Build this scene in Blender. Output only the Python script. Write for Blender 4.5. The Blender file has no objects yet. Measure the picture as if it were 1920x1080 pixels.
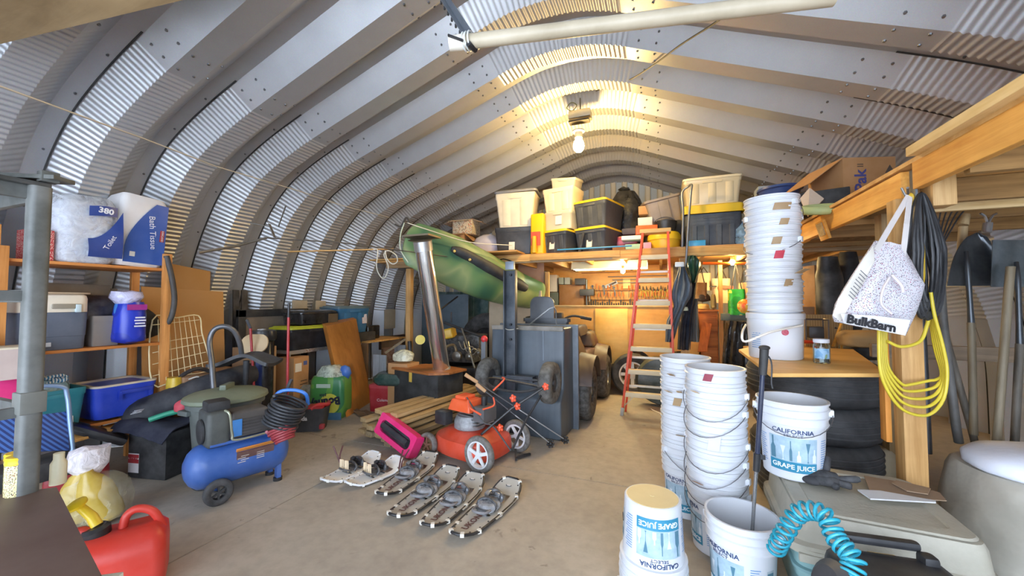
import bpy, bmesh, math, random
from mathutils import Vector, Matrix, Euler, noise
random.seed(7)
C = bpy.context.scene.collection
PI = math.pi
FP = 720.0; PSI = math.atan(280/720.0); PIT = math.atan(27/720.0); EYE = 1.4
def ray(px, py):
    a = (px-960)/FP; b = -(py-540)/FP
    f = math.cos(PIT)-b*math.sin(PIT); u = math.sin(PIT)+b*math.cos(PIT)
    return a*math.cos(PSI)-f*math.sin(PSI), f*math.cos(PSI)+a*math.sin(PSI), u
def aY(px, py, Y):
    x, y, u = ray(px, py); t = Y/y; return Vector((x*t, Y, EYE+u*t))
def aX(px, py, X):
    x, y, u = ray(px, py); t = X/x; return Vector((X, y*t, EYE+u*t))
def aZ(px, py, Z=0.0):
    x, y, u = ray(px, py); t = (Z-EYE)/u; return Vector((x*t, y*t, Z))
def aD(px, py, D):
    a = (px-960)/FP; k = math.cos(math.atan(a))
    x, y, u = ray(px, py); h = y*math.cos(PSI)-x*math.sin(PSI); t = D/h
    return Vector((x*t, y*t, EYE+u*t))
def lin(h):
    if isinstance(h, str):
        h = h.lstrip('#'); c = [int(h[i:i+2], 16)/255 for i in (0, 2, 4)]
    else: c = list(h)
    return tuple((x/12.92 if x <= .04045 else ((x+.055)/1.055)**2.4) for x in c)+(1.0,)
MATS = {}
def _base(name):
    m = bpy.data.materials.new(name); m.use_nodes = True
    nt = m.node_tree; b = nt.nodes['Principled BSDF']; return m, nt, b
def _coords(nt, scale, kind='Object', rot=(0, 0, 0)):
    tc = nt.nodes.new('ShaderNodeTexCoord'); mp = nt.nodes.new('ShaderNodeMapping')
    mp.inputs['Scale'].default_value = scale if isinstance(scale, tuple) else (scale,)*3
    mp.inputs['Rotation'].default_value = rot
    nt.links.new(tc.outputs[kind], mp.inputs[0]); return mp
def _noise(nt, vec, scale=1, detail=4, rough=.6, dist=0):
    n = nt.nodes.new('ShaderNodeTexNoise'); n.inputs['Scale'].default_value = scale
    n.inputs['Detail'].default_value = detail; n.inputs['Roughness'].default_value = rough
    n.inputs['Distortion'].default_value = dist
    nt.links.new(vec.outputs[0], n.inputs['Vector']); return n
def _ramp(nt, fac, stops):
    r = nt.nodes.new('ShaderNodeValToRGB'); e = r.color_ramp.elements
    while len(e) < len(stops): e.new(.5)
    for i, (p, c) in enumerate(stops): e[i].position = p; e[i].color = c
    nt.links.new(fac, r.inputs[0]); return r
def _bump(nt, b, fac, strength, dist=.01):
    bp = nt.nodes.new('ShaderNodeBump'); bp.inputs['Strength'].default_value = strength
    bp.inputs['Distance'].default_value = dist
    nt.links.new(fac, bp.inputs['Height']); nt.links.new(bp.outputs[0], b.inputs['Normal'])
def mix(c, d, k): return tuple(c[i]*(1-k)+d[i]*k for i in range(3))+(1.0,)
def mat(col, rough=.5, metal=0.0, var=.12, scale=6.0, bump=0.0, bscale=40.0, spec=.5, emit=0.0, trans=0.0, alpha=1.0, coat=0.0):
    key = ('m', str(col), rough, metal, var, scale, bump, bscale, spec, emit, trans, alpha, coat)
    if key in MATS: return MATS[key]
    m, nt, b = _base('surface_%d' % len(MATS)); c = lin(col)
    mp = _coords(nt, scale); n = _noise(nt, mp, 1, 5)
    r = _ramp(nt, n.outputs[0], [(.3, mix(c, (0, 0, 0), var)), (.7, mix(c, (1, 1, 1), var*.35))])
    nt.links.new(r.outputs[0], b.inputs['Base Color'])
    b.inputs['Roughness'].default_value = rough; b.inputs['Metallic'].default_value = metal
    b.inputs['Specular IOR Level'].default_value = spec
    b.inputs['Coat Weight'].default_value = coat
    b.inputs['Transmission Weight'].default_value = trans; b.inputs['Alpha'].default_value = alpha
    if emit:
        b.inputs['Emission Color'].default_value = c; b.inputs['Emission Strength'].default_value = emit
    if bump:
        mp2 = _coords(nt, bscale); n2 = _noise(nt, mp2, 1, 3); _bump(nt, b, n2.outputs[0], bump)
    MATS[key] = m; return m
def wood(c1='#c99a5c', c2='#a87438', axis=0, scale=1.0, rough=.6, grain=28.0):
    key = ('w', c1, c2, axis, scale, rough, grain)
    if key in MATS: return MATS[key]
    m, nt, b = _base('wood_%d' % len(MATS))
    s = [grain*scale]*3; s[axis] = 1.6*scale
    mp = _coords(nt, tuple(s)); n = _noise(nt, mp, 1, 6, .62, .4)
    r = _ramp(nt, n.outputs[0], [(.32, lin(c2)), (.62, lin(c1))])
    mp2 = _coords(nt, 4.0); n2 = _noise(nt, mp2, 1, 3)
    r2 = _ramp(nt, n2.outputs[0], [(.3, (.72, .68, .62, 1)), (.6, (1, 1, 1, 1))])
    mx = nt.nodes.new('ShaderNodeMixRGB'); mx.blend_type = 'MULTIPLY'; mx.inputs[0].default_value = .55
    nt.links.new(r.outputs[0], mx.inputs[1]); nt.links.new(r2.outputs[0], mx.inputs[2])
    nt.links.new(mx.outputs[0], b.inputs['Base Color']); b.inputs['Roughness'].default_value = rough
    _bump(nt, b, n.outputs[0], .15, .004)
    MATS[key] = m; return m
def galv(c='#b9bcc0', rough=.38, metal=.75, var=.25, scale=3.0):
    key = ('g', c, rough, metal, var, scale)
    if key in MATS: return MATS[key]
    m, nt, b = _base('galvanised_%d' % len(MATS)); cc = lin(c)
    mp = _coords(nt, scale); n = _noise(nt, mp, 1, 6, .55)
    r = _ramp(nt, n.outputs[0], [(.3, mix(cc, (0, 0, 0), var)), (.65, cc)])
    v = nt.nodes.new('ShaderNodeTexVoronoi'); mp2 = _coords(nt, 60.0); nt.links.new(mp2.outputs[0], v.inputs['Vector'])
    mx = nt.nodes.new('ShaderNodeMixRGB'); mx.blend_type = 'MULTIPLY'; mx.inputs[0].default_value = .12
    nt.links.new(r.outputs[0], mx.inputs[1]); nt.links.new(v.outputs['Color'], mx.inputs[2])
    nt.links.new(mx.outputs[0], b.inputs['Base Color'])
    rr = _ramp(nt, n.outputs[0], [(.3, (rough+.12,)*3+(1,)), (.7, (rough-.06,)*3+(1,))])
    nt.links.new(rr.outputs[0], b.inputs['Roughness']); b.inputs['Metallic'].default_value = metal
    MATS[key] = m; return m
def concrete():
    m, nt, b = _base('concrete')
    mp = _coords(nt, 1.0); n = _noise(nt, mp, .9, 8, .6, .3); n2 = _noise(nt, mp, 14, 4); n3 = _noise(nt, mp, 4.2, 3, .7, 1.2)
    r = _ramp(nt, n.outputs[0], [(.3, lin('#a0968a')), (.5, lin('#b0a697')), (.72, lin('#beb4a5'))])
    r2 = _ramp(nt, n2.outputs[0], [(.3, (.86, .86, .86, 1)), (.6, (1, 1, 1, 1))])
    r3 = _ramp(nt, n3.outputs[0], [(.27, (.4, .37, .35, 1)), (.33, (1, 1, 1, 1))])
    a = nt.nodes.new('ShaderNodeMixRGB'); a.blend_type = 'MULTIPLY'; a.inputs[0].default_value = 1
    c = nt.nodes.new('ShaderNodeMixRGB'); c.blend_type = 'MULTIPLY'; c.inputs[0].default_value = .6
    nt.links.new(r.outputs[0], a.inputs[1]); nt.links.new(r2.outputs[0], a.inputs[2])
    nt.links.new(a.outputs[0], c.inputs[1]); nt.links.new(r3.outputs[0], c.inputs[2])
    # white salt specks
    v = nt.nodes.new('ShaderNodeTexVoronoi'); mpv = _coords(nt, 26.0); nt.links.new(mpv.outputs[0], v.inputs['Vector'])
    rv = _ramp(nt, v.outputs['Distance'], [(.05, (1, 1, 1, 1)), (.09, (0, 0, 0, 1))])
    n4 = _noise(nt, mp, 1.7, 2); r4 = _ramp(nt, n4.outputs[0], [(.56, (0, 0, 0, 1)), (.62, (.6, .6, .6, 1))])
    mm = nt.nodes.new('ShaderNodeMath'); mm.operation = 'MULTIPLY'
    nt.links.new(rv.outputs[0], mm.inputs[0]); nt.links.new(r4.outputs[0], mm.inputs[1])
    d = nt.nodes.new('ShaderNodeMixRGB'); nt.links.new(mm.outputs[0], d.inputs[0])
    nt.links.new(c.outputs[0], d.inputs[1]); d.inputs[2].default_value = (.8, .8, .78, 1)
    nt.links.new(d.outputs[0], b.inputs['Base Color'])
    b.inputs['Roughness'].default_value = .62; b.inputs['Specular IOR Level'].default_value = .35
    _bump(nt, b, n2.outputs[0], .12, .004); return m
def film(c='#ffffff', a=.35, rough=.12):
    key = ('f', c, a, rough)
    if key in MATS: return MATS[key]
    m, nt, b = _base('film_%d' % len(MATS)); b.inputs['Base Color'].default_value = lin(c)
    b.inputs['Roughness'].default_value = rough
    mp = _coords(nt, 14.0); n = _noise(nt, mp, 1, 4, .6, 1.0); _bump(nt, b, n.outputs[0], .7, .02)
    r = _ramp(nt, n.outputs[0], [(.35, (a*.6,)*3+(1,)), (.7, (min(1, a*1.6),)*3+(1,))])
    nt.links.new(r.outputs[0], b.inputs['Alpha'])
    MATS[key] = m; return m
def glass(c='#e8f4f4'):
    key = ('gl', c)
    if key in MATS: return MATS[key]
    m, nt, b = _base('glass_%d' % len(MATS)); b.inputs['Base Color'].default_value = lin(c)
    b.inputs['Roughness'].default_value = .03; b.inputs['Transmission Weight'].default_value = 1; b.inputs['IOR'].default_value = 1.45
    MATS[key] = m; return m
def spotted(base, spots, scale=30, thr=.32, rough=.7):
    key = ('s', base, tuple(spots), scale, thr)
    if key in MATS: return MATS[key]
    m, nt, b = _base('spotted_%d' % len(MATS)); mp = _coords(nt, float(scale))
    v = nt.nodes.new('ShaderNodeTexVoronoi'); nt.links.new(mp.outputs[0], v.inputs['Vector'])
    r = _ramp(nt, v.outputs['Distance'], [(thr, (1, 1, 1, 1)), (thr+.04, (0, 0, 0, 1))])
    sep = nt.nodes.new('ShaderNodeSeparateColor'); nt.links.new(v.outputs['Color'], sep.inputs[0])
    rc = _ramp(nt, sep.outputs[0], [(i/max(1, len(spots)), lin(s)) for i, s in enumerate(spots)]); rc.color_ramp.interpolation = 'CONSTANT'
    mx = nt.nodes.new('ShaderNodeMixRGB'); nt.links.new(r.outputs[0], mx.inputs[0])
    mx.inputs[1].default_value = lin(base); nt.links.new(rc.outputs[0], mx.inputs[2])
    nt.links.new(mx.outputs[0], b.inputs['Base Color']); b.inputs['Roughness'].default_value = rough
    MATS[key] = m; return m
def camo(cols, scale=3.0, rough=.45):
    key = ('c', tuple(cols), scale, rough)
    if key in MATS: return MATS[key]
    m, nt, b = _base('patchy_%d' % len(MATS)); mp = _coords(nt, scale); n = _noise(nt, mp, 1, 2, .4, .6)
    k = len(cols); r = _ramp(nt, n.outputs[0], [(0 if i == 0 else .3+.4*i/k, lin(c)) for i, c in enumerate(cols)])
    r.color_ramp.interpolation = 'CONSTANT' if k < 5 else 'LINEAR'
    nt.links.new(r.outputs[0], b.inputs['Base Color']); b.inputs['Roughness'].default_value = rough
    MATS[key] = m; return m
def stripes(c1, c2, freq, axis='X', rough=.5, duty=.5, diag=0.0):
    key = ('st', c1, c2, freq, axis, duty, diag)
    if key in MATS: return MATS[key]
    m, nt, b = _base('striped_%d' % len(MATS)); mp = _coords(nt, float(freq), rot=(0, diag, 0))
    w = nt.nodes.new('ShaderNodeTexWave'); w.bands_direction = axis; w.inputs['Scale'].default_value = .31416
    nt.links.new(mp.outputs[0], w.inputs['Vector'])
    r = _ramp(nt, w.outputs[0], [(duty-.04, lin(c1)), (duty+.04, lin(c2))])
    nt.links.new(r.outputs[0], b.inputs['Base Color']); b.inputs['Roughness'].default_value = rough
    MATS[key] = m; return m

class MB:
    def __init__(s): s.v = []; s.f = []
    def add(s, vs, fs):
        o = len(s.v); s.v += [Vector(v) for v in vs]; s.f += [tuple(i+o for i in f) for f in fs]; return s
    def box(s, c, d, rot=None, top=(1, 1)):
        x, y, z = (d[0]/2, d[1]/2, d[2]/2); tx, ty = top
        vs = [(-x, -y, -z), (x, -y, -z), (x, y, -z), (-x, y, -z), (-x*tx, -y*ty, z), (x*tx, -y*ty, z), (x*tx, y*ty, z), (-x*tx, y*ty, z)]
        R = Euler(rot).to_matrix() if rot else Matrix.Identity(3)
        return s.add([Vector(c)+R@Vector(v) for v in vs], [(0, 3, 2, 1), (4, 5, 6, 7), (0, 1, 5, 4), (1, 2, 6, 5), (2, 3, 7, 6), (3, 0, 4, 7)])
    def beam(s, p, q, w, h, up=(0, 0, 1)):
        p = Vector(p); q = Vector(q); d = (q-p).normalized(); u = Vector(up)
        sx = d.cross(u)
        if sx.length < 1e-4: sx = d.cross(Vector((1, 0, 0)))
        sx.normalize(); u = sx.cross(d).normalized()
        vs = []
        for b in (p, q):
            for a, c in ((-1, -1), (1, -1), (1, 1), (-1, 1)): vs.append(b+sx*a*w/2+u*c*h/2)
        return s.add(vs, [(0, 1, 2, 3), (7, 6, 5, 4), (0, 4, 5, 1), (1, 5, 6, 2), (2, 6, 7, 3), (3, 7, 4, 0)])
    def quad(s, *p): return s.add(p, [tuple(range(len(p)))])
    def rings(s, rings, cap=True, closed=False):
        n = len(rings[0]); o = len(s.v); k = len(rings); fs = []
        for i in range(k if closed else k-1):
            j = (i+1) % k
            for a in range(n): b = (a+1) % n; fs.append((i*n+a, i*n+b, j*n+b, j*n+a))
        if cap and not closed: fs.append(tuple(reversed(range(n)))); fs.append(tuple((k-1)*n+a for a in range(n)))
        return s.add([p for r in rings for p in r], fs)
    def tube(s, pts, r, seg=8, closed=False, rx=None):
        pts = [Vector(p) for p in pts]; n = len(pts); rings = []; up = None
        rs = r if isinstance(r, (list, tuple)) else [r]*n
        for i in range(n):
            a = pts[(i-1) % n] if (closed or i > 0) else pts[i]; b = pts[(i+1) % n] if (closed or i < n-1) else pts[i]
            t = (b-a); t = t.normalized() if t.length > 1e-9 else Vector((0, 0, 1))
            if up is None: up = t.orthogonal().normalized()
            up = (up-t*up.dot(t)); up = up.normalized() if up.length > 1e-6 else t.orthogonal().normalized()
            sd = t.cross(up)
            rings.append([pts[i]+(up*math.cos(2*PI*k/seg)+sd*math.sin(2*PI*k/seg))*rs[i] for k in range(seg)])
        return s.rings(rings, True, closed)
    def cyl(s, p, q, r, r2=None, seg=16): return s.tube([p, q], [r, r if r2 is None else r2], seg)
    def lathe(s, prof, c=(0, 0, 0), seg=24, rot=None, sx=1, sy=1):
        R = Euler(rot).to_matrix() if rot else Matrix.Identity(3); rings = []
        for (r, z) in prof: rings.append([Vector(c)+R@Vector((r*sx*math.cos(2*PI*k/seg), r*sy*math.sin(2*PI*k/seg), z)) for k in range(seg)])
        return s.rings(rings, True)
    def ell(s, c, r, seg=14, rot=None, pw=1.0):
        n = 8; prof = []
        R = Euler(rot).to_matrix() if rot else Matrix.Identity(3); rings = []
        def sg(v): return math.copysign(abs(v)**pw, v)
        for i in range(n+1):
            t = -PI/2+PI*i/n; t = max(-PI/2+.02, min(PI/2-.02, t))
            rings.append([Vector(c)+R@Vector((r[0]*sg(math.cos(t))*sg(math.cos(2*PI*k/seg)), r[1]*sg(math.cos(t))*sg(math.sin(2*PI*k/seg)), r[2]*sg(math.sin(t)))) for k in range(seg)])
        return s.rings(rings, True)
    def prism(s, poly, h, mx=None):
        n = len(poly); vs = [Vector((p[0], p[1], 0)) for p in poly]+[Vector((p[0], p[1], h)) for p in poly]
        if mx is not None: vs = [mx@v for v in vs]
        return s.add(vs, [tuple(reversed(range(n))), tuple(range(n, 2*n))]+[(i, (i+1) % n, n+(i+1) % n, n+i) for i in range(n)])
    def grid(s, fn, nu, nv):
        vs = [fn(i/nu, j/nv) for i in range(nu+1) for j in range(nv+1)]
        return s.add(vs, [(i*(nv+1)+j, (i+1)*(nv+1)+j, (i+1)*(nv+1)+j+1, i*(nv+1)+j+1) for i in range(nu) for j in range(nv)])
    def sheet(s, pts, th=.004, up=(0, 0, 1)):
        pts = [Vector(p) for p in pts]; n = (pts[1]-pts[0]).cross(pts[2]-pts[0]).normalized()*th; k = len(pts)
        return s.add(pts+[p+n for p in pts], [tuple(reversed(range(k))), tuple(range(k, 2*k))]+[(i, (i+1) % k, k+(i+1) % k, k+i) for i in range(k)])
    def jitter(s, a, f=6.0, seed=0.0):
        s.v = [v+noise.noise_vector(v*f+Vector((seed, seed*1.7, 0)))*a for v in s.v]; return s
    def xf(s, loc=(0, 0, 0), rot=None, sc=None):
        R = Euler(rot).to_matrix() if rot else Matrix.Identity(3); L = Vector(loc)
        if sc: s.v = [Vector((v.x*sc[0], v.y*sc[1], v.z*sc[2])) for v in s.v]
        s.v = [R@v+L for v in s.v]; return s
    def build(s, name, m, parent=None, bevel=0.0, smooth=38, seg=2, thick=0.0, sub=0, label=None, kind=None):
        me = bpy.data.meshes.new(name); bm = bmesh.new()
        vs = [bm.verts.new(v) for v in s.v]
        for f in s.f:
            if len(set(f)) < 3: continue
            try: bm.faces.new([vs[i] for i in f])
            except ValueError: pass
        bmesh.ops.recalc_face_normals(bm, faces=bm.faces)
        if bevel:
            ed = [e for e in bm.edges if len(e.link_faces) == 2 and e.calc_face_angle(0) > .6]
            bmesh.ops.bevel(bm, geom=ed, offset=bevel, segments=seg, affect='EDGES', profile=.6, clamp_overlap=True)
        lim = math.radians(smooth)
        for f in bm.faces: f.smooth = smooth > 0
        for e in bm.edges: e.smooth = len(e.link_faces) == 2 and e.calc_face_angle(0) < lim
        bm.to_mesh(me); bm.free()
        o = bpy.data.objects.new(name, me); C.objects.link(o)
        if m: me.materials.append(m)
        if parent: o.parent = parent
        if thick:
            md = o.modifiers.new('s', 'SOLIDIFY'); md.thickness = thick; md.offset = 0
        if sub:
            md = o.modifiers.new('u', 'SUBSURF'); md.levels = sub; md.render_levels = sub
        if label: o['label'] = label
        if kind: o['kind'] = kind
        return o
def tag(o, label, cat, group=None, kind=None):
    o['label'] = label; o['category'] = cat
    if group: o['group'] = group
    if kind: o['kind'] = kind
    return o
def thing(name, label, cat, loc=(0, 0, 0), rz=0.0, group=None, rot=None):
    o = bpy.data.objects.new(name, None); C.objects.link(o); o.empty_display_size = .1
    o.location = loc; o.rotation_euler = rot if rot else (0, 0, rz); return tag(o, label, cat, group)
def copy_thing(root, loc, rz=None, label=None, rot=None, scale=None):
    r = root.copy(); C.objects.link(r); r.location = loc
    if rz is not None: r.rotation_euler = (0, 0, rz)
    if rot: r.rotation_euler = rot
    if scale: r.scale = scale
    if label: r['label'] = label
    for ch in list(root.children):
        c = ch.copy(); C.objects.link(c); c.parent = r
        for g in list(ch.children):
            d = g.copy(); C.objects.link(d); d.parent = c
    return r
def single(name, mb, m, label, cat, group=None, kind=None, **k):
    return tag(mb.build(name, m, None, **k), label, cat, group, kind)
def struct(name, mb, m, **k):
    o = mb.build(name, m, None, **k); o['kind'] = 'structure'; return o
def text(body, size, mx, m, parent, name='lettering', depth=.0006, bend=None, font_sx=1.0, bold=0.0, align='CENTER'):
    """flat lettering; mx places the text plane (x right, y up); bend=(radius) wraps it round the local z axis"""
    cu = bpy.data.curves.new(name, 'FONT'); cu.body = body; cu.size = size; cu.align_x = align; cu.align_y = 'CENTER'
    cu.extrude = depth; cu.offset = bold; cu.resolution_u = 2
    t = bpy.data.objects.new(name, cu); C.objects.link(t)
    bpy.context.view_layer.update()
    me = bpy.data.meshes.new_from_object(t.evaluated_get(bpy.context.evaluated_depsgraph_get()))
    bpy.data.objects.remove(t); bpy.data.curves.remove(cu)
    for v in me.vertices:
        p = v.co.copy(); p.x *= font_sx
        if bend:
            r0, ang0, z0, flip, slope = bend
            if flip: p.x, p.y = -p.x, -p.y
            r = r0+slope*p.y
            a = ang0+p.x/r
            v.co = Vector(((r+.0022+p.z)*math.cos(a), (r+.0022+p.z)*math.sin(a), z0+p.y))
        else: v.co = mx@p
    me.materials.clear(); me.materials.append(m)
    o = bpy.data.objects.new(name, me); C.objects.link(o); o.parent = parent; return o
def facing(loc, rz=0.0, tilt=0.0, spin=0.0):
    """matrix for writing on a vertical face whose outward normal is local -Y turned by rz"""
    return Matrix.Translation(loc)@Matrix.Rotation(rz, 4, 'Z')@Matrix.Rotation(PI/2+tilt, 4, 'X')@Matrix.Rotation(spin, 4, 'Z')
def catmull(pts, n=8, closed=False):
    P = [Vector(p) for p in pts]; out = []; k = len(P)
    for i in range(k if closed else k-1):
        a = P[(i-1) % k] if (closed or i > 0) else P[i]*2-P[i+1]
        b = P[i]; c = P[(i+1) % k]; d = P[(i+2) % k] if (closed or i < k-2) else P[i+1]*2-P[i]
        for j in range(n):
            t = j/n; out.append(.5*((2*b)+(c-a)*t+(2*a-5*b+4*c-d)*t*t+(3*b-a-3*c+d)*t**3))
    if not closed: out.append(P[-1])
    return out
def rrect(w, h, r, n=5):
    out = []
    for cx, cy, a0 in ((w/2-r, h/2-r, 0), (-w/2+r, h/2-r, PI/2), (-w/2+r, -h/2+r, PI), (w/2-r, -h/2+r, 3*PI/2)):
        for i in range(n+1): a = a0+PI/2*i/n; out.append((cx+r*math.cos(a), cy+r*math.sin(a)))
    return out
# ---------------------------------------------------------------- the steel arch hall
CX = -.87
HALF_L = [(0, 3.77), (.25, 3.75), (.5, 3.685), (.7, 3.615), (1.5, 3.345), (2.3, 3.075), (2.6, 2.965), (2.9, 2.835), (3.18, 2.675), (3.42, 2.45), (3.6, 2.19), (3.74, 1.93), (3.87, 1.6), (3.95, 1.3), (3.99, .95), (4.0, .5), (4.0, 0)]
HALF_R = [(0, 3.77), (.25, 3.75), (.5, 3.685), (.7, 3.605), (1.5, 3.27), (2.3, 2.94), (2.6, 2.81), (2.9, 2.66), (3.18, 2.48), (3.4, 2.25), (3.57, 2.0), (3.70, 1.75), (3.83, 1.4), (3.9, 1.1), (3.95, .8), (3.96, .4), (3.96, 0)]
HALF = HALF_L
STEP = .0056
def resample(p, st):
    out = [p[0]]; acc = 0
    for a, b in zip(p, p[1:]):
        L = (b-a).length; pos = st-acc
        while pos <= L: out.append(a+(b-a)*(pos/L)); pos += st
        acc = L-(pos-st)
    return out
HP = {-1: resample(catmull([(a, 0, b) for a, b in HALF_L], 40), STEP), 1: resample(catmull([(a, 0, b) for a, b in HALF_R], 40), STEP)}
def corr(p):
    d, z = p.x, p.z
    if d < .62: return min(1, (.62-d)/.02)
    if d > 2.38 and z > 1.22: return min(1, (d-2.38)/.02, (z-1.22)/.02)
    return 0
ARCHY = [(-0.06, 0), (.065, 0), (.215, .15), (.395, .15), (.55, 0)]
Y0 = 3.43-.215-.61*8
NARCH = 16
def build_shell():
    parts = {'ceiling': MB(), 'wall_left': MB(), 'wall_right': MB()}
    for side in (-1, 1):
        pts = []; hp = HP[side]
        n = len(hp)
        for i, p in enumerate(hp):
            a = hp[max(0, i-1)]; b = hp[min(n-1, i+1)]; t = (b-a).normalized()
            nrm = Vector((-t.z, 0, t.x)) if True else None
            nrm = Vector((t.z, 0, -t.x))       # inward
            if nrm.z > 0 and p.x < 2: nrm = -nrm
            if p.x > 2 and nrm.x > 0: nrm = -nrm
            if i == 0: nrm = Vector((0, 0, -1))
            k = corr(p)
            pts.append((p, nrm, k, math.sin(2*PI*i*STEP/.0448)*.0054*k))
        # drop samples where it is straight
        keep = [j for j in range(n) if pts[j][2] > 0 or j % 14 == 0 or j in (0, n-1)]
        sel = [pts[j] for j in keep]
        cut = next(i for i, q in enumerate(sel) if q[0].x > 2.40)
        for nm, seq in (('ceiling', sel[:cut+1]), ('wall_left' if side < 0 else 'wall_right', sel[cut:])):
            mb = parts[nm]
            for a in range(NARCH):
                y0 = Y0+.61*a
                rows = []
                for (dy, dep) in ARCHY:
                    rows.append([Vector((CX+side*(p.x+nr.x*(-.15+dep)+nr.x*w*(1 if dep else .0)), y0+dy, p.z+nr.z*(-.15+dep)+nr.z*w*(1 if dep else .0))) for p, nr, k, w in seq])
                m = len(seq); o = len(mb.v); fs = []
                vs = [v for r in rows for v in r]
                for i in range(len(rows)-1):
                    for j in range(m-1): fs.append((i*m+j, i*m+j+1, (i+1)*m+j+1, (i+1)*m+j))
                mb.add(vs, fs)
    st = galv('#c8cbcf', .40, .6, .14, 2.0)
    c = struct('ceiling', parts['ceiling'], st, smooth=32)
    wl = struct('wall_left', parts['wall_left'], st, smooth=32)
    wr = struct('wall_right', parts['wall_right'], st, smooth=32)
    # bolts on the lapped panel ends
    bo = MB()
    def prof(d, side=-1):
        hp = HP[side]
        for i, p in enumerate(hp):
            if p.x >= d:
                t = (hp[i+1]-hp[i-1]).normalized(); nr = Vector((t.z, 0, -t.x))
                if nr.z > 0: nr = -nr
                return p, nr
    for a in range(NARCH):
        for side in (-1, 1):
            for d in (.7, .84, 2.16, 2.32):
                p, nr = prof(d, side)
                for dy, dep in ((.11, .045), (.17, .105), (.25, .15), (.35, .15), (.45, .1)):
                    q = Vector((CX+side*(p.x+nr.x*(dep-.148)), Y0+.61*a+dy, p.z+nr.z*(dep-.148)))
                    nn = Vector((side*nr.x, -.6 if dy < .2 else (0 if dy < .4 else .6), nr.z)).normalized()
                    bo.cyl(q-nn*.004, q+nn*.007, .011, .008, 6)
    b = bo.build('bolts', mat('#8d9094', .35, .9, .1), c, kind='stuff')
    # seam bolts down the valleys
    bo = MB()
    for a in range(1, NARCH):
        for d in (2.6, 3.0, 3.4, 3.66, 3.84, 3.93, 3.97):
            for side in (-1, 1):
                p, nr = prof(min(d, 3.94 if side > 0 else 4), side)
                q = Vector((CX+side*(p.x-nr.x*.148), Y0+.61*a+.01, p.z-nr.z*.148)); nn = Vector((side*nr.x, 0, nr.z))
                bo.cyl(q, q+nn*.01, .009, .007, 6)
    bo.build('seam_bolts', mat('#77797c', .4, .9, .1), c, kind='stuff')
    # black sealing strip in each seam
    se = MB()
    for a in range(1, NARCH):
        for side in (-1, 1):
            pl = []
            for d, z in (HALF_L if side < 0 else HALF_R)[5:]:
                p, nr = (prof(d, side) if d < 3.955 else (Vector((d, 0, z)), Vector((-1, 0, 0))))
                pl.append(Vector((CX+side*(p.x-nr.x*.148), Y0+.61*a+.055, (p.z if d < 3.955 else z)-nr.z*.148)))
            se.tube(catmull(pl, 5), .007, 5)
    se.build('seam_seals', mat('#17181a', .6), c, kind='stuff')
build_shell()
# floor slab with saw-cut joints
J1 = aZ(461, 980).x; J2 = aZ(985, 881).y
fl = MB()
xs = [-5.2, J1-.005, J1+.005, J1+3.6, J1+3.608, 3.6]; ys = [-2.2, J2-.005, J2+.005, J2+3.6, J2+3.608, 8.4]
for i in range(5):
    for j in range(5):
        z = 0 if (i % 2 == 0 and j % 2 == 0) else -.014
        fl.box(((xs[i]+xs[i+1])/2, (ys[j]+ys[j+1])/2, z-.04), (xs[i+1]-xs[i], ys[j+1]-ys[j], .08))
struct('floor', fl, concrete(), smooth=0)
# back wall of ribbed sheet
YB = 7.76
bw = MB(); n = 0
x = -5.1; prof2 = []
while x < 3.5:
    prof2 += [(x, 0), (x+.10, 0), (x+.125, -.035), (x+.19, -.035), (x+.215, 0)]; x += .215
for i in range(len(prof2)-1):
    a, b = prof2[i], prof2[i+1]
    bw.quad((a[0], YB+a[1], 0), (b[0], YB+b[1], 0), (b[0], YB+b[1], 4.2), (a[0], YB+a[1], 4.2))
struct('wall_back', bw, stripes('#c9c2b0', '#a7b3be', 4.65*1.0, 'X', .45), smooth=0, thick=.002)
# unseen front wall around the doorway, added and sized to cut sky light
fw = MB(); fw.box((3.0, -1.62, 1.3), (.4, .05, 2.6)).box((-4.35, -1.62, 1.3), (1.0, .05, 2.6)).box((-.87, -1.62, 3.2), (8.0, .05, 1.2))
struct('wall_front_blocker', fw, galv('#aeb2b6', .5, .5), smooth=0)
# ---------------------------------------------------------------- camera
cam = bpy.data.cameras.new('camera'); co = bpy.data.objects.new('camera', cam); C.objects.link(co)
cam.sensor_width = 36; cam.lens = 36*FP/1920; cam.clip_start = .02
co.location = (0, 0, EYE); co.rotation_euler = (PI/2+PIT, 0, PSI)
bpy.context.scene.camera = co
# ---------------------------------------------------------------- lofts, posts, overhead things
PINE = wood('#e0b46c', '#c98f45', 0); PINE_Y = wood('#f0b45a', '#d8913a', 1); PINE_Z = wood('#d9b27a', '#b8894c', 2)
GREYW = wood('#b99d78', '#8f7350', 0)
PLY = wood('#dfb070', '#c68f4a', 0, 1.0, .6, 9.0)
YM = 5.25; ZD = 2.1
L = thing('storage_loft', 'wide lumber storage loft across the back of the hall, loaded with bins', 'loft', (-.87, YM, 0))
def loc(p): return Vector(p)-Vector((-.87, YM, 0))
m = MB(); m.box(loc((-.8, 6.45, ZD-.012)), (7.5, 2.4, .024)); m.build('deck', PLY, L)
for i, (x0, x1, z0, z1, y) in enumerate(((-2.9, -1.75, 1.99, 2.075, YM-.02), (-1.75, -.5, 2.0, 2.085, YM-.03), (-.6, 1.05, 1.975, 2.08, YM-.02), (-4.3, -2.9, 1.97, 2.07, YM-.01))):
    m = MB(); m.box(loc(((x0+x1)/2, y, (z0+z1)/2)), (x1-x0, .038, z1-z0)); m.build('front_board', PINE if i != 3 else GREYW, L, bevel=.003)
m = MB(); m.box(loc((-.9, YM+.03, 1.995)), (6.7, .06, .045)); m.build('beam', GREYW, L, bevel=.003)
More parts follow.
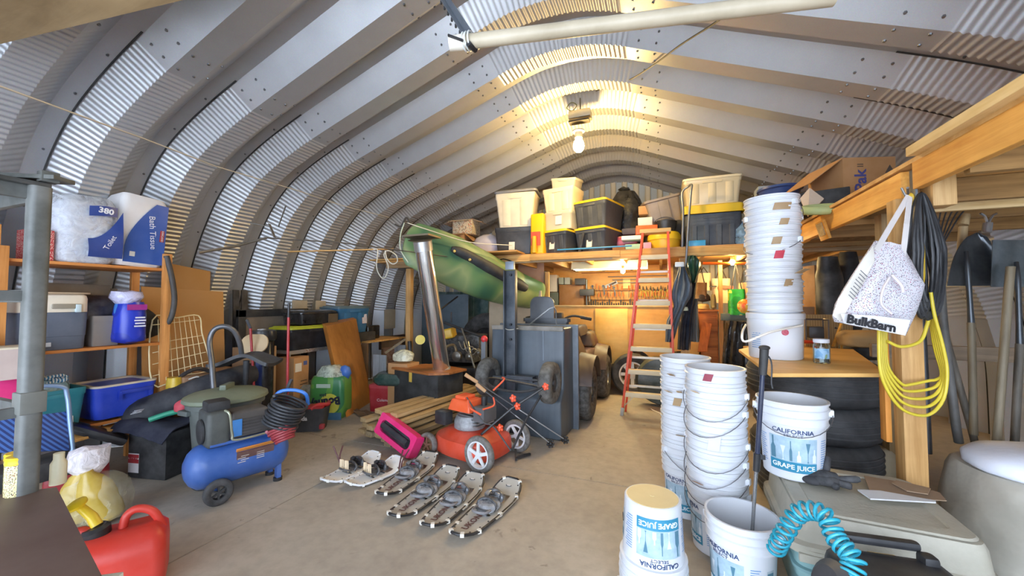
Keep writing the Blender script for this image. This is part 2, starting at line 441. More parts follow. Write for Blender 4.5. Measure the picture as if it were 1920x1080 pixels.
for i in range(13):
    m = MB(); m.box(loc((-4.0+i*.5, 6.45, 2.035)), (.038, 2.3, .10)); m.build('joist', wood('#b58a55', '#8e6a3c', 1), L)
for px in (768, 1283):
    p = aY(px, 560, YM+.08)
    m = MB(); m.box(loc((p.x, p.y, .98)), (.09 if px < 900 else .1, .09, 1.96)); m.build('post', PINE_Z if px < 900 else PINE_Z, L, bevel=.003)
# loose boards and battens lying on the loft edge
m = MB(); a = aY(855, 462, YM-.1); m.box((-2.35, YM+.03, ZD+.02), (.95, .62, .022), (0, 0, .02)); single('plywood_sheet', m, PLY, 'plywood offcut sticking out over the loft edge under the black and beige bins', 'plywood', bevel=.002)
m = MB(); m.cyl((-1.35, YM-.02, ZD+.035), (-.35, YM-.03, ZD+.04), .011, None, 10); single('blue_pipe', m, mat('#2f93c8', .35), 'thin blue pipe lying along the loft edge in front of the yellow-lidded totes', 'pipe')
m = MB(); m.box((-3.95, YM-.35, ZD-.03), (.75, .1, .02)); single('wooden_plank', m, PINE, 'short pale plank sticking out left of the canoe bow', 'plank', bevel=.002)
m = MB(); p = aD(540, 472, 4.9); q = aD(738, 467, 5.15); m.beam(p, q, .045, .014); single('wooden_batten', m, PINE, 'long thin wooden batten held up along the left wall arches', 'batten')
# rope loop at its end
m = MB(); pts = [aD(*t, 5.0) for t in ((700, 468), (708, 470), (706, 500), (713, 518), (722, 520), (728, 500), (720, 478), (728, 470), (742, 478), (745, 490), (736, 495), (726, 486), (722, 470))]
m.tube(catmull(pts, 6), .007, 6); single('white_rope', m, mat('#e8e2d0', .8), 'white rope hanging in loops from the plank left of the canoe', 'rope')
# side loft on the right: fascia boards run towards the viewer
XF = 1.21
S = thing('side_loft', 'raised lumber platform along the right wall with orange edge boards', 'loft', (XF, 2.6, 0))
def ls(p): return Vector(p)-Vector((XF, 2.6, 0))
for (y0, y1, z0, z1, x) in ((2.62, 4.15, 1.95, 2.09, XF), (4.15, 5.2, 1.95, 2.09, XF+.02), (-.6, 2.50, 1.965, 2.10, XF-.01)):
    m = MB(); m.box(ls((x, (y0+y1)/2, (z0+z1)/2)), (.04, y1-y0, z1-z0)); m.build('fascia_board', PINE_Y, S, bevel=.003)
m = MB(); m.box(ls((XF+.9, 2.3, 2.11)), (1.86, 5.8, .022)); m.build('deck', PLY, S)
m = MB(); m.box(ls((XF-.03, 1.3, 2.14)), (.09, 2.3, .045)); m.build('edge_rail', wood('#f2d49a', '#dcb56e', 1), S, bevel=.003)
m = MB(); m.box(ls((XF+.1, 2.57, 2.0)), (.09, .1, .24)); m.build('hanger_block', PINE_Z, S, bevel=.003)
m = MB(); m.box(ls((XF+.02, 2.60, 2.01)), (.01, .05, .16)); m.build('steel_hanger', galv('#9aa7b4'), S)
for k in range(9):
    y = -.2+k*.62
    m = MB(); m.box(ls((XF+.95, y, 2.03)), (1.8, .038, .13)); m.build('joist', wood('#a8814c', '#7d5d33', 0), S)
PX = 1.19; PY = 2.62
m = MB(); m.box(ls((PX, PY, .97)), (.09, .09, 1.94)); m.build('post', wood('#cfa469', '#a97c42', 2), S, bevel=.004)
m = MB(); m.box(ls((PX-.06, PY+.09, .95)), (.025, .06, .6)); m.build('post_side_board', wood('#f0a650', '#d98a35', 2), S, bevel=.003)
# tool rack rail
R = thing('tool_rack', 'lumber rack of pale horizontal boards holding the shovels beside the post', 'rack', (2.1, 3.1, 0))
def lr(p): return Vector(p)-Vector((2.1, 3.1, 0))
for z0, z1, y, mt in ((1.94, 2.01, 3.05, wood('#e2c48f', '#c39c60', 0)), (2.03, 2.085, 3.14, GREYW), (1.50, 1.535, 3.32, wood('#d9c08f', '#b29360', 0)), (1.03, 1.12, 3.34, wood('#8f7a62', '#6a5844', 0))):
    m = MB(); m.box(lr((2.2, y, (z0+z1)/2)), (1.75, .038, z1-z0)); m.build('rail', mt, R, bevel=.003)
for x in (1.42, 3.05):
    m = MB(); m.box(lr((x, 3.37, 1.0)), (.038, .09, 2.0)); m.build('upright', wood('#a98c63', '#7f653f', 2), R)
# near the viewer: door header board, pipe, strap
hb = MB(); p = aZ(-30, 90, 2.75); q = aZ(352, -2, 2.75)
hb.add([p, q, q+Vector((.9, -1.2, 0)), p+Vector((-.5, -1.2, 0)), p+Vector((0, 0, .04)), q+Vector((0, 0, .04)), q+Vector((.9, -1.2, .04)), p+Vector((-.5, -1.2, .04))], [(0, 3, 2, 1), (4, 5, 6, 7), (0, 1, 5, 4), (1, 2, 6, 5), (2, 3, 7, 6), (3, 0, 4, 7)])
o = struct('trim_1', hb, wood('#a58c66', '#7d6645', 0, .6, .6, 12), smooth=0)
G = thing('overhead_pipe', 'pale round pipe slung under the roof near the doorway', 'pipe', aD(1200, 45, 1.7))
g0 = G.location.copy()
p = aD(872, 79, 1.62); q = aD(1565, -6, 1.30)
m = MB(); m.cyl(p-g0, q-g0, .030, .030, 20); m.build('pipe', mat('#b9ab90', .45, 0, .2, 5), G)
p2 = aD(842, 82, 1.62); m = MB(); m.cyl(p2-g0, p-g0, .030, .033, 20); m.build('end_cap', mat('#e6dfcf', .4), G)
m = MB()
for k in range(3):
    m.tube([p-g0+Vector((.015*k, 0, 0))+Vector((0, .036*math.cos(t), .036*math.sin(t))) for t in [2*PI*i/14 for i in range(14)]], .004, 5, True)
m.build('tie_wrap', mat('#d8dcd8', .4), G)
B = thing('slotted_strut', 'galvanised slotted angle strut dropping from the roof to the pipe end', 'strut', aD(885, 88, 1.6))
b0 = B.location.copy(); t0 = aD(815, -25, 2.05); e0 = aD(886, 86, 1.6)
m = MB(); d = (t0-e0); m.beam(e0-b0, t0-b0, .035, .003).beam(e0-b0+Vector((.016, 0, .012)), t0-b0+Vector((.016, 0, .012)), .003, .03); m.build('angle_bar', galv('#9aa3ad'), B)
m = MB()
for k in range(9):
    c = e0.lerp(t0, .1+k*.1)-b0; m.box(c+Vector((-.017, 0, 0)), (.008, .008, .018))
m.build('slot_teeth', mat('#3a3c40', .5, .6), B)
m = MB(); m.cyl(e0-b0+Vector((-.01, -.02, 0)), e0-b0+Vector((.0, .03, 0)), .012, None, 8).beam(aD(840, 66, 1.58)-b0, aD(868, 76, 1.58)-b0, .012, .006); m.build('clamp_bolt', mat('#24252a', .4, .5), B)
# hanging bulb
HL = thing('hanging_bulb_lamp', 'glowing bare bulb in a ceiling socket hanging under the roof ridge', 'lamp', aY(1085, 200, 4.5))
h0 = HL.location.copy(); BULBC = aY(1085, 272, 4.5)
m = MB(); m.lathe([(.001, -.085), (.035, -.078), (.058, -.05), (.066, -.012), (.058, .03), (.036, .07), (.02, .09)], BULBC-h0, 24)
mb_ = mat('#ffd68a', .3, 0, 0, 1, emit=650.0)
bulb_o = m.build('bulb', mb_, HL)
bulb_o.visible_shadow = True
m = MB(); m.lathe([(.03, .08), (.045, .085), (.045, .15), (.07, .16), (.07, .175), (.03, .18)], BULBC-h0, 20); m.build('socket', mat('#b9b4a4', .4), HL)
m = MB(); m.box(aY(1088, 217, 4.5)-h0, (.26, .15, .09)); m.build('junction_box', galv('#b3ac9c'), HL, bevel=.006)
m = MB(); m.box(aY(1086, 228, 4.45)-h0, (.24, .1, .02)); m.build('bracket', mat('#3c362c', .5, .5), HL)
m = MB(); m.cyl(aY(1088, 205, 4.5)-h0, aY(1088, 165, 4.6)-h0, .008); m.build('hanger_rod', mat('#77705e', .4, .6), HL)
m = MB(); c = aY(1072, 200, 4.5)-h0; m.tube([c+Vector((.06*math.cos(t), .01*math.sin(3*t), .045*math.sin(t))) for t in [2*PI*i/20 for i in range(20)]], .006, 6, True); m.build('cord_loop', mat('#6b6a3a', .5), HL)
m = MB(); m.box(aY(1100, 172, 4.55)-h0, (.48, .03, .012), (0, -.12, 0)); m.build('cross_strip', mat('#8a7a55', .5), HL)
m = MB(); pts = [aD(*t) for t in ((1118, 170, 4.3), (1175, 152, 3.9), (1225, 122, 3.3), (1275, 85, 2.8), (1330, 50, 2.35), (1358, 30, 2.1))]
m.tube(catmull(pts, 6), .0075, 6); single('power_cord', m, mat('#241f1a', .6), 'dark power cord drooping from the roof pipe to the hanging bulb', 'cord')
# fluorescent fixture below the loft
F_ = thing('fluorescent_fixture', 'lit white fluorescent tube fixture hanging below the loft over the workbench', 'lamp', aY(1145, 498, 6.2))
f0 = F_.location.copy()
a = aY(1075, 507, 6.2); b = aY(1214, 507, 6.2); cx = (a.x+b.x)/2
m = MB(); pr = [(-.16, -.03), (-.17, -.02), (-.13, .09), (.13, .09), (.17, -.02), (.16, -.03), (.12, .075), (-.12, .075)]
m.prism(pr, b.x-a.x, Matrix(((0, 0, 1, a.x-f0.x), (1, 0, 0, 0), (0, 1, 0, a.z-f0.z+.03), (0, 0, 0, 1)))); m.build('reflector', mat('#e9edd0', .35, 0, .05), F_)
for s in (-.07, .07):
    m = MB(); m.cyl((a.x-f0.x+.02, s, a.z-f0.z+.02), (b.x-f0.x-.02, s, a.z-f0.z+.02), .019, None, 12); m.build('tube', mat('#f6ffe6', .3, 0, 0, 1, emit=34.0), F_)
m = MB(); z = a.z-f0.z+.08
for t in (.25, .75): m.cyl((a.x+(b.x-a.x)*t-f0.x, 0, z), (a.x+(b.x-a.x)*t-f0.x, 0, z+.14), .003)
m.build('hanger_wire', mat('#b8a880', .5), F_)
def small_bulb(pos, label, r=.034, e=1100.0):
    T = thing('bulb_holder', label, 'lamp', pos)
    m = MB(); m.ell((0, 0, 0), (r, r, r*1.15)); m.build('bulb', mat('#ffd890', .3, 0, 0, 1, emit=e), T)
    m = MB(); m.cyl((0, 0, r*.9), (0, 0, r*.9+.05), .022); m.build('socket', mat('#8a7350', .5), T)
B2 = aY(1168, 508, 5.95); small_bulb(B2, 'small bare bulb glowing below the fluorescent fixture, behind the ladder')
B3 = aY(1373, 492, 6.0); small_bulb(B3, 'small bare bulb glowing under the loft above the hanging shopping bags')
# taut wires along the left haunch
m = MB(); pts = [aD(*t) for t in ((-10, 158, 1.5), (200, 235, 2.0), (262, 257, 2.2), (405, 312, 2.9), (560, 358, 3.9), (640, 385, 4.6), (730, 408, 5.4))]
m.tube(pts, .0045, 5); single('taut_cable', m, mat('#c9c4b8', .4, .3), 'thin pale cable strung high along the left wall arches', 'cable')
m = MB(); pts = [aD(*t) for t in ((372, 474, 3.0), (440, 462, 3.3), (500, 446, 3.5))]
m.tube(pts, .011, 8); m2 = MB(); pts = [aD(*t) for t in ((500, 446, 3.5), (640, 455, 4.0), (860, 484, 4.9))]
T = thing('strung_pole', 'grey pole and thin line tied along the left wall arches', 'pole', aD(500, 446, 3.5))
for q in (m, m2): pass
m.v = [v-T.location for v in m.v]; m.build('pole', galv('#8d8a84', .4), T)
m2.tube([Vector(p)-T.location for p in pts], .007, 6); m2.build('line', mat('#4a443c', .6), T)
m = MB(); m.beam(aD(505, 420, 3.6)-T.location, aD(515, 445, 3.6)-T.location, .035, .006).beam(aD(522, 425, 3.6)-T.location, aD(536, 385, 3.6)-T.location, .012, .006).beam(aD(470, 418, 3.6)-T.location, aD(505, 425, 3.6)-T.location, .008, .008); m.build('wall_bracket', mat('#6d6860', .4, .7), T)
# ---------------------------------------------------------------- shared builders
LABEL_M = mat('#e9e4d8', .6, 0, .05)
CARD = mat('#b98a58', .8, 0, .12, 5); CARD_D = mat('#9a7147', .8, 0, .15, 5)
INK = mat('#1c1c22', .6, 0, .05)
def fit(px0, py0, px1, py1, Y):
    a = aY(px0, py1, Y); b = aY(px1, py0, Y); return (a.x+b.x)/2, a.z, b.x-a.x, b.z-a.z
def tote(name, label, loc, w, d, h, body, lidm=None, rz=0, cat='storage bin', group=None, taper=.86, ribs=3, sticker=None, openlid=False, rim=.02, tilt=None, inset=None, handle=True):
    T = thing(name, label, cat, loc, rz, group, rot=tilt)
    m = MB(); k = taper; r = min(w, d)*.08
    def ring(s, z, off=0): return [Vector((x*s+0, y*s, z)) for x, y in rrect(w+off, d+off, r, 3)]
    hb = h-(.03 if lidm else 0)
    m.rings([ring(k, 0), ring(k+(1-k)*.8, hb*.82), ring(k+(1-k)*.82+.02, hb*.84), ring(1, hb)]+([ring(.96, hb), ring(k-.04, .02)] if openlid else []), True)
    m.build('body', body, T, smooth=45)
    if lidm:
        m = MB(); m.rings([ring(1, hb-.012, rim), ring(1, hb+.012, rim), ring(1, hb+.016, -.03), ring(1, hb+.028, -.05)])
        m.build('lid', lidm, T, smooth=30)
    if ribs:
        for i in range(ribs):
            x = (-w/2+w*(i+.5)/ribs)*.88
            m = MB(); z0, z1 = h*.06, hb*.8
            s0 = (k+(1-k)*.06)*d/2; s1 = (k+(1-k)*.78)*d/2
            wd = w/ribs*.22
            m.add([(x-wd, -s0+.002, z0), (x+wd, -s0+.002, z0), (x+wd, -s1+.002, z1), (x-wd, -s1+.002, z1), (x-wd*.7, -s0-.007, z0), (x+wd*.7, -s0-.007, z0), (x+wd*.7, -s1-.007, z1), (x-wd*.7, -s1-.007, z1)], [(4, 5, 6, 7), (0, 1, 5, 4), (1, 2, 6, 5), (2, 3, 7, 6), (3, 0, 4, 7)])
            m.build('rib', body, T)
    if handle:
        m = MB(); m.box((0, -d/2*.985, hb*.86), (w*.34, .02, .028)); m.build('handle', body, T, bevel=.004)
    if sticker:
        sx, sz, sw, sh, sm = sticker
        yy = -(k+(1-k)*((sz)/hb))*d/2-.0085
        m = MB(); m.box((sx, yy, sz), (sw, .002, sh), (-math.atan((1-k)*d/2/hb), 0, 0)); m.build('sticker', sm, T)
    return T
def carton(name, label, loc, w, d, h, m_=None, rz=0, flaps=(), group=None, cat='box', tilt=None, tape=True, extra=None):
    T = thing(name, label, cat, loc, rz, group, rot=tilt); m_ = m_ or CARD
    t = .005; m = MB()
    if flaps:
        m.box((0, 0, t/2), (w, d, t)).box((-w/2+t/2, 0, h/2), (t, d, h)).box((w/2-t/2, 0, h/2), (t, d, h)).box((0, -d/2+t/2, h/2), (w, t, h)).box((0, d/2-t/2, h/2), (w, t, h))
    else: m.box((0, 0, h/2), (w, d, h))
    m.build('box_body', m_, T, bevel=.0025)
    for side, ang in flaps:
        m = MB(); L = (w if side in 'lr' else d)*.5
        ca, sa = math.cos(ang), math.sin(ang)
        if side == 'f': m.sheet([(-w/2, -d/2, h), (w/2, -d/2, h), (w/2, -d/2-L*ca, h+L*sa), (-w/2, -d/2-L*ca, h+L*sa)], t)
        if side == 'b': m.sheet([(-w/2, d/2, h), (w/2, d/2, h), (w/2, d/2+L*ca, h+L*sa), (-w/2, d/2+L*ca, h+L*sa)], t)
        if side == 'l': m.sheet([(-w/2, -d/2, h), (-w/2, d/2, h), (-w/2-L*ca, d/2, h+L*sa), (-w/2-L*ca, -d/2, h+L*sa)], t)
        if side == 'r': m.sheet([(w/2, -d/2, h), (w/2, d/2, h), (w/2+L*ca, d/2, h+L*sa), (w/2+L*ca, -d/2, h+L*sa)], t)
        m.build('flap', m_, T)
    if tape and not flaps:
        m = MB(); m.box((0, -.001, h-.03), (.05, d+.003, .062)); m.build('tape', mat('#c9b183', .3), T)
    for (x, z, sw, sh, sm) in (extra or []):
        m = MB(); m.box((x, -d/2-.001, z), (sw, .002, sh)); m.build('printed_label', sm, T)
    return T
def bag_mb(w, d, h, seed, lump=.05, pinch=.25, seg=28, rows=14, f=6.0, flat=.15):
    m = MB(); rings = []
    for i in range(rows+1):
        t = i/rows
        s = (min(1, t/flat)**.5 if t < flat else 1)
        s = max(.12, s) if t < flat else 1-(1-pinch)*max(0, (t-.55)/.45)**2.2
        ring = []
        for k in range(seg):
            a = 2*PI*k/seg; q = .86
            x = w/2*s*math.copysign(abs(math.cos(a))**q, math.cos(a)); y = d/2*s*math.copysign(abs(math.sin(a))**q, math.sin(a))
            nv = noise.noise(Vector((x*f+seed, y*f, t*h*f)))+.5*noise.noise(Vector((x*f*2.3, y*f*2.3+seed, t*h*f*2.3)))
            ring.append(Vector((x*(1+nv*lump*3), y*(1+nv*lump*3), t*h+(nv*lump*h*.25 if 0 < i else 0))))
        rings.append(ring)
    m.rings(rings); return m
def spokes_wheel(T, c, axis_rz, r, w, tyre, rim, nsp=5, hub=.22, name='wheel', rimr=.62):
    """wheel whose axle is local x turned by axis_rz; c in T's frame"""
    W = tyre_mb(r, w, rimr).xf(c, (0, PI/2, 0) if not axis_rz else None)
    return W
def tyre(r, w, rimr):
    ri = r*rimr; h = w/2
    m = MB(); prof = [(ri, -h*.8), (ri+.25*(r-ri), -h), (r-.3*(r-ri), -h), (r-.04*r, -h*.78), (r, -h*.45), (r, h*.45), (r-.04*r, h*.78), (r-.3*(r-ri), h), (ri+.25*(r-ri), h), (ri, h*.8)]
    seg = 32; rings = [[Vector((pr*math.cos(2*PI*k/seg), pr*math.sin(2*PI*k/seg), z)) for k in range(seg)] for pr, z in prof]
    n = seg; m.rings(rings, False, True); return m
def rimdisc(r, w, nsp=5, hub=.25, out=1):
    m = MB(); ri = r
    seg = 32
    rings = [[Vector((pr*math.cos(2*PI*k/seg), pr*math.sin(2*PI*k/seg), z)) for k in range(seg)] for pr, z in ((ri, -w*.42), (ri, w*.42), (ri*.9, w*.42), (ri*.86, w*.2), (ri*.86, -w*.42))]
    m.rings(rings, False, True)
    m.lathe([(hub*ri, -w*.1), (hub*ri, w*.34), (hub*ri*.5, w*.38), (.001, w*.38)], (0, 0, 0), 20)
    for k in range(nsp):
        a = 2*PI*k/nsp; ca, sa = math.cos(a), math.sin(a)
        p = Vector((ca*hub*ri*.6, sa*hub*ri*.6, w*.24)); q = Vector((ca*ri*.9, sa*ri*.9, w*.2))
        m.beam(p, q, ri*.24, .012, (0, 0, 1))
    return m
def wheel(T, c, rot, r, w, tm, rm, rimr=.6, nsp=5, name='wheel', plain=False):
    t = tyre(r, w, rimr).xf(c, rot).build(name, tm, T, smooth=40)
    if plain: d = MB().lathe([(.001, -w*.3), (r*rimr*.98, -w*.3), (r*rimr*.99, w*.3), (r*rimr*.5, w*.2), (r*.16, w*.25), (r*.14, w*.42), (.001, w*.42)], (0, 0, 0), 28)
    else: d = rimdisc(r*rimr, w, nsp)
    d.xf(c, rot).build('rim', rm, t, smooth=35)
    return t
RUB = mat('#2a2a2b', .75, 0, .25, 9, .2, 60)
BLK = mat('#15161a', .38, 0, .1); BLKM = mat('#1b1c1f', .7, 0, .15)
# ---------------------------------------------------------------- things on the loft, left to right
GREYP = mat('#3e4248', .5, 0, .1); YEL = mat('#e8c41e', .4, 0, .08); CREAM = mat('#e6d6b4', .42, 0, .06); CLEARP = film('#efe6cc', .62, .3)
BLACKP = mat('#2b2d31', .45, 0, .1)
def on(px0, py0, px1, py1, Y, dep): # box on a plane Y (front face) -> loc at base centre, w, d, h
    x, z, w, h = fit(px0, py0, px1, py1, Y); return Vector((x, Y+dep/2, z)), w, dep, h
Z = ZD+.002
def base(l, z=Z): return Vector((l.x, l.y, z))
l, w, d, h = on(730, 428, 768, 472, 5.0, .3); tote('storage_bin', 'small pale grey bin behind the canoe bow at the left end of the loft', Vector((l.x, 5.35, Z-.0)), .3, .24, .26, mat('#9ba3aa', .4), None, ribs=0, group=None, openlid=True)
tote('white_storage_bin', 'white bin partly hidden by the canoe, left of the open carton', Vector((aY(795, 440, 5.6).x, 5.7, Z)), .42, .3, .34, mat('#d9d5cc', .4), None, ribs=0, openlid=True)
l, w, d, h = on(824, 402, 862, 439, 5.5, .36)
GB = carton('produce_box', 'low green and white printed box under the open cartons', Vector((aY(845, 450, 5.42).x, 5.62, Z)), .42, .36, .15, mat('#dcd6c2', .7), tape=False)
m = MB(); m.box((.02, -.183, .075), (.33, .003, .12)); m.build('green_panel', mat('#2f7d3a', .5), GB, bevel=.001)
m = MB(); m.box((.0, -.186, .075), (.05, .002, .03)).box((.08, -.186, .06), (.05, .002, .03)); m.build('printed_mark', mat('#d8c98f', .5), GB)
carton('cardboard_box', 'open brown carton with two white labels, lower of the stack beside the canoe', Vector((aY(848, 440, 5.42).x, 5.63, Z+.152)), .42, .38, .26, CARD, flaps=(('f', -.25), ('b', .5), ('r', -.7), ('l', .2)), extra=[(-.09, .14, .09, .09, LABEL_M), (.15, .15, .06, .06, LABEL_M)])
carton('printed_carton', 'printed appliance carton with open flaps, topmost of the stack beside the canoe', Vector((aY(864, 400, 5.48).x, 5.68, Z+.415)), .36, .3, .24, spotted('#d8c6a4', ['#8c5a33', '#d65b2d', '#3c3a48', '#e8dcc4'], 11, .38), flaps=(('f', -.3), ('r', -.35), ('l', -.3), ('b', .3)))
m = bag_mb(.52, .42, .37, 3.1, .035, .35); m.v = [v+Vector((aY(905, 440, 5.35).x, 5.55, Z+.002)) for v in m.v]
single('tied_plastic_bag', m, mat('#e9e6f6', .25, 0, .05, 8, .5, 10, alpha=.72), 'full translucent white plastic bag beside the black bin', 'bag', smooth=60)
m = bag_mb(.44, .34, .30, 5.1, .05, .4); m.v = [v+Vector((aY(905, 440, 5.35).x, 5.55, Z+.006)) for v in m.v]
single('clothing_bundle', m, spotted('#c9c4d8', ['#6f78b8', '#e9d9ae', '#ffffff', '#5a5866'], 16, .3), 'crumpled clothes inside the translucent white bag', 'clothes', smooth=60)
l, w, d, h = on(926, 409, 992, 461, 5.28, .42)
x0 = l.x
tote('black_storage_bin', 'charcoal lidless bin with a paper label, under the tall beige bin', Vector((x0+.0, 5.52, Z+.022)), .60, .42, .40, BLACKP, None, rz=.12, ribs=0, sticker=(-.03, .12, .09, .12, LABEL_M), openlid=False)
tb = tote('beige_storage_bin', 'tall beige tote with a loose grey lid, on top of the charcoal bin', Vector((x0+.01, 5.54, Z+.425)), .62, .42, .52, mat('#e4d8bd', .42), None, rz=.12, taper=.8, ribs=2, openlid=False)
m = MB(); m.rings([[Vector((x, y, z)) for x, y in rrect(.66, .46, .05, 3)] for z in (.525, .555)]+[[Vector((x, y, .585)) for x, y in rrect(.5, .34, .04, 3)]]); m.xf((.02, 0, 0), (0, -.03, .03)).build('loose_lid', mat('#7d7f86', .45), tb)
m = MB(); m.box((0, 0, .3), (.2, .18, .6)).jitter(.03, 8); m.v = [v+Vector((aY(1006, 440, 5.25).x, 5.38, Z)) for v in m.v]
yb = single('yellow_safety_bag', m, camo(['#f7a80c', '#fbbf10', '#fbbf10'], 3), 'bright yellow and orange upright bag between the beige and clear bins', 'bag', smooth=60, bevel=.02)
m = MB(); m.box((aY(1004, 432, 5.2).x-.02, 5.272, Z+.22), (.14, .006, .2)); m.build('orange_patch', mat('#e8502a', .5), yb)
m = MB(); m.cyl((aY(1000, 440, 5.2).x, 5.24, Z+.01), (aY(1000, 440, 5.2).x, 5.24, Z+.25), .035, .03, 14); single('yellow_roll', m, mat('#f4b81a', .5), 'short yellow roll standing in front of the yellow bag', 'roll')
# column: grey/yellow tote, clear drawer bin, cream bin, clear bin on top
def gy(label, loc, w=.46, d=.62, h=.35, rz=-.32, st=True):
    return tote('grey_tote', label, loc, w, d, h, GREYP, YEL, rz=rz, ribs=3, group='grey totes with yellow lids', sticker=(-.01, .13, .085, .13, LABEL_M) if st else None)
xa = aY(1048, 440, 5.3).x; xb = aY(1112, 440, 5.3).x
gy('grey tote with yellow lid and paper label under the clear and cream bins', Vector((xa-.02, 5.62, Z)), .47, .6, .35)
gy('grey tote with yellow lid and red-marked label, lower of the right-hand pair', Vector((xb+.04, 5.62, Z)), .48, .62, .355)
gy('grey tote with yellow lid and no label, upper of the right-hand pair', Vector((xb+.04, 5.63, Z+.36)), .5, .62, .38, st=False)
tote('clear_drawer_bin', 'clear plastic bin with yellow latches, between grey tote and cream bin', Vector((xa+.0, 5.58, Z+.355)), .44, .42, .26, mat('#c9c5b4', .3, 0, .05, 3, alpha=.9), None, rz=-.2, taper=.95, ribs=0, openlid=True, sticker=(.02, .13, .1, .12, LABEL_M))
tote('cream_storage_bin', 'cream tote standing on the clear latched bin', Vector((xa+.0, 5.58, Z+.62)), .50, .42, .34, CREAM, None, rz=-.2, taper=.84, ribs=2, openlid=True)
tote('clear_lidless_box', 'small clear box tipped on top of the cream bin', Vector((xa+.04, 5.6, Z+.93)), .4, .3, .2, mat('#d6cfb8', .3, 0, .05, 3, alpha=.9), None, tilt=(.1, .12, -.2), taper=.85, ribs=0, openlid=True)
m = MB(); m.box((xa+.31, 5.36, Z+.13), (.03, .2, .27), (.1, .2, .2)); single('dark_board', m, BLKM, 'dark flat board leaning between the two lower grey totes', 'board', bevel=.004)
# black bin bag
m = bag_mb(.55, .5, 1.0, 9.4, .045, .5, f=5); m.v = [v+Vector((aY(1172, 400, 5.9).x, 6.15, Z)) for v in m.v]
bb = single('black_bin_bag', m, mat('#121214', .22, 0, .1, 6, .8, 9), 'tall stuffed black bin bag standing behind the totes', 'bag', smooth=60)
m = MB(); p = Vector((aY(1172, 400, 5.9).x-.02, 6.15, Z+1.0)); m.lathe([(.11, -.04), (.05, .0), (.09, .05), (.06, .08), (.02, .06)], p, 16).jitter(.03, 12); m.build('tied_neck', mat('#121214', .22, 0, .1, 6, .8, 9), bb)
# small boxes and odds
def odd(name, label, px0, py0, px1, py1, Y, dep, m_, cat='box', bevel=.008, z=None, rz=0, group=None, jit=0):
    l, w, d, h = on(px0, py0, px1, py1, Y, dep); m = MB(); m.box((0, 0, h/2), (w, d, h))
    if jit: m.jitter(jit, 9, px0)
    m.xf((l.x, l.y, l.z if z is None else z), (0, 0, rz)); return single(name, m, m_, label, cat, group, bevel=bevel)
odd('parcel_box', 'small brown parcel box with a blue label, on top of the white box', 1197, 376, 1221, 394, 5.75, .22, CARD, z=Z+.555)
T = odd('white_box', 'small white box under the brown parcel box', 1196, 394, 1223, 412, 5.7, .22, mat('#ddd8d4', .5), z=Z+.38)
odd('grey_cloth_bundle', 'folded dark grey cloth under the white box', 1166, 409, 1208, 424, 5.7, .35, mat('#4c4a55', .9), 'cloth', .03, z=Z+.27, jit=.02)
odd('red_bag', 'shiny red bundle behind the pastel boxes', 1156, 422, 1196, 444, 5.65, .35, mat('#a8283c', .3), 'bag', .03, z=Z+.10, jit=.03)
odd('orange_box', 'orange plastic box tilted on the pastel boxes', 1191, 417, 1231, 436, 5.5, .25, mat('#ee6a22', .4), 'box', .006, z=Z+.23, rz=.1)
odd('pale_blue_box', 'flat white box on the mint green box', 1165, 437, 1202, 447, 5.45, .3, mat('#dfe6ec', .5), z=Z+.155)
odd('mint_box', 'mint green box behind the top of the ladder', 1172, 447, 1205, 461, 5.42, .3, mat('#a9d8c0', .5), z=Z)
odd('pink_box', 'pink box beside the mint green box', 1206, 445, 1221, 460, 5.42, .25, mat('#e2a3c0', .5), z=Z)
odd('brown_small_box', 'small brown box beside the mint green box, right of the totes', 1148, 451, 1172, 461, 5.4, .2, CARD_D, z=Z)
odd('folded_blanket', 'beige rolled blanket stuffed behind the totes', 1144, 410, 1164, 440, 5.95, .3, mat('#9c8d78', .9), 'blanket', .03, z=Z+.18, jit=.03)
odd('blue_folded_cloth', 'blue folded cloth under the red bundle', 1148, 441, 1172, 452, 5.7, .3, mat('#2b4b9c', .8), 'cloth', .01, z=Z, jit=.01)
yt = thing('yellow_tub', 'round yellow lidded tub under the top of the ladder', 'tub', Vector((aY(1245, 450, 5.45).x, 5.62, Z)))
m = MB(); m.lathe([(.19, 0), (.2, .02), (.205, .14)], (0, 0, 0), 32); m.build('tub_body', mat('#e3b912', .4), yt)
m = MB(); m.lathe([(.215, .14), (.215, .2), (.19, .24), (.05, .25), (.001, .25)], (0, 0, 0), 32); m.build('lid', mat('#f0c914', .4), yt)
tt = thing('taupe_tote', 'taupe tote lying tilted on the black boxes', 'storage bin', Vector((aY(1248, 400, 5.75).x, 5.95, Z+.40)), rot=(.12, -.22, .15))
m = MB(); m.rings([[Vector((x*.86, y*.86, z)) for x, y in rrect(.46, .36, .04, 3)] for z in (0,)]+[[Vector((x, y, .36)) for x, y in rrect(.46, .36, .04, 3)], [Vector((x, y, .37)) for x, y in rrect(.5, .4, .04, 3)], [Vector((x, y, .4)) for x, y in rrect(.5, .4, .04, 3)]]); m.build('body', mat('#8d8277', .45), tt)
m = MB(); m.box((0, -.19, .22), (.14, .02, .26)); m.build('end_rib', mat('#877c71', .45), tt, bevel=.008)
odd('black_speaker_box', 'black box under the taupe tote', 1232, 412, 1262, 440, 5.75, .35, BLK, z=Z+.26)
odd('black_case', 'large black case standing right of the yellow tub', 1258, 400, 1284, 461, 5.75, .3, BLKM, 'case', z=Z)
bt = thing('black_tub', 'black round pail on the yellow tub', 'pail', Vector((aY(1247, 430, 5.55).x, 5.66, Z+.252)))
m = MB(); m.lathe([(.13, 0), (.15, .1), (.155, .15)], (0, 0, 0), 24); m.build('pail_body', BLK, bt)
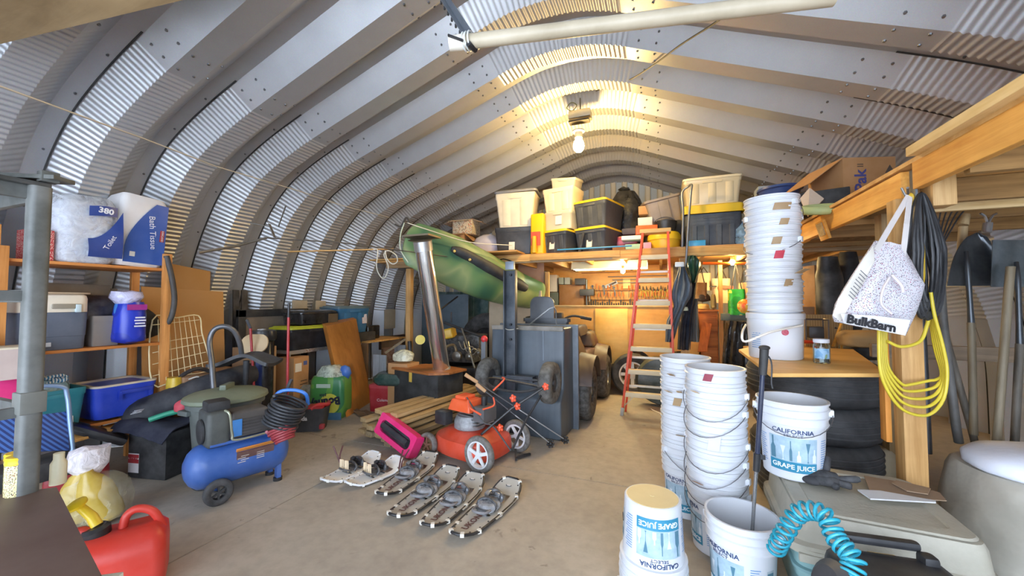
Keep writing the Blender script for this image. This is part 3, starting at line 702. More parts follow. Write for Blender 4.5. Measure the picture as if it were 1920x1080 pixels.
m = MB(); m.tube([(.14*math.cos(t), 0, .13+.09*math.sin(t)) for t in [PI*i/12 for i in range(13)]], .005, 6); m.build('handle', BLK, bt)
# yellow topped stacked crates + big clear bin
xc = aY(1338, 440, 5.35).x
for i in range(3):
    tote('stacking_crate', 'dark blue-grey crate, %s of the nested three under the yellow lid' % ('lowest', 'middle', 'topmost')[i], Vector((xc, 5.62, Z+i*.045)), .64-.0*i, .46, .33, mat('#39424d', .5), None, ribs=4, openlid=False, taper=.9, group='nested crates under the yellow lid', handle=i == 2)
yl = thing('thick_yellow_lid', 'thick bright yellow lid on the nested dark crates', 'tray', Vector((xc, 5.62, Z+.425)))  # thick yellow lid of the crates, kept as a separate object
m = MB(); m.rings([[Vector((x, y, z)) for x, y in rrect(.68, .5, .04, 3)] for z in (0, .10)]+[[Vector((x, y, .115)) for x, y in rrect(.64, .46, .04, 3)]]); m.build('lid_shell', YEL, yl)
m = MB(); m.rings([[Vector((x, y, z)) for x, y in rrect(.70, .52, .04, 3)] for z in (.0, .02)]); m.build('lid_rim', YEL, yl)
tote('large_clear_bin', 'large milky clear bin on the thick yellow lid', Vector((xc+.0, 5.62, Z+.542)), .66, .48, .36, mat('#d9cba6', .3, 0, .05, 3, alpha=.93), mat('#e2d6b4', .35), taper=.88, ribs=3)
odd('light_blue_tray', 'light blue tray in front of the dark crates', 1292, 449, 1323, 461, 5.26, .2, mat('#3aa5dc', .4), 'tray', .004, z=Z)
wj = thing('water_bottle', 'clear blue water bottle at the right end of the loft, behind the bucket tower', 'bottle', Vector((aY(1392, 440, 5.4).x, 5.45, Z)))
m = MB(); m.lathe([(.07, 0), (.085, .02), (.085, .09), (.078, .1), (.085, .11), (.085, .2), (.05, .25), (.025, .27), (.025, .3)], (0, 0, 0), 24); m.build('bottle_body', film('#8db4d4', .7, .1), wj)
m = MB(); m.cyl((0, 0, .3), (0, 0, .32), .028); m.build('cap', mat('#e8ecef', .4), wj)
# grey tube frame (hand truck) in front
ht = thing('tube_frame', 'grey bent tube frame standing on the loft edge right of the ladder', 'frame', Vector((aY(1285, 470, 5.12).x, 5.12, Z)))
H0 = ht.location.copy(); m = MB()
pts = [aY(1279, 463, 5.2), aY(1281, 400, 5.2), aY(1279, 362, 5.22), aY(1290, 350, 5.2), aY(1297, 347, 5.14), aY(1295, 365, 5.12), aY(1290, 430, 5.12), aY(1286, 490, 5.12), aY(1281, 505, 5.1)]
m.tube([p-H0 for p in catmull(pts, 6)], .014, 10); m.build('tube', mat('#8e9296', .35, .6), ht)
# blue pool-like tub behind the bucket tower and the right loft things
m = MB(); c = aD(1462, 372, 3.9); m.lathe([(.15, 0), (.18, .07), (.2, .08), (.2, .1), (.17, .1), (.13, .02)], c, 32); single('blue_basin', m, mat('#1f3f7c', .4), 'dark blue round basin behind the top of the white bucket tower', 'basin')
m = MB(); m.box((aD(1447, 358, 4.2)), (.3, .2, .08)); single('grey_tray', m, mat('#8f9aa6', .4), 'small grey tray behind the blue basin', 'tray', bevel=.01)
m = MB(); p = [aD(1500, 372, 3.2), aD(1518, 352, 3.2), aD(1545, 372, 3.1), aD(1515, 405, 3.05)]; m.sheet(p, .012); single('paper_sheets', m, mat('#ddc9b4', .8), 'pale sheets of paper lying behind the bucket tower', 'paper')
XL = 1.3; ZL = 2.122
pk = thing('moving_box', 'tall brown moving carton with blue lettering on the right-hand loft', 'box', (1.55, 4.05, ZL))
c1 = aD(1581, 300, 3.35); c2 = aD(1670, 290, 3.1); c0 = aD(1527, 330, 3.6)
m = MB(); m.box((.0, 0, .25), (.42, .42, .50)); 
A1 = aD(1583, 400, 3.2); pk.rotation_euler = (0, 0, .30); pk.location = Vector((A1.x+.21*math.cos(.3)-.21*math.sin(.3), A1.y+.21*math.sin(.3)+.21*math.cos(.3), ZL)); 
m.build('box_body', CARD, pk, bevel=.004)
m = MB(); m.sheet([(-.21, -.21, .49), (-.21, .21, .49), (-.44, .21, .30), (-.44, -.15, .30)], .005); m.build('flap', CARD, pk)
text('Pak', .13, facing((-.07, -.213, .3), 0, 0, PI/2), mat('#3b3f8c', .6), pk, bold=.003)
text('a', .13, facing((-.07, -.213, .07), 0, 0, PI/2), mat('#3b3f8c', .6), pk, bold=.003)
text('II', .07, facing((-.07, -.213, .43), 0, 0, PI/2), mat('#4d4038', .6), pk)
m = MB(); m.sheet([(.12, -.212, .36), (.2, -.212, .36), (.16, -.212, .43)], .001); m.build('handling_mark', mat('#4d4038', .6), pk)
m = MB(); c = aD(1540, 378, 3.2); m.box(c+Vector((0, .1, 0)), (.42, .35, .16), (0, 0, -.3)); bc = single('black_crate', m, BLKM, 'black crate with a glossy pale front under the moving carton', 'crate', bevel=.01)
c = aD(1543, 392, 2.95); m = MB(); m.tube([c+Vector((.13*math.cos(t), .09*math.sin(t), .03*math.sin(t))) for t in [2*PI*i/24 for i in range(24)]], .032, 10, True)
single('foam_ring', m, mat('#b9c98a', .6), 'pale green foam ring resting on the orange edge board', 'ring cushion', smooth=60)
sg = thing('wooden_plaque', 'small carved wooden plaque hanging tilted on the orange edge board', 'plaque', aX(1543, 432, XF-.04), rot=(0, 0, 0))
sg.rotation_euler = (.25, 0, -PI/2)
m = MB(); m.box((0, 0, 0), (.16, .02, .15)); m.build('board', wood('#e0a445', '#c2802e', 0), sg, bevel=.004)
m = MB(); m.box((0, -.012, .01), (.11, .006, .1)).jitter(.004, 30); m.build('carved_panel', mat('#a5844a', .6, 0, .4, 40), sg)
# ---------------------------------------------------------------- left wall shelving and everything on and around it
SW = wood('#dd9450', '#bd7434', 1); SWZ = wood('#e0a05c', '#bf7b3c', 2)
XS = -4.1
def fx(px0, py0, px1, py1, X):
    a = aX(px0, py1, X); b = aX(px1, py0, X); return (a.y+b.y)/2, a.z, b.y-a.y, aX(px0, py0, X).z-a.z
SH = thing('wooden_shelf_unit', 'orange-stained wooden shelf unit with three boards against the left wall', 'shelf', (XS-.25, 1.6, 0))
def q(p): return Vector(p)-Vector((XS-.25, 1.6, 0))
for z, n in ((1.70, 1), (1.05, 2), (.46, 3)):
    m = MB(); m.box(q((XS-.25, 1.6, z-.011)), (.5, .92, .022)); m.build('shelf_board', SW, SH, bevel=.002)
for x in (XS-.02, XS-.48):
    for y in (1.16, 2.04):
        m = MB(); h = 1.83 if (y > 2 and x > -4.3) else 1.78
        m.box(q((x+(.03 if x > -4.3 else 0), y+(.02 if y > 2 else -.02), h/2)), (.036, .06, h)); m.build('upright', SWZ, SH, bevel=.003)
S2 = thing('low_shelf_unit', 'second orange wooden shelf unit at the left edge behind the grey rack', 'shelf', (XS-.25, .7, 0))
for z in (1.91, 1.28, .62):
    m = MB(); m.box(Vector((0, 0, z)), (.5, .8, .03)); m.build('shelf_board', SW, S2, bevel=.002)
for y in (-.41, .41):
    for x in (-.24, .24):
        m = MB(); m.box((x, y, .96), (.05, .05, 1.92)); m.build('upright', SWZ, S2, bevel=.003)
for (lab, name, cat, y, z, w, h, mt, dx) in (('red boxed tubes standing on the top of the left-edge shelf', 'red_tube', 'tube', 1.0, 1.93, .028, .21, mat('#c8272b', .4), 0), ('second red tube beside the first on the left-edge shelf', 'red_tube', 'tube', 1.05, 1.93, .028, .21, mat('#c8272b', .4), .02)):
    m = MB(); m.cyl((XS-.05+dx, y, z), (XS-.05+dx, y, z+h), w); single(name, m, mt, lab, cat, 'red tubes on the left shelf')
m = bag_mb(.3, .3, .26, 1.2, .05); m.v = [v+Vector((XS-.18, .93, 1.30)) for v in m.v]; single('white_cloth_bundle', m, mat('#c9ccd8', .8), 'white and black bundle on the left-edge shelf', 'cloth', smooth=60)
m = bag_mb(.3, .3, .2, 2.2, .04); m.v = [v+Vector((XS-.02, .84, 1.60)) for v in m.v]; single('baseball_hat', m, mat('#1f2024', .8), 'black hat lying on top of the white bundle at the left edge', 'hat', smooth=60)
m = MB(); m.ell((XS-.02, .66, 1.40), (.12, .12, .09)); single('green_helmet', m, mat('#4c6b3a', .4), 'green rounded object at the far left edge of the shelf', 'helmet', smooth=60)
m = bag_mb(.36, .4, .5, 4.4, .05, .5); m.v = [v+Vector((XS+.12, .93, .70)) for v in m.v]; single('black_fleece_bag', m, mat('#0f1012', .85, 0, .3, 30), 'black fleecy bag at the left edge behind the grey post', 'bag', smooth=60)
pb = thing('pink_white_carton', 'pink and white open carton at the left edge behind the grey post', 'box', aD(-2, 752, 2.45))
m = MB(); m.box((0, 0, .09), (.26, .22, .18)); m.build('pink_lower', mat('#e0237c', .5), pb, bevel=.004)
m = MB(); m.box((0, 0, .26), (.25, .21, .16)); m.build('white_upper', mat('#e5ddc4', .6), pb, bevel=.004)
m = MB(); m.sheet([(.13, -.1, .33), (.13, .1, .33), (.19, .1, .15), (.19, -.1, .15)], .004); m.build('flap', mat('#c9b9b4', .6), pb)
# vinyl packs on top
def pack(name, label, y, z, w, h, d, seed, rz=0):
    T = thing(name, label, 'toilet paper pack', (XS-.25, y, z), PI/2+rz)
    return T
PW = mat('#dfe4f2', .35, 0, .08, 5, .4, 14); NAVY = mat('#1f3f8c', .3, 0, .1, 5, .3, 14); TR = film('#dfe4ea', .45, .12)
y, z, w, h = fx(95, 362, 225, 495, -4.15)
PA = thing('tissue_bulk_pack', 'large clear bulk pack of toilet paper marked 380, left of the upright pack', 'toilet paper', (XS-.20, y, 1.702), PI/2)
def slab(w, d, h, r, jit, seed, n=4):
    m = MB(); rings = []
    for z, s in ((0, .9), (.03, .98), (h*.3, 1.0), (h*.7, 1.0), (h-.04, .97), (h, .86)): rings.append([Vector((x*s, yy*s, z)) for x, yy in rrect(w, d, r, n)])
    m.rings(rings); m.jitter(jit, 7, seed); return m
m = slab(w*.92, .36, h*.93, .1, .018, 2.0); m.build('paper_rolls', PW, PA, smooth=60)
m = slab(w*1.06, .42, h*1.0, .12, .03, 5.0); m.build('clear_wrap', TR, PA, smooth=60)
m = MB(); m.grid(lambda u, v: Vector((-.02+.18*u*.9+.0, -.222-.012*math.sin(3*u), h*(.70+.15*v+.03*math.sin(2*u)))), 8, 4); m.build('navy_top_band', NAVY, PA, thick=.003)
m = MB(); m.grid(lambda u, v: Vector((-.02+.2*u, -.225-.01*math.sin(4*v), .05+v*(.14+.24*u*u))), 8, 8); m.build('navy_side_panel', NAVY, PA, thick=.003)
text('380', .06, facing((.07, -.238, h*.80), 0, 0, -.1), mat('#f2f4fa', .4), PA, bold=.002)
text('Toilet', .05, facing((.10, -.237, .17), 0, 0, 1.15), mat('#f2f4fa', .4), PA)
y, z, w, h = fx(212, 357, 308, 497, -4.15)
PB = thing('upright_tissue_pack', 'upright white and blue pack of bath tissue at the right end of the top shelf', 'toilet paper', (XS-.17, y+.0, 1.702), PI/2, rot=(0, .06, PI/2))
m = slab(w, .30, h, .05, .008, 3.0); m.build('wrapped_rolls', mat('#e9e6e4', .35, 0, .06, 5, .3, 14), PB, smooth=60)
m = MB(); hh = h
def blue(u, v):
    z = .03+v*(hh-.08); lo = w*(-.38+.9*max(0, v-.25)**1.6) if v > .25 else -w*.38
    return Vector((lo+(w*.46-lo)*u, -.158, z))
m.grid(blue, 6, 12); m.build('blue_panel', mat('#2054a8', .3, 0, .1, 4), PB, thick=.003)
text('Bath Tissue', .062, facing((.05, -.164, hh*.5), 0, 0, PI/2+.12+PI), mat('#eef2fb', .4), PB)
m = MB(); m.box((.12, -.162, hh*.47), (.03, .003, .1)); m.build('red_label', mat('#a3202c', .4), PB)
text('KIRKLAND', .02, facing((.12, -.166, hh*.47), 0, 0, -PI/2), mat('#f2f2f4', .4), PB)
m = MB(); m.box((-.07, -.162, .1), (.035, .003, .04)); m.build('bar_code', mat('#d8d8d2', .5), PB)
y, z, w, h = fx(66, 432, 96, 490, -4.1)
m = MB(); m.box((XS-.12, y, 1.703+h/2), (.2, w+.05, h)); single('patterned_gift_box', m, spotted('#b8323a', ['#efe9dd', '#efe9dd'], 34, .34), 'red and white patterned box at the left end of the top shelf', 'box', bevel=.004)
# cooler
y, z, w, h = fx(30, 537, 172, 655, XS+.0)
CO = thing('picnic_cooler', 'large slate grey picnic cooler with white lid on the middle shelf', 'cooler', (XS-.22, y, 1.052), PI/2)
m = MB(); hb = h*.64; m.rings([[Vector((x*s, yy*s, z)) for x, yy in rrect(w*.96, .42, .04)] for z, s in ((0, .95), (.01, .97), (hb*.35, .985), (hb*.36, 1.0), (hb, 1.02))]); m.build('body', mat('#5b6678', .5, 0, .1), CO)
m = MB(); m.rings([[Vector((x*s, yy*s, z)) for x, yy in rrect(w*.98, .44, .05)] for z, s in ((hb+.002, 1.0), (hb+.10, 1.0), (hb+.125, .97), (hb+.135, .90))]); m.build('lid', mat('#e6dcc8', .45), CO)
m = MB(); m.box((w*.14, -.225, hb+.045), (w*.42, .02, .035)); m.build('lid_handle_recess', mat('#8f8674', .5), CO, bevel=.006)
m = MB(); m.box((w*.30, -.23, hb+.03), (.03, .02, .06)); m.build('latch', mat('#cfe3ea', .3), CO, bevel=.004)
m = MB(); m.box((-w*.22, -.218, hb*.16), (.12, .006, .03)); m.build('side_grip', mat('#cfd8e0', .3), CO, bevel=.002)
m = MB(); c = aX(110, 528, XS-.1); m.rings([[Vector((x, yy*1.0, z)) for x, yy in rrect(.28, .36, .1)] for z in (0, .012)]); m.v = [v+Vector((XS-.2, y+.05, 1.052+hb+.137)) for v in m.v]; single('flat_tray', m, mat('#cbb79a', .6), 'thin curved tan tray lying on the cooler lid', 'tray')
# clear bin, dark bag, ice melter bag
y, z, w, h = fx(172, 590, 232, 645, XS-.02)
tote('clear_bin', 'frosted clear bin between the grey cooler and the blue bag', Vector((XS-.24, y+.01, 1.052)), w*.95, .36, .24, mat('#a79f98', .35, 0, .1, 5, alpha=.85), None, rz=PI/2, ribs=0, openlid=True, taper=.92, handle=False)
m = bag_mb(.26, .34, .22, 8.8, .05, .5); m.v = [v+Vector((XS-.26, y-.0, 1.24)) for v in m.v]; single('dark_purple_bag', m, mat('#2c2530', .3, 0, .3, 9, .6, 10), 'shiny dark purple bag spilling out of the frosted bin', 'bag', smooth=60)
y, z, w, h = fx(226, 545, 283, 645, XS+.05)
IM = thing('salt_bag', 'blue plastic bag with white lettering at the right end of the middle shelf', 'bag', (XS-.05, y, 1.052), PI/2)
m = bag_mb(w*1.1, .2, h*.82, 2.9, .02, .8, flat=.08); m.build('bag_body', camo(['#2a3fc0', '#2438b0', '#4b8fe0'], 5, .3), IM, smooth=60)
m = MB(); m.lathe([(.04, h*.74), (.07, h*.8), (.11, h*.9), (.09, h*1.02), (.03, h*1.05)], (-.02, 0, 0), 16).jitter(.02, 16); m.build('gathered_top', film('#dfe0ff', .75, .15), IM, smooth=60)
m = MB(); m.box((0, -.112, h*.72), (w*.7, .004, .045)); m.build('magenta_band', mat('#a3208c', .4), IM)
m = MB()
for k in range(4): m.box((.02, -.116, h*(.52-.055*k)), (w*(.35+.06*(k % 2)), .003, .012))
m.build('white_lettering', mat('#e8ecff', .4), IM, kind='stuff')
# things behind, on the shelves
for (lab, px, py, X, w_, h_, col) in (('folded dark cloth behind the grey cooler', 100, 520, -4.4, .3, .08, '#3a3638'), ('black bag on the middle shelf behind the frosted bin', 260, 560, -4.45, .3, .3, '#121214')):
    a = aX(px, py, X); m = bag_mb(w_, .2, h_, px, .04); m.xf((a.x, a.y, 1.055 if px > 150 else a.z), (0, 0, PI/2)); single('cloth_bundle', m, mat(col, .8), lab, 'cloth', smooth=60) if px > 150 else None
odd_m = MB(); odd_m.box((XS-.36, 1.62, 1.46), (.1, .5, .12)); odd_m.box((XS-.36, 1.62, 1.3), (.12, .4, .5)); single('brown_paper_stack', odd_m, mat('#6f604c', .8), 'brown paper and card stacked at the back of the middle shelf', 'paper stack', bevel=.005)
# teal tote + bag, blue cooler
ya = aX(40, 790, XS+.05).y; yb_ = aX(166, 790, XS+.05).y
tote('teal_tote', 'teal tote with a paper sticker on the lowest shelf', Vector((XS-.2, (ya+yb_)/2-.02, .462)), yb_-ya+.04, .44, .30, mat('#2f8fa0', .4), None, rz=PI/2, ribs=0, openlid=True, taper=.86, sticker=(.07, .06, .1, .07, LABEL_M))
m = bag_mb(.32, .34, .17, 6.6, .06, .6); m.v = [v+Vector((XS-.2, (ya+yb_)/2-.02, .66)) for v in m.v]
single('rope_bag', m, film('#a9d4ec', .85, .15), 'clear bag of pale blue rope piled in the teal tote', 'bag', smooth=60)
m = MB()
for k in range(5):
    t0 = k*.9; m.tube([Vector((XS-.17+.09*math.cos(t+t0), (ya+yb_)/2-.03+.12*math.sin(t*1.3+t0), .80+.02*math.sin(3*t)+.01*k)) for t in [2*PI*i/16 for i in range(14)]], .011, 6)
single('blue_rope', m, stripes('#e4f2fa', '#2f7fb8', 60, 'Y', .6), 'pale blue and navy rope coiled on the clear bag', 'rope')
y, z, w, h = fx(170, 705, 293, 775, XS+.0)
BC = thing('blue_cooler', 'bright blue open cooler with white inside on the lowest shelf', 'cooler', (XS-.16, y, .462), PI/2, rot=(0, 0, PI/2))
m = MB(); m.rings([[Vector((x*s, yy*s, z)) for x, yy in rrect(w, .40, .05)] for z, s in ((.02, .86), (.05, .89), (.27, 1.0))]); m.build('body', mat('#1f43c8', .35), BC)
m = MB(); m.rings([[Vector((x*s, yy*s, z)) for x, yy in rrect(w, .40, .05)] for z, s in ((.27, 1.01), (.285, 1.01), (.285, .88), (.12, .84))]+[], False); m.build('white_liner', mat('#d9cdb8', .5), BC)
m = MB(); m.box((.05, -.205, .215), (w*.5, .025, .03)).box((.05-w*.24, -.203, .19), (.025, .02, .07)).box((.05+w*.24, -.203, .19), (.025, .02, .07)); m.build('swing_handle', mat('#1b3ab0', .35), BC, bevel=.005)
m = MB(); m.box((XS+.02, 1.63, .40), (.14, .42, .02), (0, .1, .2)); single('loose_board', m, PINE, 'pale loose board under the blue cooler', 'board', bevel=.002)
# folding step stool
ST = thing('folding_chair', 'folding chair with blue striped seat and pale tube frame below the teal tote', 'chair', (-3.86, 1.2, 0))
m = MB(); pts = [aX(20, 728, -3.8), aX(112, 724, -3.8), aX(126, 742, -3.8), aX(131, 790, -3.78), aX(137, 850, -3.75), aX(143, 905, -3.72)]
m.tube([p-ST.location for p in catmull(pts, 6)], .013, 10); m.build('tube_frame', mat('#8aa6cc', .3, .4), ST)
a = aX(-5, 850, -3.76); b = aX(128, 845, -3.76); c = aX(122, 772, -3.82); d = aX(-5, 788, -3.82)
m = MB(); m.sheet([p-ST.location for p in (a, b, c, d)], .02); m.build('striped_seat', stripes('#20346b', '#3f66ac', 75, 'DIAGONAL', .6), ST, bevel=.006)
m = MB(); m.box(aX(70, 880, -3.85)-ST.location, (.25, .45, .12)); m.build('black_base', BLKM, ST, bevel=.01)
# black trays, rear gas can, black box with shirt
m = MB(); a = aX(140, 800, -3.95); b = aX(262, 835, -3.75); m.beam(a+Vector((-.18, 0, 0)), b+Vector((-.22, .02, 0)), .16, .06, (0, 0, 1)); single('black_sled', m, mat('#17171a', .3), 'long black plastic tray behind the rear red fuel can', 'tray', bevel=.02)
def jerry(name, label, loc, rz, w, d, h, m_, spout):
    T = thing(name, label, 'fuel can', loc, rz); k = MB()
    def rg(z, sx, sy): return [Vector((x*sx, yy*sy, z)) for x, yy in rrect(w, d, .05, 5)]
    k.rings([rg(0, .9, .9), rg(.015, .98, .98), rg(h*.08, 1, 1), rg(h*.5, 1.0, 1.0), rg(h*.66, .97, .95), rg(h*.74, .86, .72), rg(h*.79, .74, .5)]); 
    k.build('can_body', m_, T, smooth=50)
    k = MB(); k.tube(catmull([(.02*w, 0, h*.74), (.06*w, 0, h*.93), (.17*w, 0, h*.99), (.33*w, 0, h*.9), (.44*w, 0, h*.66)], 6), [.015*h/.3]*25, 10); k.build('handle', m_, T, smooth=60)
    k = MB(); k.tube(catmull([(-.46*w, 0, h*.62), (-.40*w, 0, h*.86), (-.3*w, 0, h*.84)], 5), .018*h/.3, 8); k.build('front_handle', m_, T, smooth=60)
    c = Vector((-.22*w, 0, h*.76))
    k = MB(); k.lathe([(.052, -.01), (.055, .035), (.042, .05), (.001, .05)], c, 20, (0, -.2, 0)); k.build('spout_collar', BLK, T)
    k = MB()
    if spout: k.tube([c+Vector((0, 0, .05)), c+Vector((-.02, .015, .09)), c+Vector((-.075, .055, .145))], [.022, .021, .017], 10); k.lathe([(.038, 0), (.04, .012), (.02, .02)], c+Vector((-.078, .057, .145)), 16, (0, -.5, .6))
    else: k.cyl(c+Vector((0, 0, .045)), c+Vector((0, 0, .065)), .025)
    k.build('spout', mat('#f2cf1b', .35), T)
    return T
jerry('fuel_can', 'dark red fuel can on the floor behind, beside the black box', Vector((-4.0, 1.50, 0)), 1.25, .34, .24, .31, mat('#b0242c', .4), False)
# black box FRAGILE
BX = thing('black_box', 'black box with a FRAGILE sticker on the floor, clothes on top', 'box', (-3.86, 2.0, 0), .21)
m = MB(); m.box((0, 0, .18), (.36, .34, .36)); m.build('box_body', mat('#131519', .6, 0, .2), BX, bevel=.01)
m = MB(); m.box((-.12, -.172, .12), (.1, .002, .15)); m.build('sticker', mat('#e8e4e4', .5), BX)
m = MB(); m.box((-.12, -.174, .175), (.1, .002, .025)).box((-.12, -.174, .135), (.1, .002, .03)); m.build('red_bands', mat('#b0232c', .5), BX)
text('FRAGILE', .022, facing((-.12, -.1755, .155), 0, 0), mat('#b0232c', .5), BX, bold=.001)
ts = thing('navy_shirt', 'folded navy shirt with white letters draped over the black box', 'shirt', (-3.88, 1.95, .362), .3)
m = MB(); m.grid(lambda u, v: Vector((-.24+.46*u, -.2+.42*v, .05+.05*math.sin(3*u+1)*math.cos(2.5*v)+.02*noise.noise(Vector((u*5, v*5, 1)))-(.10*max(0, .18-v)*4))), 16, 14); m.build('cloth', mat('#151b33', .85), ts, thick=.01, smooth=60)
text('TAXI', .085, Matrix.Translation((-.10, -.10, .165))@Matrix.Rotation(-.9, 4, 'Z')@Matrix.Rotation(.15, 4, 'X'), mat('#dfe8f2', .6), ts, bold=.003)
m = MB(); m.tube(catmull([(.02, -.12, .10), (.10, -.05, .13), (.16, .02, .14), (.2, .1, .17)], 5), .02, 7); m.build('green_strap', mat('#1f9a78', .5), ts)
m = bag_mb(.12, .1, .1, 1.9, .05); m.v = [v+Vector((-3.68, 1.99, .50)) for v in m.v]; single('red_glove', m, mat('#c23b4a', .7), 'red glove bundle between the black box and the green-lidded bin', 'glove', smooth=60)
# long dark padded bag
pts = [aD(228, 792, 3.25), aD(300, 762, 3.3), aD(400, 722, 3.55), aD(470, 700, 3.9)]
m = MB(); rr = []
P = catmull(pts, 6); n = len(P)
for i, p in enumerate(P): rr.append(.02+.11*min(1, (i/3.0)**.5)*(1-.25*i/n))
m.tube(P, rr, 16); single('padded_gear_bag', m, mat('#171a26', .7, 0, .2), 'long dark navy padded gear bag lying sloped behind the green-lidded bin', 'bag', smooth=60)
# grey plastic rack near the viewer with its brown table
ZT = .5
Q = [aZ(-260, 975, ZT), aZ(106, 925, ZT), aZ(190, 1095, ZT), aZ(-200, 1500, ZT)]
TBc = Vector((-2.6, .5, 0))
TB = thing('brown_table', 'dark brown flat table top in the near left corner', 'table', TBc)
m = MB(); m.sheet([p-TBc for p in Q], -.03); m.build('table_top', mat('#5f4a40', .5, 0, .12, 3), TB, bevel=.003)
for p in (Q[0], Q[1], Q[2], Q[3]):
    p2 = p.lerp((Q[0]+Q[1]+Q[2]+Q[3])/4, .12)-TBc; m = MB(); m.cyl((p2.x, p2.y, 0), (p2.x, p2.y, ZT-.031), .02); m.build('leg', BLKM, TB)
pb_ = aZ(47, 936, ZT); pt = aD(68, 342, 1.72); H = pt.z-ZT
RK = thing('grey_storage_rack', 'weathered grey post-and-rail storage rack at the left edge', 'rack', pb_)
GP = mat('#5a5d59', .55, 0, .25, 6)
m = MB(); 
m.rings([[Vector((x+ox, yy+oy, z)) for x, yy in rrect(.072, .072, .02, 3)] for z, ox, oy in ((0, 0, 0), (H, 0.0, 0.0))]); m.build('post', GP, RK)
for z, hh_, yo in ((H-.03, .08, 0), (aX(10, 557, pb_.x).z*0+.93, .06, 0), (.40, .06, 0)):
    m = MB(); m.box((-.30, yo, z), (.62, .03, hh_)).box((-.02, -.3, z), (.03, .62, hh_*.8)); m.build('rail', GP, RK, bevel=.006)
m = MB(); m.box((-.28, -.28, H+.01), (.62, .62, .02)); m.build('top_shelf', mat('#2b2e2c', .6, 0, .2), RK, bevel=.004)
m = MB(); m.box((0.0, 0, .44), (.085, .085, .10)); m.build('joint_collar', mat('#6a6c66', .6), RK, bevel=.008)
m = MB(); m.beam(Vector((-.25, -.1, H+.05)), Vector((.06, .06, H+.045)), .1, .02); m.box((.02, .02, H+.05), (.05, .06, .05)); single_o = m; single_o.v = [v+pb_ for v in m.v]; single('tool_tray', single_o, mat('#3c4038', .6, 0, .3), 'dark metal tray with a clip on top of the grey rack', 'tray', bevel=.003)
# jars and cartons on the brown table's far edge
yc = aZ(18, 940, ZT)
for k, (dx, dy, r, hh_, colb, coll, lab) in enumerate(((0.02, .02, .045, .2, '#e5dfb0', '#e8c41c', 'jar with a yellow lid and floral label at the left edge of the brown table'), (-.09, .05, .045, .19, '#d8cfa8', '#e8c41c', 'second yellow-lidded jar further left on the brown table'))):
    J = thing('yellow_lid_jar', lab, 'jar', yc+Vector((dx, dy, .001)))
    m = MB(); m.lathe([(r*.95, 0), (r, .01), (r, hh_*.82), (r*.9, hh_*.86)], (0, 0, 0), 20); m.build('jar_body', spotted('#e0d79a', ['#7a2f2a', '#3d2b22', '#f0e9c0'], 40, .4), J)
    m = MB(); m.lathe([(r*1.03, hh_*.84), (r*1.05, hh_*.87), (r*1.0, hh_*.92), (r*1.05, hh_*.97), (r*.95, hh_)], (0, 0, 0), 20); m.build('lid', mat(coll, .35), J)
m = MB(); m.box(aZ(-8, 935, ZT)+Vector((0, -.03, .085)), (.07, .05, .17)); single('white_spray_box', m, mat('#c9d4dc', .4), 'small white box at the very left edge of the brown table', 'box', bevel=.004)
m = MB(); p = aZ(74, 925, ZT)+Vector((-.01, .06, .001)); m.lathe([(.03, 0), (.03, .10), (.02, .12), (.02, .15), (.001, .15)], p+Vector((-.05, .02, 0)), 18); single('cream_bottle', m, mat('#e9e2c0', .4), 'cream plastic bottle peeking out behind the grey post', 'bottle')
# sack behind the post, oil bottle bag, front fuel can
m = bag_mb(.34, .26, .36, 3.7, .05, .4); m.v = [v+Vector((-4.1, 1.27, .0)) for v in m.v]
sk = single('paper_sack', m, mat('#e2d2b4', .7, 0, .1, 5, .3, 10), 'cream sack with faint print standing behind the grey post', 'sack', smooth=60)
OB = thing('oil_bottle_bag', 'clear bag holding bottles of golden oil behind the front fuel can', 'bag', (-3.38, 1.37, 0), .6)
for dx, dy, tl in ((-.12, .02, -.12), (.08, -.02, .22)):
    m = MB(); m.lathe([(.06, .0), (.085, .02), (.09, .08), (.085, .12), (.09, .16), (.085, .22), (.06, .28), (.03, .32), (.03, .34)], (0, 0, 0), 20); m.xf((dx, dy, .02), (.1, tl*-1.4, 0)); m.build('oil_bottle', mat('#c2a53c', .25, 0, .15, 9), OB)
m = bag_mb(.34, .24, .30, 7.7, .05, .5); m.build('clear_bag', film('#efe6c0', .25, .1), OB, smooth=60)
m = MB(); m.lathe([(.05, .26), (.04, .3), (.1, .38), (.08, .46), (.02, .47)], (-.05, 0, 0), 14).jitter(.045, 11); m.build('knotted_top', film('#f2ecee', .8, .12), OB, smooth=60)
g = Vector((-2.62, 1.17, 0))
g = aD(222, 1080, 1.93); jerry('red_fuel_can', 'bright red fuel can with a yellow spout at the lower left', Vector((g.x, g.y, .0)), 1.02, .36, .26, .37, mat('#d6321f', .4), True)
m = MB(); c = aD(195, 1082, 1.35); m.box(c+Vector((0, 0, -.03)), (.07, .07, .04), (0, 0, .6)); m.box((c.x, c.y, (c.z-.05)/2), (.05, .05, c.z-.05)); single('white_box_corner', m, mat('#dfe6e6', .4), 'white boxed post top at the bottom left edge', 'box', bevel=.003)
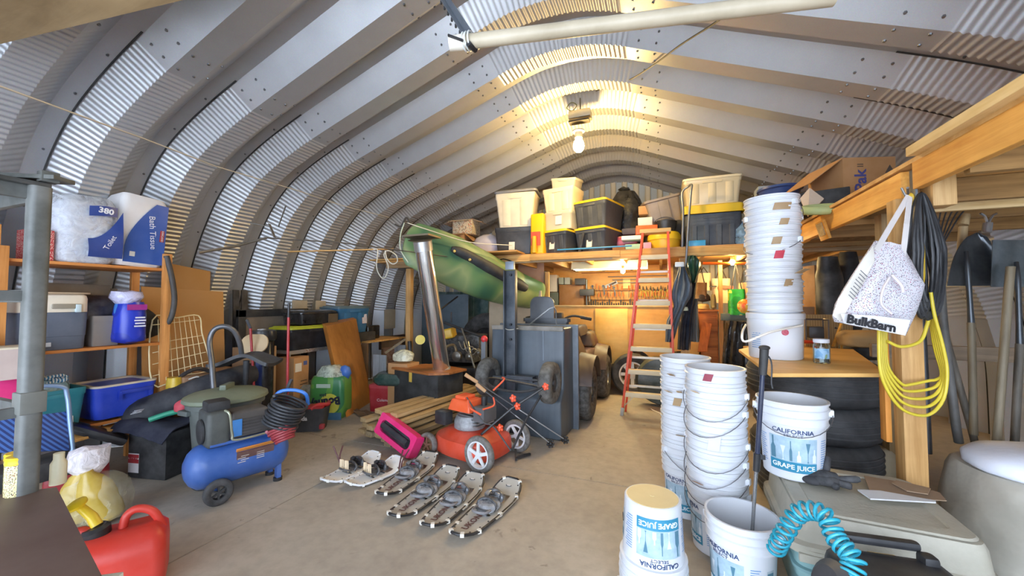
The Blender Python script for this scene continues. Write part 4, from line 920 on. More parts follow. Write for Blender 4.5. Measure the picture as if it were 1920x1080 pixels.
# cardboard sheets, hoses, wire racks, briefcase behind the shelf
m = MB(); a, b, c_, d_ = aX(270, 760, -4.45), aX(425, 752, -4.50), aX(425, 526, -4.52), aX(272, 520, -4.5)
a.z = 0; b.z = 0; m.sheet([a, b, Vector((b.x-.12, b.y, 1.52)), Vector((a.x-.12, a.y, 1.55))], .01); single('cardboard_sheet', m, mat('#c08d50', .8, 0, .06, 3), 'wide brown cardboard sheet leaning on the wall right of the shelf', 'cardboard')
m = MB(); a, b = aX(300, 700, -4.60), aX(390, 700, -4.60); m.sheet([Vector((a.x, a.y, 0)), Vector((b.x, b.y, 0)), Vector((b.x-.02, b.y, 1.74)), Vector((a.x-.02, a.y, 1.80))], .01); single('tall_cardboard', m, mat('#b98647', .8, 0, .06, 3), 'taller cardboard sheet behind the wide brown sheet', 'cardboard')
m = MB(); pts = [aX(312, 480, -4.08), aX(322, 520, -4.06), aX(327, 560, -4.06), aX(322, 592, -4.06), aX(312, 610, -4.1)]
m.tube(catmull(pts, 6), .022, 10); single('black_hose', m, mat('#3a3632', .6), 'thick black hose bowed beside the shelf upright', 'hose', smooth=60)
WR = thing('wire_rack', 'cream coated wire grid racks leaning right of the shelf', 'rack', aX(340, 730, -4.1)*1.0)
w0 = WR.location.copy(); CW = mat('#ead9a8', .4)
c1, c2, c3, c4 = aX(286, 720, -4.08), aX(392, 690, -4.02), aX(372, 592, -4.2), aX(286, 600, -4.2)
m = MB(); m.tube([p-w0 for p in catmull([c1, c4, (c4+c3)/2, c3, (c3*2+c2)/3, c2, (c1+c2)/2], 4, True)], .006, 6, True)
m.build('outer_rim', CW, WR)
m = MB()
for k in range(1, 9):
    t = k/9; m.cyl(c1.lerp(c2, t)-w0, c4.lerp(c3, t)-w0, .0028, None, 5)
for t in (.12, .3, .48, .62, .92): m.cyl(c1.lerp(c4, t)-w0, c2.lerp(c3, t)-w0, .0035, None, 5)
m.build('wire_grid', CW, WR, kind='stuff')
bf = thing('brown_briefcase', 'brown case with a thick dark handle below the wire racks', 'case', aX(367, 748, -3.95), PI/2)
m = MB(); m.box((0, 0, .10), (.26, .12, .24)); m.build('case_body', mat('#96704e', .6), bf, bevel=.015)
m = MB(); m.tube(catmull([(-.15, 0, .02), (-.14, 0, .2), (0, 0, .27), (.14, 0, .2), (.16, 0, .05)], 6), .018, 8); m.build('handle', mat('#221c1e', .5), bf)
m = MB(); m.tube(catmull([(-.1, -.07, .2), (-.03, -.08, .21), (-.02, -.08, .14)], 4), .006, 6); m.build('white_tie', mat('#e8e4dc', .5), bf)
m = bag_mb(.12, .1, .22, 4.9, .05, .9); m.v = [v+aX(325, 755, -3.97) for v in m.v]; single('yellow_bag', m, mat('#d8b51c', .35, 0, .2, 9, .5, 12), 'yellow plastic bag beside the brown case', 'bag', smooth=60)
# ---------------------------------------------------------------- left middle: bins, compressor, totes by the wall
GC = thing('garbage_bin', 'grey round garbage bin with an olive lid behind the air compressor', 'garbage bin', (-3.40, 2.16, 0))
m = MB(); m.lathe([(.19, 0), (.2, .01), (.245, .55), (.27, .56), (.27, .60), (.25, .61)], (0, 0, 0), 32); m.build('bin_body', mat('#5d6460', .6, 0, .15), GC)
m = MB(); m.lathe([(.285, .60), (.295, .61), (.29, .635), (.25, .655), (.12, .68), (.001, .685)], (0, 0, 0), 36); lid = m.build('lid', mat('#77806a', .5, 0, .1), GC)
m = MB(); m.box((0, -.0, .70), (.05, .16, .045), (0, 0, .6)); m.build('lid_handle', mat('#6a7360', .5), lid, bevel=.01)
m = MB(); m.box((-.1, -.245, .53), (.12, .05, .04)); m.build('side_handle', mat('#5d6460', .6), GC, bevel=.01)
# compressor
AC = thing('air_compressor', 'blue tank air compressor on wheels in the left foreground', 'air compressor', (-2.99, 2.0, 0), -.30)
BLU = mat('#2d5fae', .35, 0, .18, 4)
m = MB(); R_ = .155; prof = [(.001, -.33), (.06, -.325), (.11, -.30), (.145, -.26), (R_, -.22), (R_, .22), (.145, .26), (.11, .30), (.06, .325), (.001, .33)]
m.lathe(prof, (0, 0, .235), 36, (-PI/2, 0, 0)); m.build('tank', BLU, AC, smooth=50)
for s in (-1, 1): wheel(AC, Vector((s*.175, -.17, .088)), (0, s*PI/2, 0), .088, .045, RUB, BLKM, .55, 6)
m = MB(); m.cyl((-.17, -.17, .088), (.17, -.17, .088), .01).beam((0, -.17, .09), (0, -.17, .14), .2, .05, (0, 1, 0)); m.build('axle', BLU, AC)
for s in (-1, 1):
    m = MB(); m.beam((s*.08, .24, .02), (s*.08, .24, .13), .05, .03, (0, 1, 0)); f = m.build('foot', BLU, AC)
    m = MB(); m.cyl((s*.08, .24, 0), (s*.08, .24, .025), .032); m.build('rubber_foot', BLK, f)
m = MB(); m.box((0, .0, .395), (.24, .42, .02)).box((0, .08, .40), (.05, .12, .05)); m.build('mounting_plate', BLU, AC, bevel=.004)
GB_ = mat('#434744', .55, 0, .12)
m = MB(); m.box((0, .04, .50), (.22, .30, .19), None, (.85, .8)); sh = m.build('motor_shroud', mat('#4b4642', .5, 0, .1), AC, bevel=.025, seg=3)
m = MB()
for k in range(6): m.box((.113, .05+.0*k, .425+.022*k), (.006, .2, .008))
m.build('shroud_ribs', mat('#403c3a', .5), sh, kind='stuff')
m = MB(); m.box((.113, -.05, .485), (.008, .06, .12)); m.build('blue_badge', mat('#3a86d0', .35), sh, bevel=.003)
m = MB(); m.box((0, -.16, .50), (.24, .14, .25)); mh = m.build('motor_housing', GB_, AC, bevel=.03, seg=3)
m = MB(); m.lathe([(.085, 0), (.085, .012), (.02, .018), (.001, .018)], (0, -.235, .48), 28, (PI/2, 0, 0)); m.build('fan_grille', BLKM, mh)
m = MB(); m.box((.0, -.15, .655), (.15, .14, .07)); m.build('air_filter', BLKM, AC, bevel=.02)
m = MB(); m.tube(catmull([(.12, -.13, .63), (.16, -.11, .60), (.15, -.09, .46), (.15, -.06, .41), (.14, .2, .41)], 6), .008, 8); m.build('air_pipe', mat('#b8bda4', .3, .7), AC)
m = MB(); m.box((.1485, .06, .275), (.012, .24, .085), (0, .25, 0)); w_ = m.build('warning_label', mat('#6a4a44', .5), AC)
m = MB(); m.box((.143, .06, .33), (.012, .24, .02), (0, .5, 0)); m.build('label_header', mat('#e0913a', .4), w_)
m = MB()
for k in range(5): m.box((.155, -.03+.02*(k % 2), .30-.014*k), (.006, .05, .004)).box((.155, .09, .30-.014*k), (.006, .05, .004))
m.build('label_print', mat('#d8cfc4', .5), w_, kind='stuff')
m = MB(); m.tube(catmull([(.0, .22, .39), (0, .26, .50), (0, .34, .72), (0, .36, .76)], 5), .014, 8); m.build('push_handle_post', mat('#2b2c30', .5), AC)
m = MB(); m.cyl((.06, .22, .395), (.08, .28, .42), .02).cyl((.0, .16, .40), (.05, .2, .43), .012); m.build('valve', mat('#b89a5c', .3, .7), AC)
p0 = aD(540, 760, 3.1)
m = MB(); m.tube(catmull([aD(512, 765, 3.1), aD(520, 738, 3.1), aD(545, 731, 3.12), aD(572, 738, 3.15), aD(578, 758, 3.2)], 6), .014, 8); bpy.context.view_layer.update(); m.v = [AC.matrix_world.inverted()@v for v in m.v]; m.build('push_handle', mat('#2f7fe0', .35), AC)
def coil(name, label, c0, c1, r0, r1, n, th, m_, group=None):
    ax = (c1-c0).normalized(); u = ax.orthogonal().normalized(); v = ax.cross(u); pts = []
    for i in range(n*18+1):
        t = i/(n*18); a = 2*PI*i/18; rr = r0+(r1-r0)*t; pts.append(c0.lerp(c1, t)+u*math.cos(a)*rr*(1+.06*math.sin(7*t*PI))+v*math.sin(a)*rr)
    k = MB(); k.tube(pts, th, 7); return single(name, k, m_, label, 'hose', group, smooth=60)
coil('coiled_air_hose', 'black air hose coiled over the compressor handle', aD(545, 752, 2.95), aD(524, 795, 2.93), .12, .115, 8, .0105, mat('#22252a', .4))
coil('red_coiled_hose', 'dark red air hose coiled just below the black hose', aD(528, 800, 2.92), aD(534, 826, 2.9), .10, .055, 6, .0105, mat('#98323a', .4))
# wringer bucket
VB = thing('mop_bucket', 'dark grey mop bucket with a red rim beside the green towel pack', 'bucket', aZ(578, 806)+Vector((0, .03, 0)), .5)
m = MB(); m.rings([[Vector((x*s, y*s, z)) for x, y in rrect(.36, .24, .06)] for z, s in ((0, .8), (.01, .82), (.23, 1), (.24, 1.04), (.25, 1.04), (.25, .95), (.05, .8))]); m.build('bucket_body', mat('#3d3f42', .5), VB)
m = MB(); m.tube(catmull([(.04, -.12, .25), (.1, -.08, .28), (.18, -.02, .27), (.16, .08, .27)], 5), .022, 8).box((.06, -.05, .26), (.2, .15, .02)); m.build('red_wringer', mat('#c02a2c', .4), VB, smooth=50)
m = MB(); m.box((.16, -.12, .06), (.05, .05, .05)); m.build('red_pedal', mat('#b02830', .4), VB, bevel=.01)
text('leda', .06, facing((-.04, -.128, .15), 0, -.1), mat('#e8e8e8', .5), VB, bold=.002)
# towel pack
BT = thing('paper_towel_pack', 'green and blue bulk pack of paper towels standing upside down beside the leaning board', 'paper towels', (-3.82, 3.66, 0), .35)
m = slab(.42, .3, .50, .06, .012, 1.0); m.build('pack_body', camo(['#4f8f4a', '#6aa04a', '#3f7f54', '#7cb054'], 2.0, .3), BT, smooth=60)
m = MB(); m.lathe([(.2, .49), (.17, .55), (.11, .60), (.04, .61)], (0, 0, 0), 20, sy=.7).jitter(.03, 9); m.build('clear_top', film('#dff0e4', .5, .1), BT, smooth=60)
m = MB(); m.lathe([(.03, .45), (.07, .52), (.05, .6), (.01, .62)], (.17, 0, 0), 12).jitter(.02, 12); m.build('blue_corner', mat('#3a6fc8', .3), BT, smooth=60)
m = MB(); m.box((0, -.158, .04), (.4, .012, .09)); m.build('blue_base', mat('#3f6f8c', .35), BT, bevel=.004)
m = MB(); m.box((-.02, -.162, .40), (.17, .006, .045)); m.build('white_strip', mat('#c4d8c4', .4), BT)
m = MB(); m.lathe([(.001, 0), (.115, 0), (.12, .003), (.001, .004)], (.06, -.16, .19), 28, (PI/2, 0, 0)); m.build('yellow_disc', mat('#d9d34a', .4), BT)
text('Bounty', .125, facing((.01, -.170, .21), 0, 0, PI+.16), mat('#1c2338', .4), BT, bold=.006)
text('plus', .05, facing((-.02, -.170, .29), 0, 0, PI+.05), mat('#173f34', .4), BT, bold=.002)
# orange board box
ob = thing('leaning_panel_box', 'tall orange-brown laminated box panel leaning against the table', 'panel', (-3.62, 3.88, 0))
m = MB(); b0 = [aZ(653, 783), aZ(697, 752), aZ(688, 742)+Vector((-.1, .02, 0)), aZ(640, 770)+Vector((-.06, .1, 0))]
tp = [aD(611, 612, 4.55), aD(668, 598, 4.62), aD(668, 598, 4.62)+Vector((-.12, .1, 0)), aD(611, 612, 4.55)+Vector((-.12, .1, 0))]
bb0 = [aZ(655, 785), aZ(696, 752)]
P1, P2 = aZ(650, 783), aZ(697, 753)
T1 = aX(612, 612, -4.08); T2 = aX(668, 598, -4.16)
dd = Vector((-.13, .05, .03))
m.add([v-ob.location for v in (P1, P2, P2+dd, P1+dd, T1, T2, T2+dd, T1+dd)], [(0, 3, 2, 1), (4, 5, 6, 7), (0, 1, 5, 4), (1, 2, 6, 5), (2, 3, 7, 6), (3, 0, 4, 7)])
m.build('panel', wood('#c8853f', '#b57434', 2, .5, .4), ob, bevel=.004)
# table + totes + bbq pan
TL = thing('chrome_edged_table', 'folding table with bright metal edge holding the black totes by the left wall', 'table', (-4.4, 3.95, 0))
m = MB(); m.box((0, 0, .79), (.42, 1.2, .03)); m.build('table_top', mat('#7f7d78', .5), TL, bevel=.003)
m = MB(); m.box((.215, 0, .79), (.012, 1.2, .045)); m.build('metal_edge', galv('#d9dcde', .25), TL)
for y in (-.55, .55):
    for x in (-.18, .18): m = MB(); m.cyl((x, y, 0), (x, y, .775), .012); m.build('leg', galv('#b8babc', .3), TL)
y0 = aX(546, 655, -4.18).y; y1 = aX(640, 655, -4.18).y
tote('black_yellow_tote', 'black tote with a lime yellow lid on the table behind the red mop pole', Vector((-4.38, (y0+y1)/2, .806)), (y1-y0), .38, .30, mat('#15181f', .4), mat('#c8cc28', .4), rz=PI/2, ribs=0)
rp = thing('roasting_pan', 'black enamel roasting pan with lid on the lime-lidded tote', 'pan', (-4.38, (y0+y1)/2+.05, 1.117), PI/2)
m = MB(); m.rings([[Vector((x*s, y*s, z)) for x, y in rrect(.58, .36, .05)] for z, s in ((0, .95), (.13, 1.0), (.135, 1.03), (.15, 1.03))]); m.build('pan_body', mat('#141416', .2, 0, .1), rp)
m = MB(); m.rings([[Vector((x*s, y*s, z)) for x, y in rrect(.58, .36, .05)] for z, s in ((.15, 1.04), (.165, 1.0), (.185, .8))]); m.build('lid', mat('#101012', .2), rp)
m = MB(); m.box((.2, -.188, .07), (.16, .006, .12)); m.build('worn_patch', mat('#6b5534', .4), rp)
tote('blue_tote', 'blue tote with crumpled grey-blue lid on the table against the wall', Vector((-4.42, aX(645, 600, -4.35).y+.1, .95)), .62, .36, .40, mat('#2f6f9c', .4), mat('#57707c', .5), rz=PI/2, ribs=2, sticker=(.2, .2, .1, .14, spotted('#e6e6e6', ['#b0323a', '#3a6fa8'], 50, .4)))
m = MB(); m.box((-4.42, 4.5, .87), (.4, .8, .15)); single('brown_crate', m, mat('#3b3a36', .7), 'dark crate supporting the blue tote', 'crate', bevel=.01)
fr = thing('black_frame_panel', 'large black framed screen standing behind the totes', 'frame', (-4.62, 3.5, 0))
m = MB()
for y, z, sy, sz in ((-.0, 1.27, .95, .09), (-.43, .66, .09, 1.3), (.43, .66, .09, 1.3), (0, .05, .95, .09)): m.box((0, y, z), (.05, sy, sz))
m.build('frame', mat('#1a1a1c', .6), fr, bevel=.004)
m = MB(); m.box((-.0, 0, .66), (.012, .8, 1.15)); m.build('panel', mat('#7a6c5c', .7), fr)
mw = thing('black_microwave', 'small rounded black oven on the wooden shelf board right of the leaning panel', 'oven', aX(705, 640, -4.15), PI/2)
m = MB(); m.box((0, .12, .11), (.28, .26, .22)); m.build('oven_body', mat('#19150f', .15), mw, bevel=.03, seg=3)
m = MB(); m.box((-.02, -.012, .11), (.18, .01, .15)); m.build('oven_door', mat('#0c0b0c', .08), mw, bevel=.004)
wt = thing('low_wooden_bench', 'pale wooden bench top behind the leaning panel', 'bench', (-4.35, 5.05, 0))
m = MB(); m.box((0, 0, .80), (.5, .9, .025)); m.build('bench_top', PINE, wt, bevel=.003)
for y in (-.4, .4):
    m = MB(); m.box((0, y, .395), (.4, .04, .78)); m.build('side_panel', CARD_D, wt)
mw.location = (-4.3, 4.95, .815)
# floor clutter around the wall
def cyl_stand(name, label, loc, r, h, m_, cat, **k):
    T = thing(name, label, cat, loc); q_ = MB(); q_.lathe([(r*.96, 0), (r, .01), (r, h-.01), (r*.94, h)], (0, 0, 0), 28); q_.build('body', m_, T); return T
cs = Vector((-4.07, 2.95, 0))
SC = cyl_stand('black_drum', 'tall black drum with a ring top behind the stool', cs, .105, .98, mat('#131419', .25), 'drum')
m = MB(); m.lathe([(.11, .98), (.125, 1.0), (.13, 1.04), (.12, 1.09), (.09, 1.10), (.001, 1.10)], (0, 0, 0), 28); m.build('cap', mat('#232428', .3), SC)
m = MB(); m.tube([(.035*math.cos(t), .035*math.sin(t)-.02, 1.104) for t in [2*PI*i/16 for i in range(16)]], .007, 6, True); m.build('ring', mat('#d8d8d8', .4), SC)
m = MB(); m.box((.07, -.09, .6), (.06, .03, .55), (0, 0, .6)); m.build('blue_panel', mat('#27418c', .3), SC, bevel=.003)
SC2 = cyl_stand('chrome_canister', 'dark chrome canister beside the tall black drum', Vector((-4.02, 2.70, 0)), .10, .68, mat('#3a3c42', .15, .8, .2), 'canister')
st = thing('saddle_stool', 'black saddle-shaped stool seat in front of the tall drum', 'stool', aD(462, 672, 3.6))
m = MB(); m.grid(lambda u, v: Vector(((u-.5)*.50, (v-.5)*.26*(1-.35*math.cos(2*PI*u)) if False else (v-.5)*(.20+.12*abs(u-.5)*2), .05*math.sin(PI*2*(u-.3))*.8-.02*math.cos(PI*(v-.5)))), 20, 10)
m.xf((0, 0, 0), (0, 0, .5)); m.build('seat', mat('#2c2d30', .5), st, thick=.03, smooth=60)
m = MB(); m.cyl((0, 0, -.02), (0, 0, -st.location.z+.02), .025).lathe([(.16, -st.location.z), (.16, -st.location.z+.02), (.03, -st.location.z+.04)], (0, 0, 0), 20); m.build('pedestal', BLKM, st)
m = MB(); m.tube(catmull([aD(401, 735, 3.3), aD(397, 680, 3.35), aD(393, 640, 3.4), aD(402, 618, 3.42), aD(422, 612, 3.45), aD(440, 622, 3.5), aD(450, 645, 3.55), aD(453, 665, 3.6)], 6), .022, 10); single('grey_bent_tube', m, mat('#66686c', .35, .5), 'grey bent tube arching up behind the olive lid', 'tube', smooth=60)
dk = thing('dark_boards', 'two dark narrow boards leaning on the arch wall above the drum', 'boards', (-4.78, 3.1, 0))
for k in range(2):
    m = MB(); m.beam((.1, k*.09-.02, 0), (-.02-.0*k, .02+k*.1, 1.55), .07, .02, (1, 0, 0)); m.build('board', mat('#2c241f', .5, 0, .2), dk)
mp = thing('red_mop_pole', 'red pole with black grip standing in front of the lime-lidded tote', 'pole', aZ(540, 760))
tpx = aD(541, 568, 3.85); d0 = mp.location
bx = aD(539, 735, 3.75); mp.location = Vector((bx.x, bx.y, 0)); d0 = mp.location
tpx = aD(541, 595, 3.75)-d0; m = MB(); m.cyl((0, 0, 0), tpx, .012, None, 10); m.build('shaft', mat('#b3262c', .35), mp)
m = MB(); e = aD(542, 568, 3.75)-d0; m.cyl(tpx, e, .014, .012, 10); m.build('grip', BLK, mp)
m = MB(); a = aD(463, 600, 3.9); b = aD(480, 640, 3.85); m.cyl(a, a.lerp(b, .4), .014); r2 = thing('leaning_broom', 'second pole with black tip and red shaft leaning behind the drum', 'pole', Vector((b.x, b.y, 0)))
m.v = [v-r2.location for v in m.v]; m.build('grip', mat('#3a4048', .5), r2); m = MB(); m.cyl(a.lerp(b, .4)-r2.location, (0.05, 0, 0), .012); m.build('shaft', mat('#b3262c', .35), r2)
bk = carton('moving_carton', 'brown carton with printed lines under the table, behind the red pole', Vector((-4.2, 3.42, .0)), .24, .26, .74, CARD, rz=PI/2+.15, tape=False, extra=[(-.05, .62, .1, .1, LABEL_M), (.06, .66, .06, .05, mat('#4a5fa0', .5)), (.04, .45, .1, .008, INK), (.04, .41, .12, .008, INK), (.04, .37, .1, .008, INK)])
m = MB(); m.lathe([(.16, 0), (.2, .05), (.2, .14), (.16, .18), (.1, .15), (.1, .05)], (-4.12, 3.62, .22), 24); single('rolled_mat', m, mat('#8d8468', .85, 0, .35, 30), 'beige mottled rolled mat under the table', 'mat', smooth=60)
m = MB(); m.box((-4.15, 3.6, .11), (.3, .4, .2)); single('low_cardboard_box', m, CARD_D, 'low brown box holding the rolled mat', 'box', bevel=.004)
m = MB(); m.rings([[Vector((x, y, z)) for x, y in rrect(.26, .2, .09)] for z in (0, .02)]); m.xf(aD(478, 645, 3.95), (1.2, 0, .5)); single('beige_seat_pad', m, mat('#d9bf95', .6), 'rounded beige pad standing behind the tall black drum', 'pad', smooth=60, bevel=.005)
m = MB(); m.box((-4.35, 2.62, .35), (.3, .4, .7)); single('brown_case_stack', m, CARD, 'brown cartons stacked behind the stool', 'box', bevel=.006)
m = MB(); m.box((-4.30, 3.02, .45), (.3, .3, .9)); single('kraft_box', m, mat('#a98a66', .8), 'open kraft box behind the tall black drum', 'box', bevel=.006)
for (px, py, w_, h_, lab) in ((562, 578, .24, .22, 'small beige board on the wall behind the roasting pan'), (601, 575, .18, .18, 'second small beige board on the wall, left of the blue tote'), (731, 598, .3, .36, 'square beige board on the wall right of the blue tote')):
    c = aX(px, py, -4.72); m = MB(); m.box(c, (.012, w_, h_)); single('wall_board', m, mat('#b3a58c', .8), lab, 'board', bevel=.002)
m = MB(); c = aX(740, 640, -4.6); m.box(c, (.05, .8, .22)); single('brown_shelf_panel', m, mat('#4a3124', .6), 'dark brown panel under the beige wall board', 'panel', bevel=.003)
# ---------------------------------------------------------------- centre: canoe, stove pipe, lumber, mower, cart, quad, trailer
KY = thing('green_canoe', 'green camouflage canoe hung bow first under the left end of the loft', 'canoe', aD(850, 490, 5.5))
k0 = KY.location.copy()
ax = [aD(758, 453, 4.62), aD(775, 458, 4.68), aD(800, 468, 4.76), aD(850, 490, 4.95), aD(905, 516, 5.2), aD(960, 540, 5.65), aD(1010, 555, 6.3)]
hw = [(.012, .27), (.04, .28), (.08, .30), (.14, .33), (.18, .31), (.18, .26), (.14, .22)]
A = catmull(ax, 6); m = MB(); rings = []
vd = (ax[-1]-ax[0]).normalized(); sd = vd.cross(Vector((0, 0, 1))).normalized(); up = sd.cross(vd).normalized()
roll = .35; s2 = sd*math.cos(roll)+up*math.sin(roll); u2 = up*math.cos(roll)-sd*math.sin(roll)
for i, p in enumerate(A):
    t = i/(len(A)-1)*(len(hw)-1); j = min(int(t), len(hw)-2); f = t-j
    w_ = hw[j][0]*(1-f)+hw[j+1][0]*f; h_ = hw[j][1]*(1-f)+hw[j+1][1]*f
    if i == 0: rings.append([p-k0+s2*w_*.3*math.cos(a)+up*h_*.92*math.sin(a)+vd*(.10*abs(math.sin(a))**3) for a in [2*PI*k/28 for k in range(28)]]); 
    rings.append([p-k0+(s2*w_*math.cos(a)+up*h_*math.sin(a)*(1))+vd*(.10*abs(math.sin(a))**3*max(0, 1-i/6)) for a in [2*PI*k/28 for k in range(28)]])
m.rings(rings); m.build('hull', camo(['#2f5f48', '#47704c', '#86976a', '#5d8156', '#38644e'], 1.3, .4), KY, smooth=60)
m = MB(); pts = [aD(846, 466, 4.82), aD(880, 481, 4.93), aD(920, 504, 5.1), aD(985, 540, 5.6)]; m.tube(catmull(pts, 6), [.03, .05, .06, .065, .07, .07, .07, .07, .07, .075, .075, .08, .08, .08, .08, .08, .08, .08, .06], 12); m.v = [v-k0 for v in m.v]; m.build('black_side_pad', mat('#23262a', .6), KY, smooth=60)
for px, py in ((852, 471), (881, 487)):
    m = MB(); c = aD(px, py, 4.77+(px-852)*.003)-k0; m.ell(c, (.018, .018, .018)); m.build('pad_bolt', mat('#e0c46a', .4), KY)
m = MB(); m.tube([p-k0 for p in catmull([aD(758, 418, 4.58), aD(751, 440, 4.55), aD(751, 468, 4.55), aD(765, 492, 4.6)], 6)], .007, 6); m.build('stem_trim', mat('#c9d6c4', .4), KY)
m = MB(); m.tube([p-k0 for p in catmull([aD(764, 418, 4.58), aD(800, 430, 4.62), aD(880, 454, 4.85), aD(960, 460, 5.1)], 5)], .006, 6); m.build('bow_line', mat('#ded6bf', .8), KY)
m = MB(); m.tube(catmull([aD(740, 420, 4.55), aD(752, 424, 4.58), aD(762, 408, 4.6), aD(770, 420, 4.6)], 5), .012, 6); m.v = [v-k0 for v in m.v]; m.build('bow_rope_knot', mat('#3a342e', .8), KY)
# stove pipe on its box
zb = .60
bxp = aD(803, 712, 4.80)
PBX = thing('black_carton_box', 'low black box with orange-brown board top carrying the shiny pipe', 'box', Vector((bxp.x, bxp.y, 0)), -.25)
m = MB(); m.box((0, 0, .28), (.78, .42, .56)); m.build('box_body', mat('#202223', .6), PBX, bevel=.01)
m = MB(); m.rings([[Vector((x, y, z)) for x, y in [(-.42, -.23), (.28, -.25), (.44, -.08), (.42, .24), (.2, .26), (-.28, .22), (-.40, .0)]] for z in (.562, .585)]); m.build('board_top', wood('#b8753c', '#8f5526', 0), PBX)
m = MB(); m.box((-.08, -.212, .50), (.05, .004, .12)); m.build('tape_strip', mat('#d9b54a', .5), PBX)
SPc = aD(828, 690, 4.75); SPc.z = .586
SP = thing('stove_pipe', 'shiny stainless chimney pipe standing on the black box, leaning past the canoe bow', 'chimney pipe', SPc)
tp_ = aD(792, 452, 4.30)-SPc
m = MB(); m.cyl((0, 0, 0), tp_, .098, .098, 32); m.build('pipe', galv('#eef0f2', .14, .95, .05), SP)
m = MB(); m.cyl((0, 0, 0), tp_*.012, .112, .105, 28); m.build('base_collar', galv('#d6d8d8', .3), SP)
m = MB(); m.cyl(tp_*.93, tp_*1.0, .104, .104, 28); m.build('top_collar', galv('#d6d8d8', .3), SP)
m = MB(); m.cyl(tp_, tp_*1.015, .10, .16, 20).box(tp_*1.03, (.34, .26, .02)); m.build('flashing', galv('#9c8f78', .5), SP)
# red cooler, green cushion
RC = thing('red_cooler', 'red cooler box standing behind the lumber pile', 'cooler', (-3.28, 4.22, 0), .30)
m = MB(); m.rings([[Vector((x*s, y*s, z)) for x, y in rrect(.62, .34, .04)] for z, s in ((0, .95), (.3, 1.0))]); m.build('body', mat('#a81f28', .35), RC)
m = MB(); m.rings([[Vector((x*s, y*s, z)) for x, y in rrect(.63, .35, .04)] for z, s in ((.302, 1.0), (.34, .98), (.35, .9))]); m.build('lid', mat('#b5323a', .35), RC)
text('Coleman', .05, facing((-.1, -.173, .15), 0), mat('#e8dfdf', .5), RC)
m = slab(.72, .42, .13, .12, .01, 4.0); m.xf((-3.12, 4.16, .36), (0, .03, .35)); single('green_cushion', m, mat('#24413a', .25, 0, .15), 'dark green vinyl cushion lying on the red cooler', 'cushion', smooth=60)
m = MB(); m.sheet([(-3.50, 4.12, .352), (-3.36, 4.10, .352), (-3.48, 4.18, .49)], .004); single('paper_scrap', m, mat('#e6dcc8', .7), 'folded cream paper sticking up on the red cooler', 'paper')
for k, (px, py, w_, h_, D, lab) in enumerate(((706, 690, .22, .36, 5.2, 'pair of weathered grey boards standing behind the green cushion'), (745, 665, .2, .3, 5.8, 'grey board standing behind the glass bowl bundle'))):
    c = aD(px, py, D); m = MB(); m.box((c.x, c.y, c.z), (w_*.5, .02, h_)).box((c.x+w_*.52, c.y-.01, c.z), (w_*.5, .02, h_)); m.box((c.x+w_*.25, c.y, (c.z-h_/2)/2), (w_*.6, .03, c.z-h_/2)); single('grey_board', m, wood('#8d9296', '#6c7072', 2), lab, 'board', bevel=.002)
m = bag_mb(.28, .2, .16, 3.3, .06); c = aD(757, 690, 5.0); m.v = [v+Vector((c.x, c.y, .63)) for v in m.v]; m2 = MB(); m2.box((c.x, c.y, .315), (.3, .25, .62)); single('carton_stand', m2, CARD, 'tan carton under the plastic-wrapped bundle', 'box', bevel=.005)
single('plastic_wrapped_bundle', m, film('#dfe0c8', .7, .1), 'plastic-wrapped glass bundle left of the chimney pipe', 'bundle', smooth=60)
bk_ = aD(734, 665, 6.0); m = MB(); m.lathe([(.10, 0), (.14, .2), (.15, .22)], Vector((bk_.x, bk_.y, bk_.z-.12)), 20); m.lathe([(.16, 0), (.16, bk_.z-.13)], Vector((bk_.x, bk_.y, 0)), 16); single('woven_basket', m, mat('#8a5a2c', .7, 0, .3, 30), 'brown woven basket on a stand behind the grey boards', 'basket')
# pallet slats on the floor
m = MB()
for k in range(4): m.beam(Vector((-3.75+.2*k, 3.95-.03*k, .02)), Vector((-3.15+.15*k, 3.62+.04*k, .02)), .07, .02)
single('floor_slats', m, wood('#8f7a64', '#6a5746', 0), 'weathered slats on the floor in front of the red cooler', 'slats', kind='stuff')
# lumber pile
LB = [wood('#cdb082', '#a98856', 1), wood('#b8a078', '#917852', 1), wood('#9c8a6e', '#7a6a50', 1)]
rnd = random.Random(5); d_ = (Vector((-2.28, 4.6, 0))-Vector((-2.55, 3.12, 0))).normalized(); s_ = Vector((d_.y, -d_.x, 0))
lays = [(5, 0), (5, .0), (4, .03), (4, .05), (3, .10)]
proto = None
for li, (n, off) in enumerate(lays):
    for k in range(n):
        L_ = 1.45
        o = Vector((-2.83, 3.12, .022+li*.062))+s_*(off+k*.125+rnd.uniform(-.008, .008))+d_*rnd.uniform(-.05, .10)
        m = MB(); m.box((0, L_/2, .02), (.092, L_, .042)); 
        b = m.build('lumber_board', LB[(0 if li >= 3 else (1 if li == 2 else 2))] if rnd.random() < .7 else LB[1], None, bevel=.003)
        b.location = o; b.rotation_euler = (0, 0, math.atan2(-d_.x, d_.y)+rnd.uniform(-.02, .02))
        tag(b, '%s board from the left in the %s layer of the lumber pile' % (('first', 'second', 'third', 'fourth', 'fifth')[k], ('bottom', 'second', 'third', 'fourth', 'top')[li]), 'lumber', 'boards stacked behind the mower')
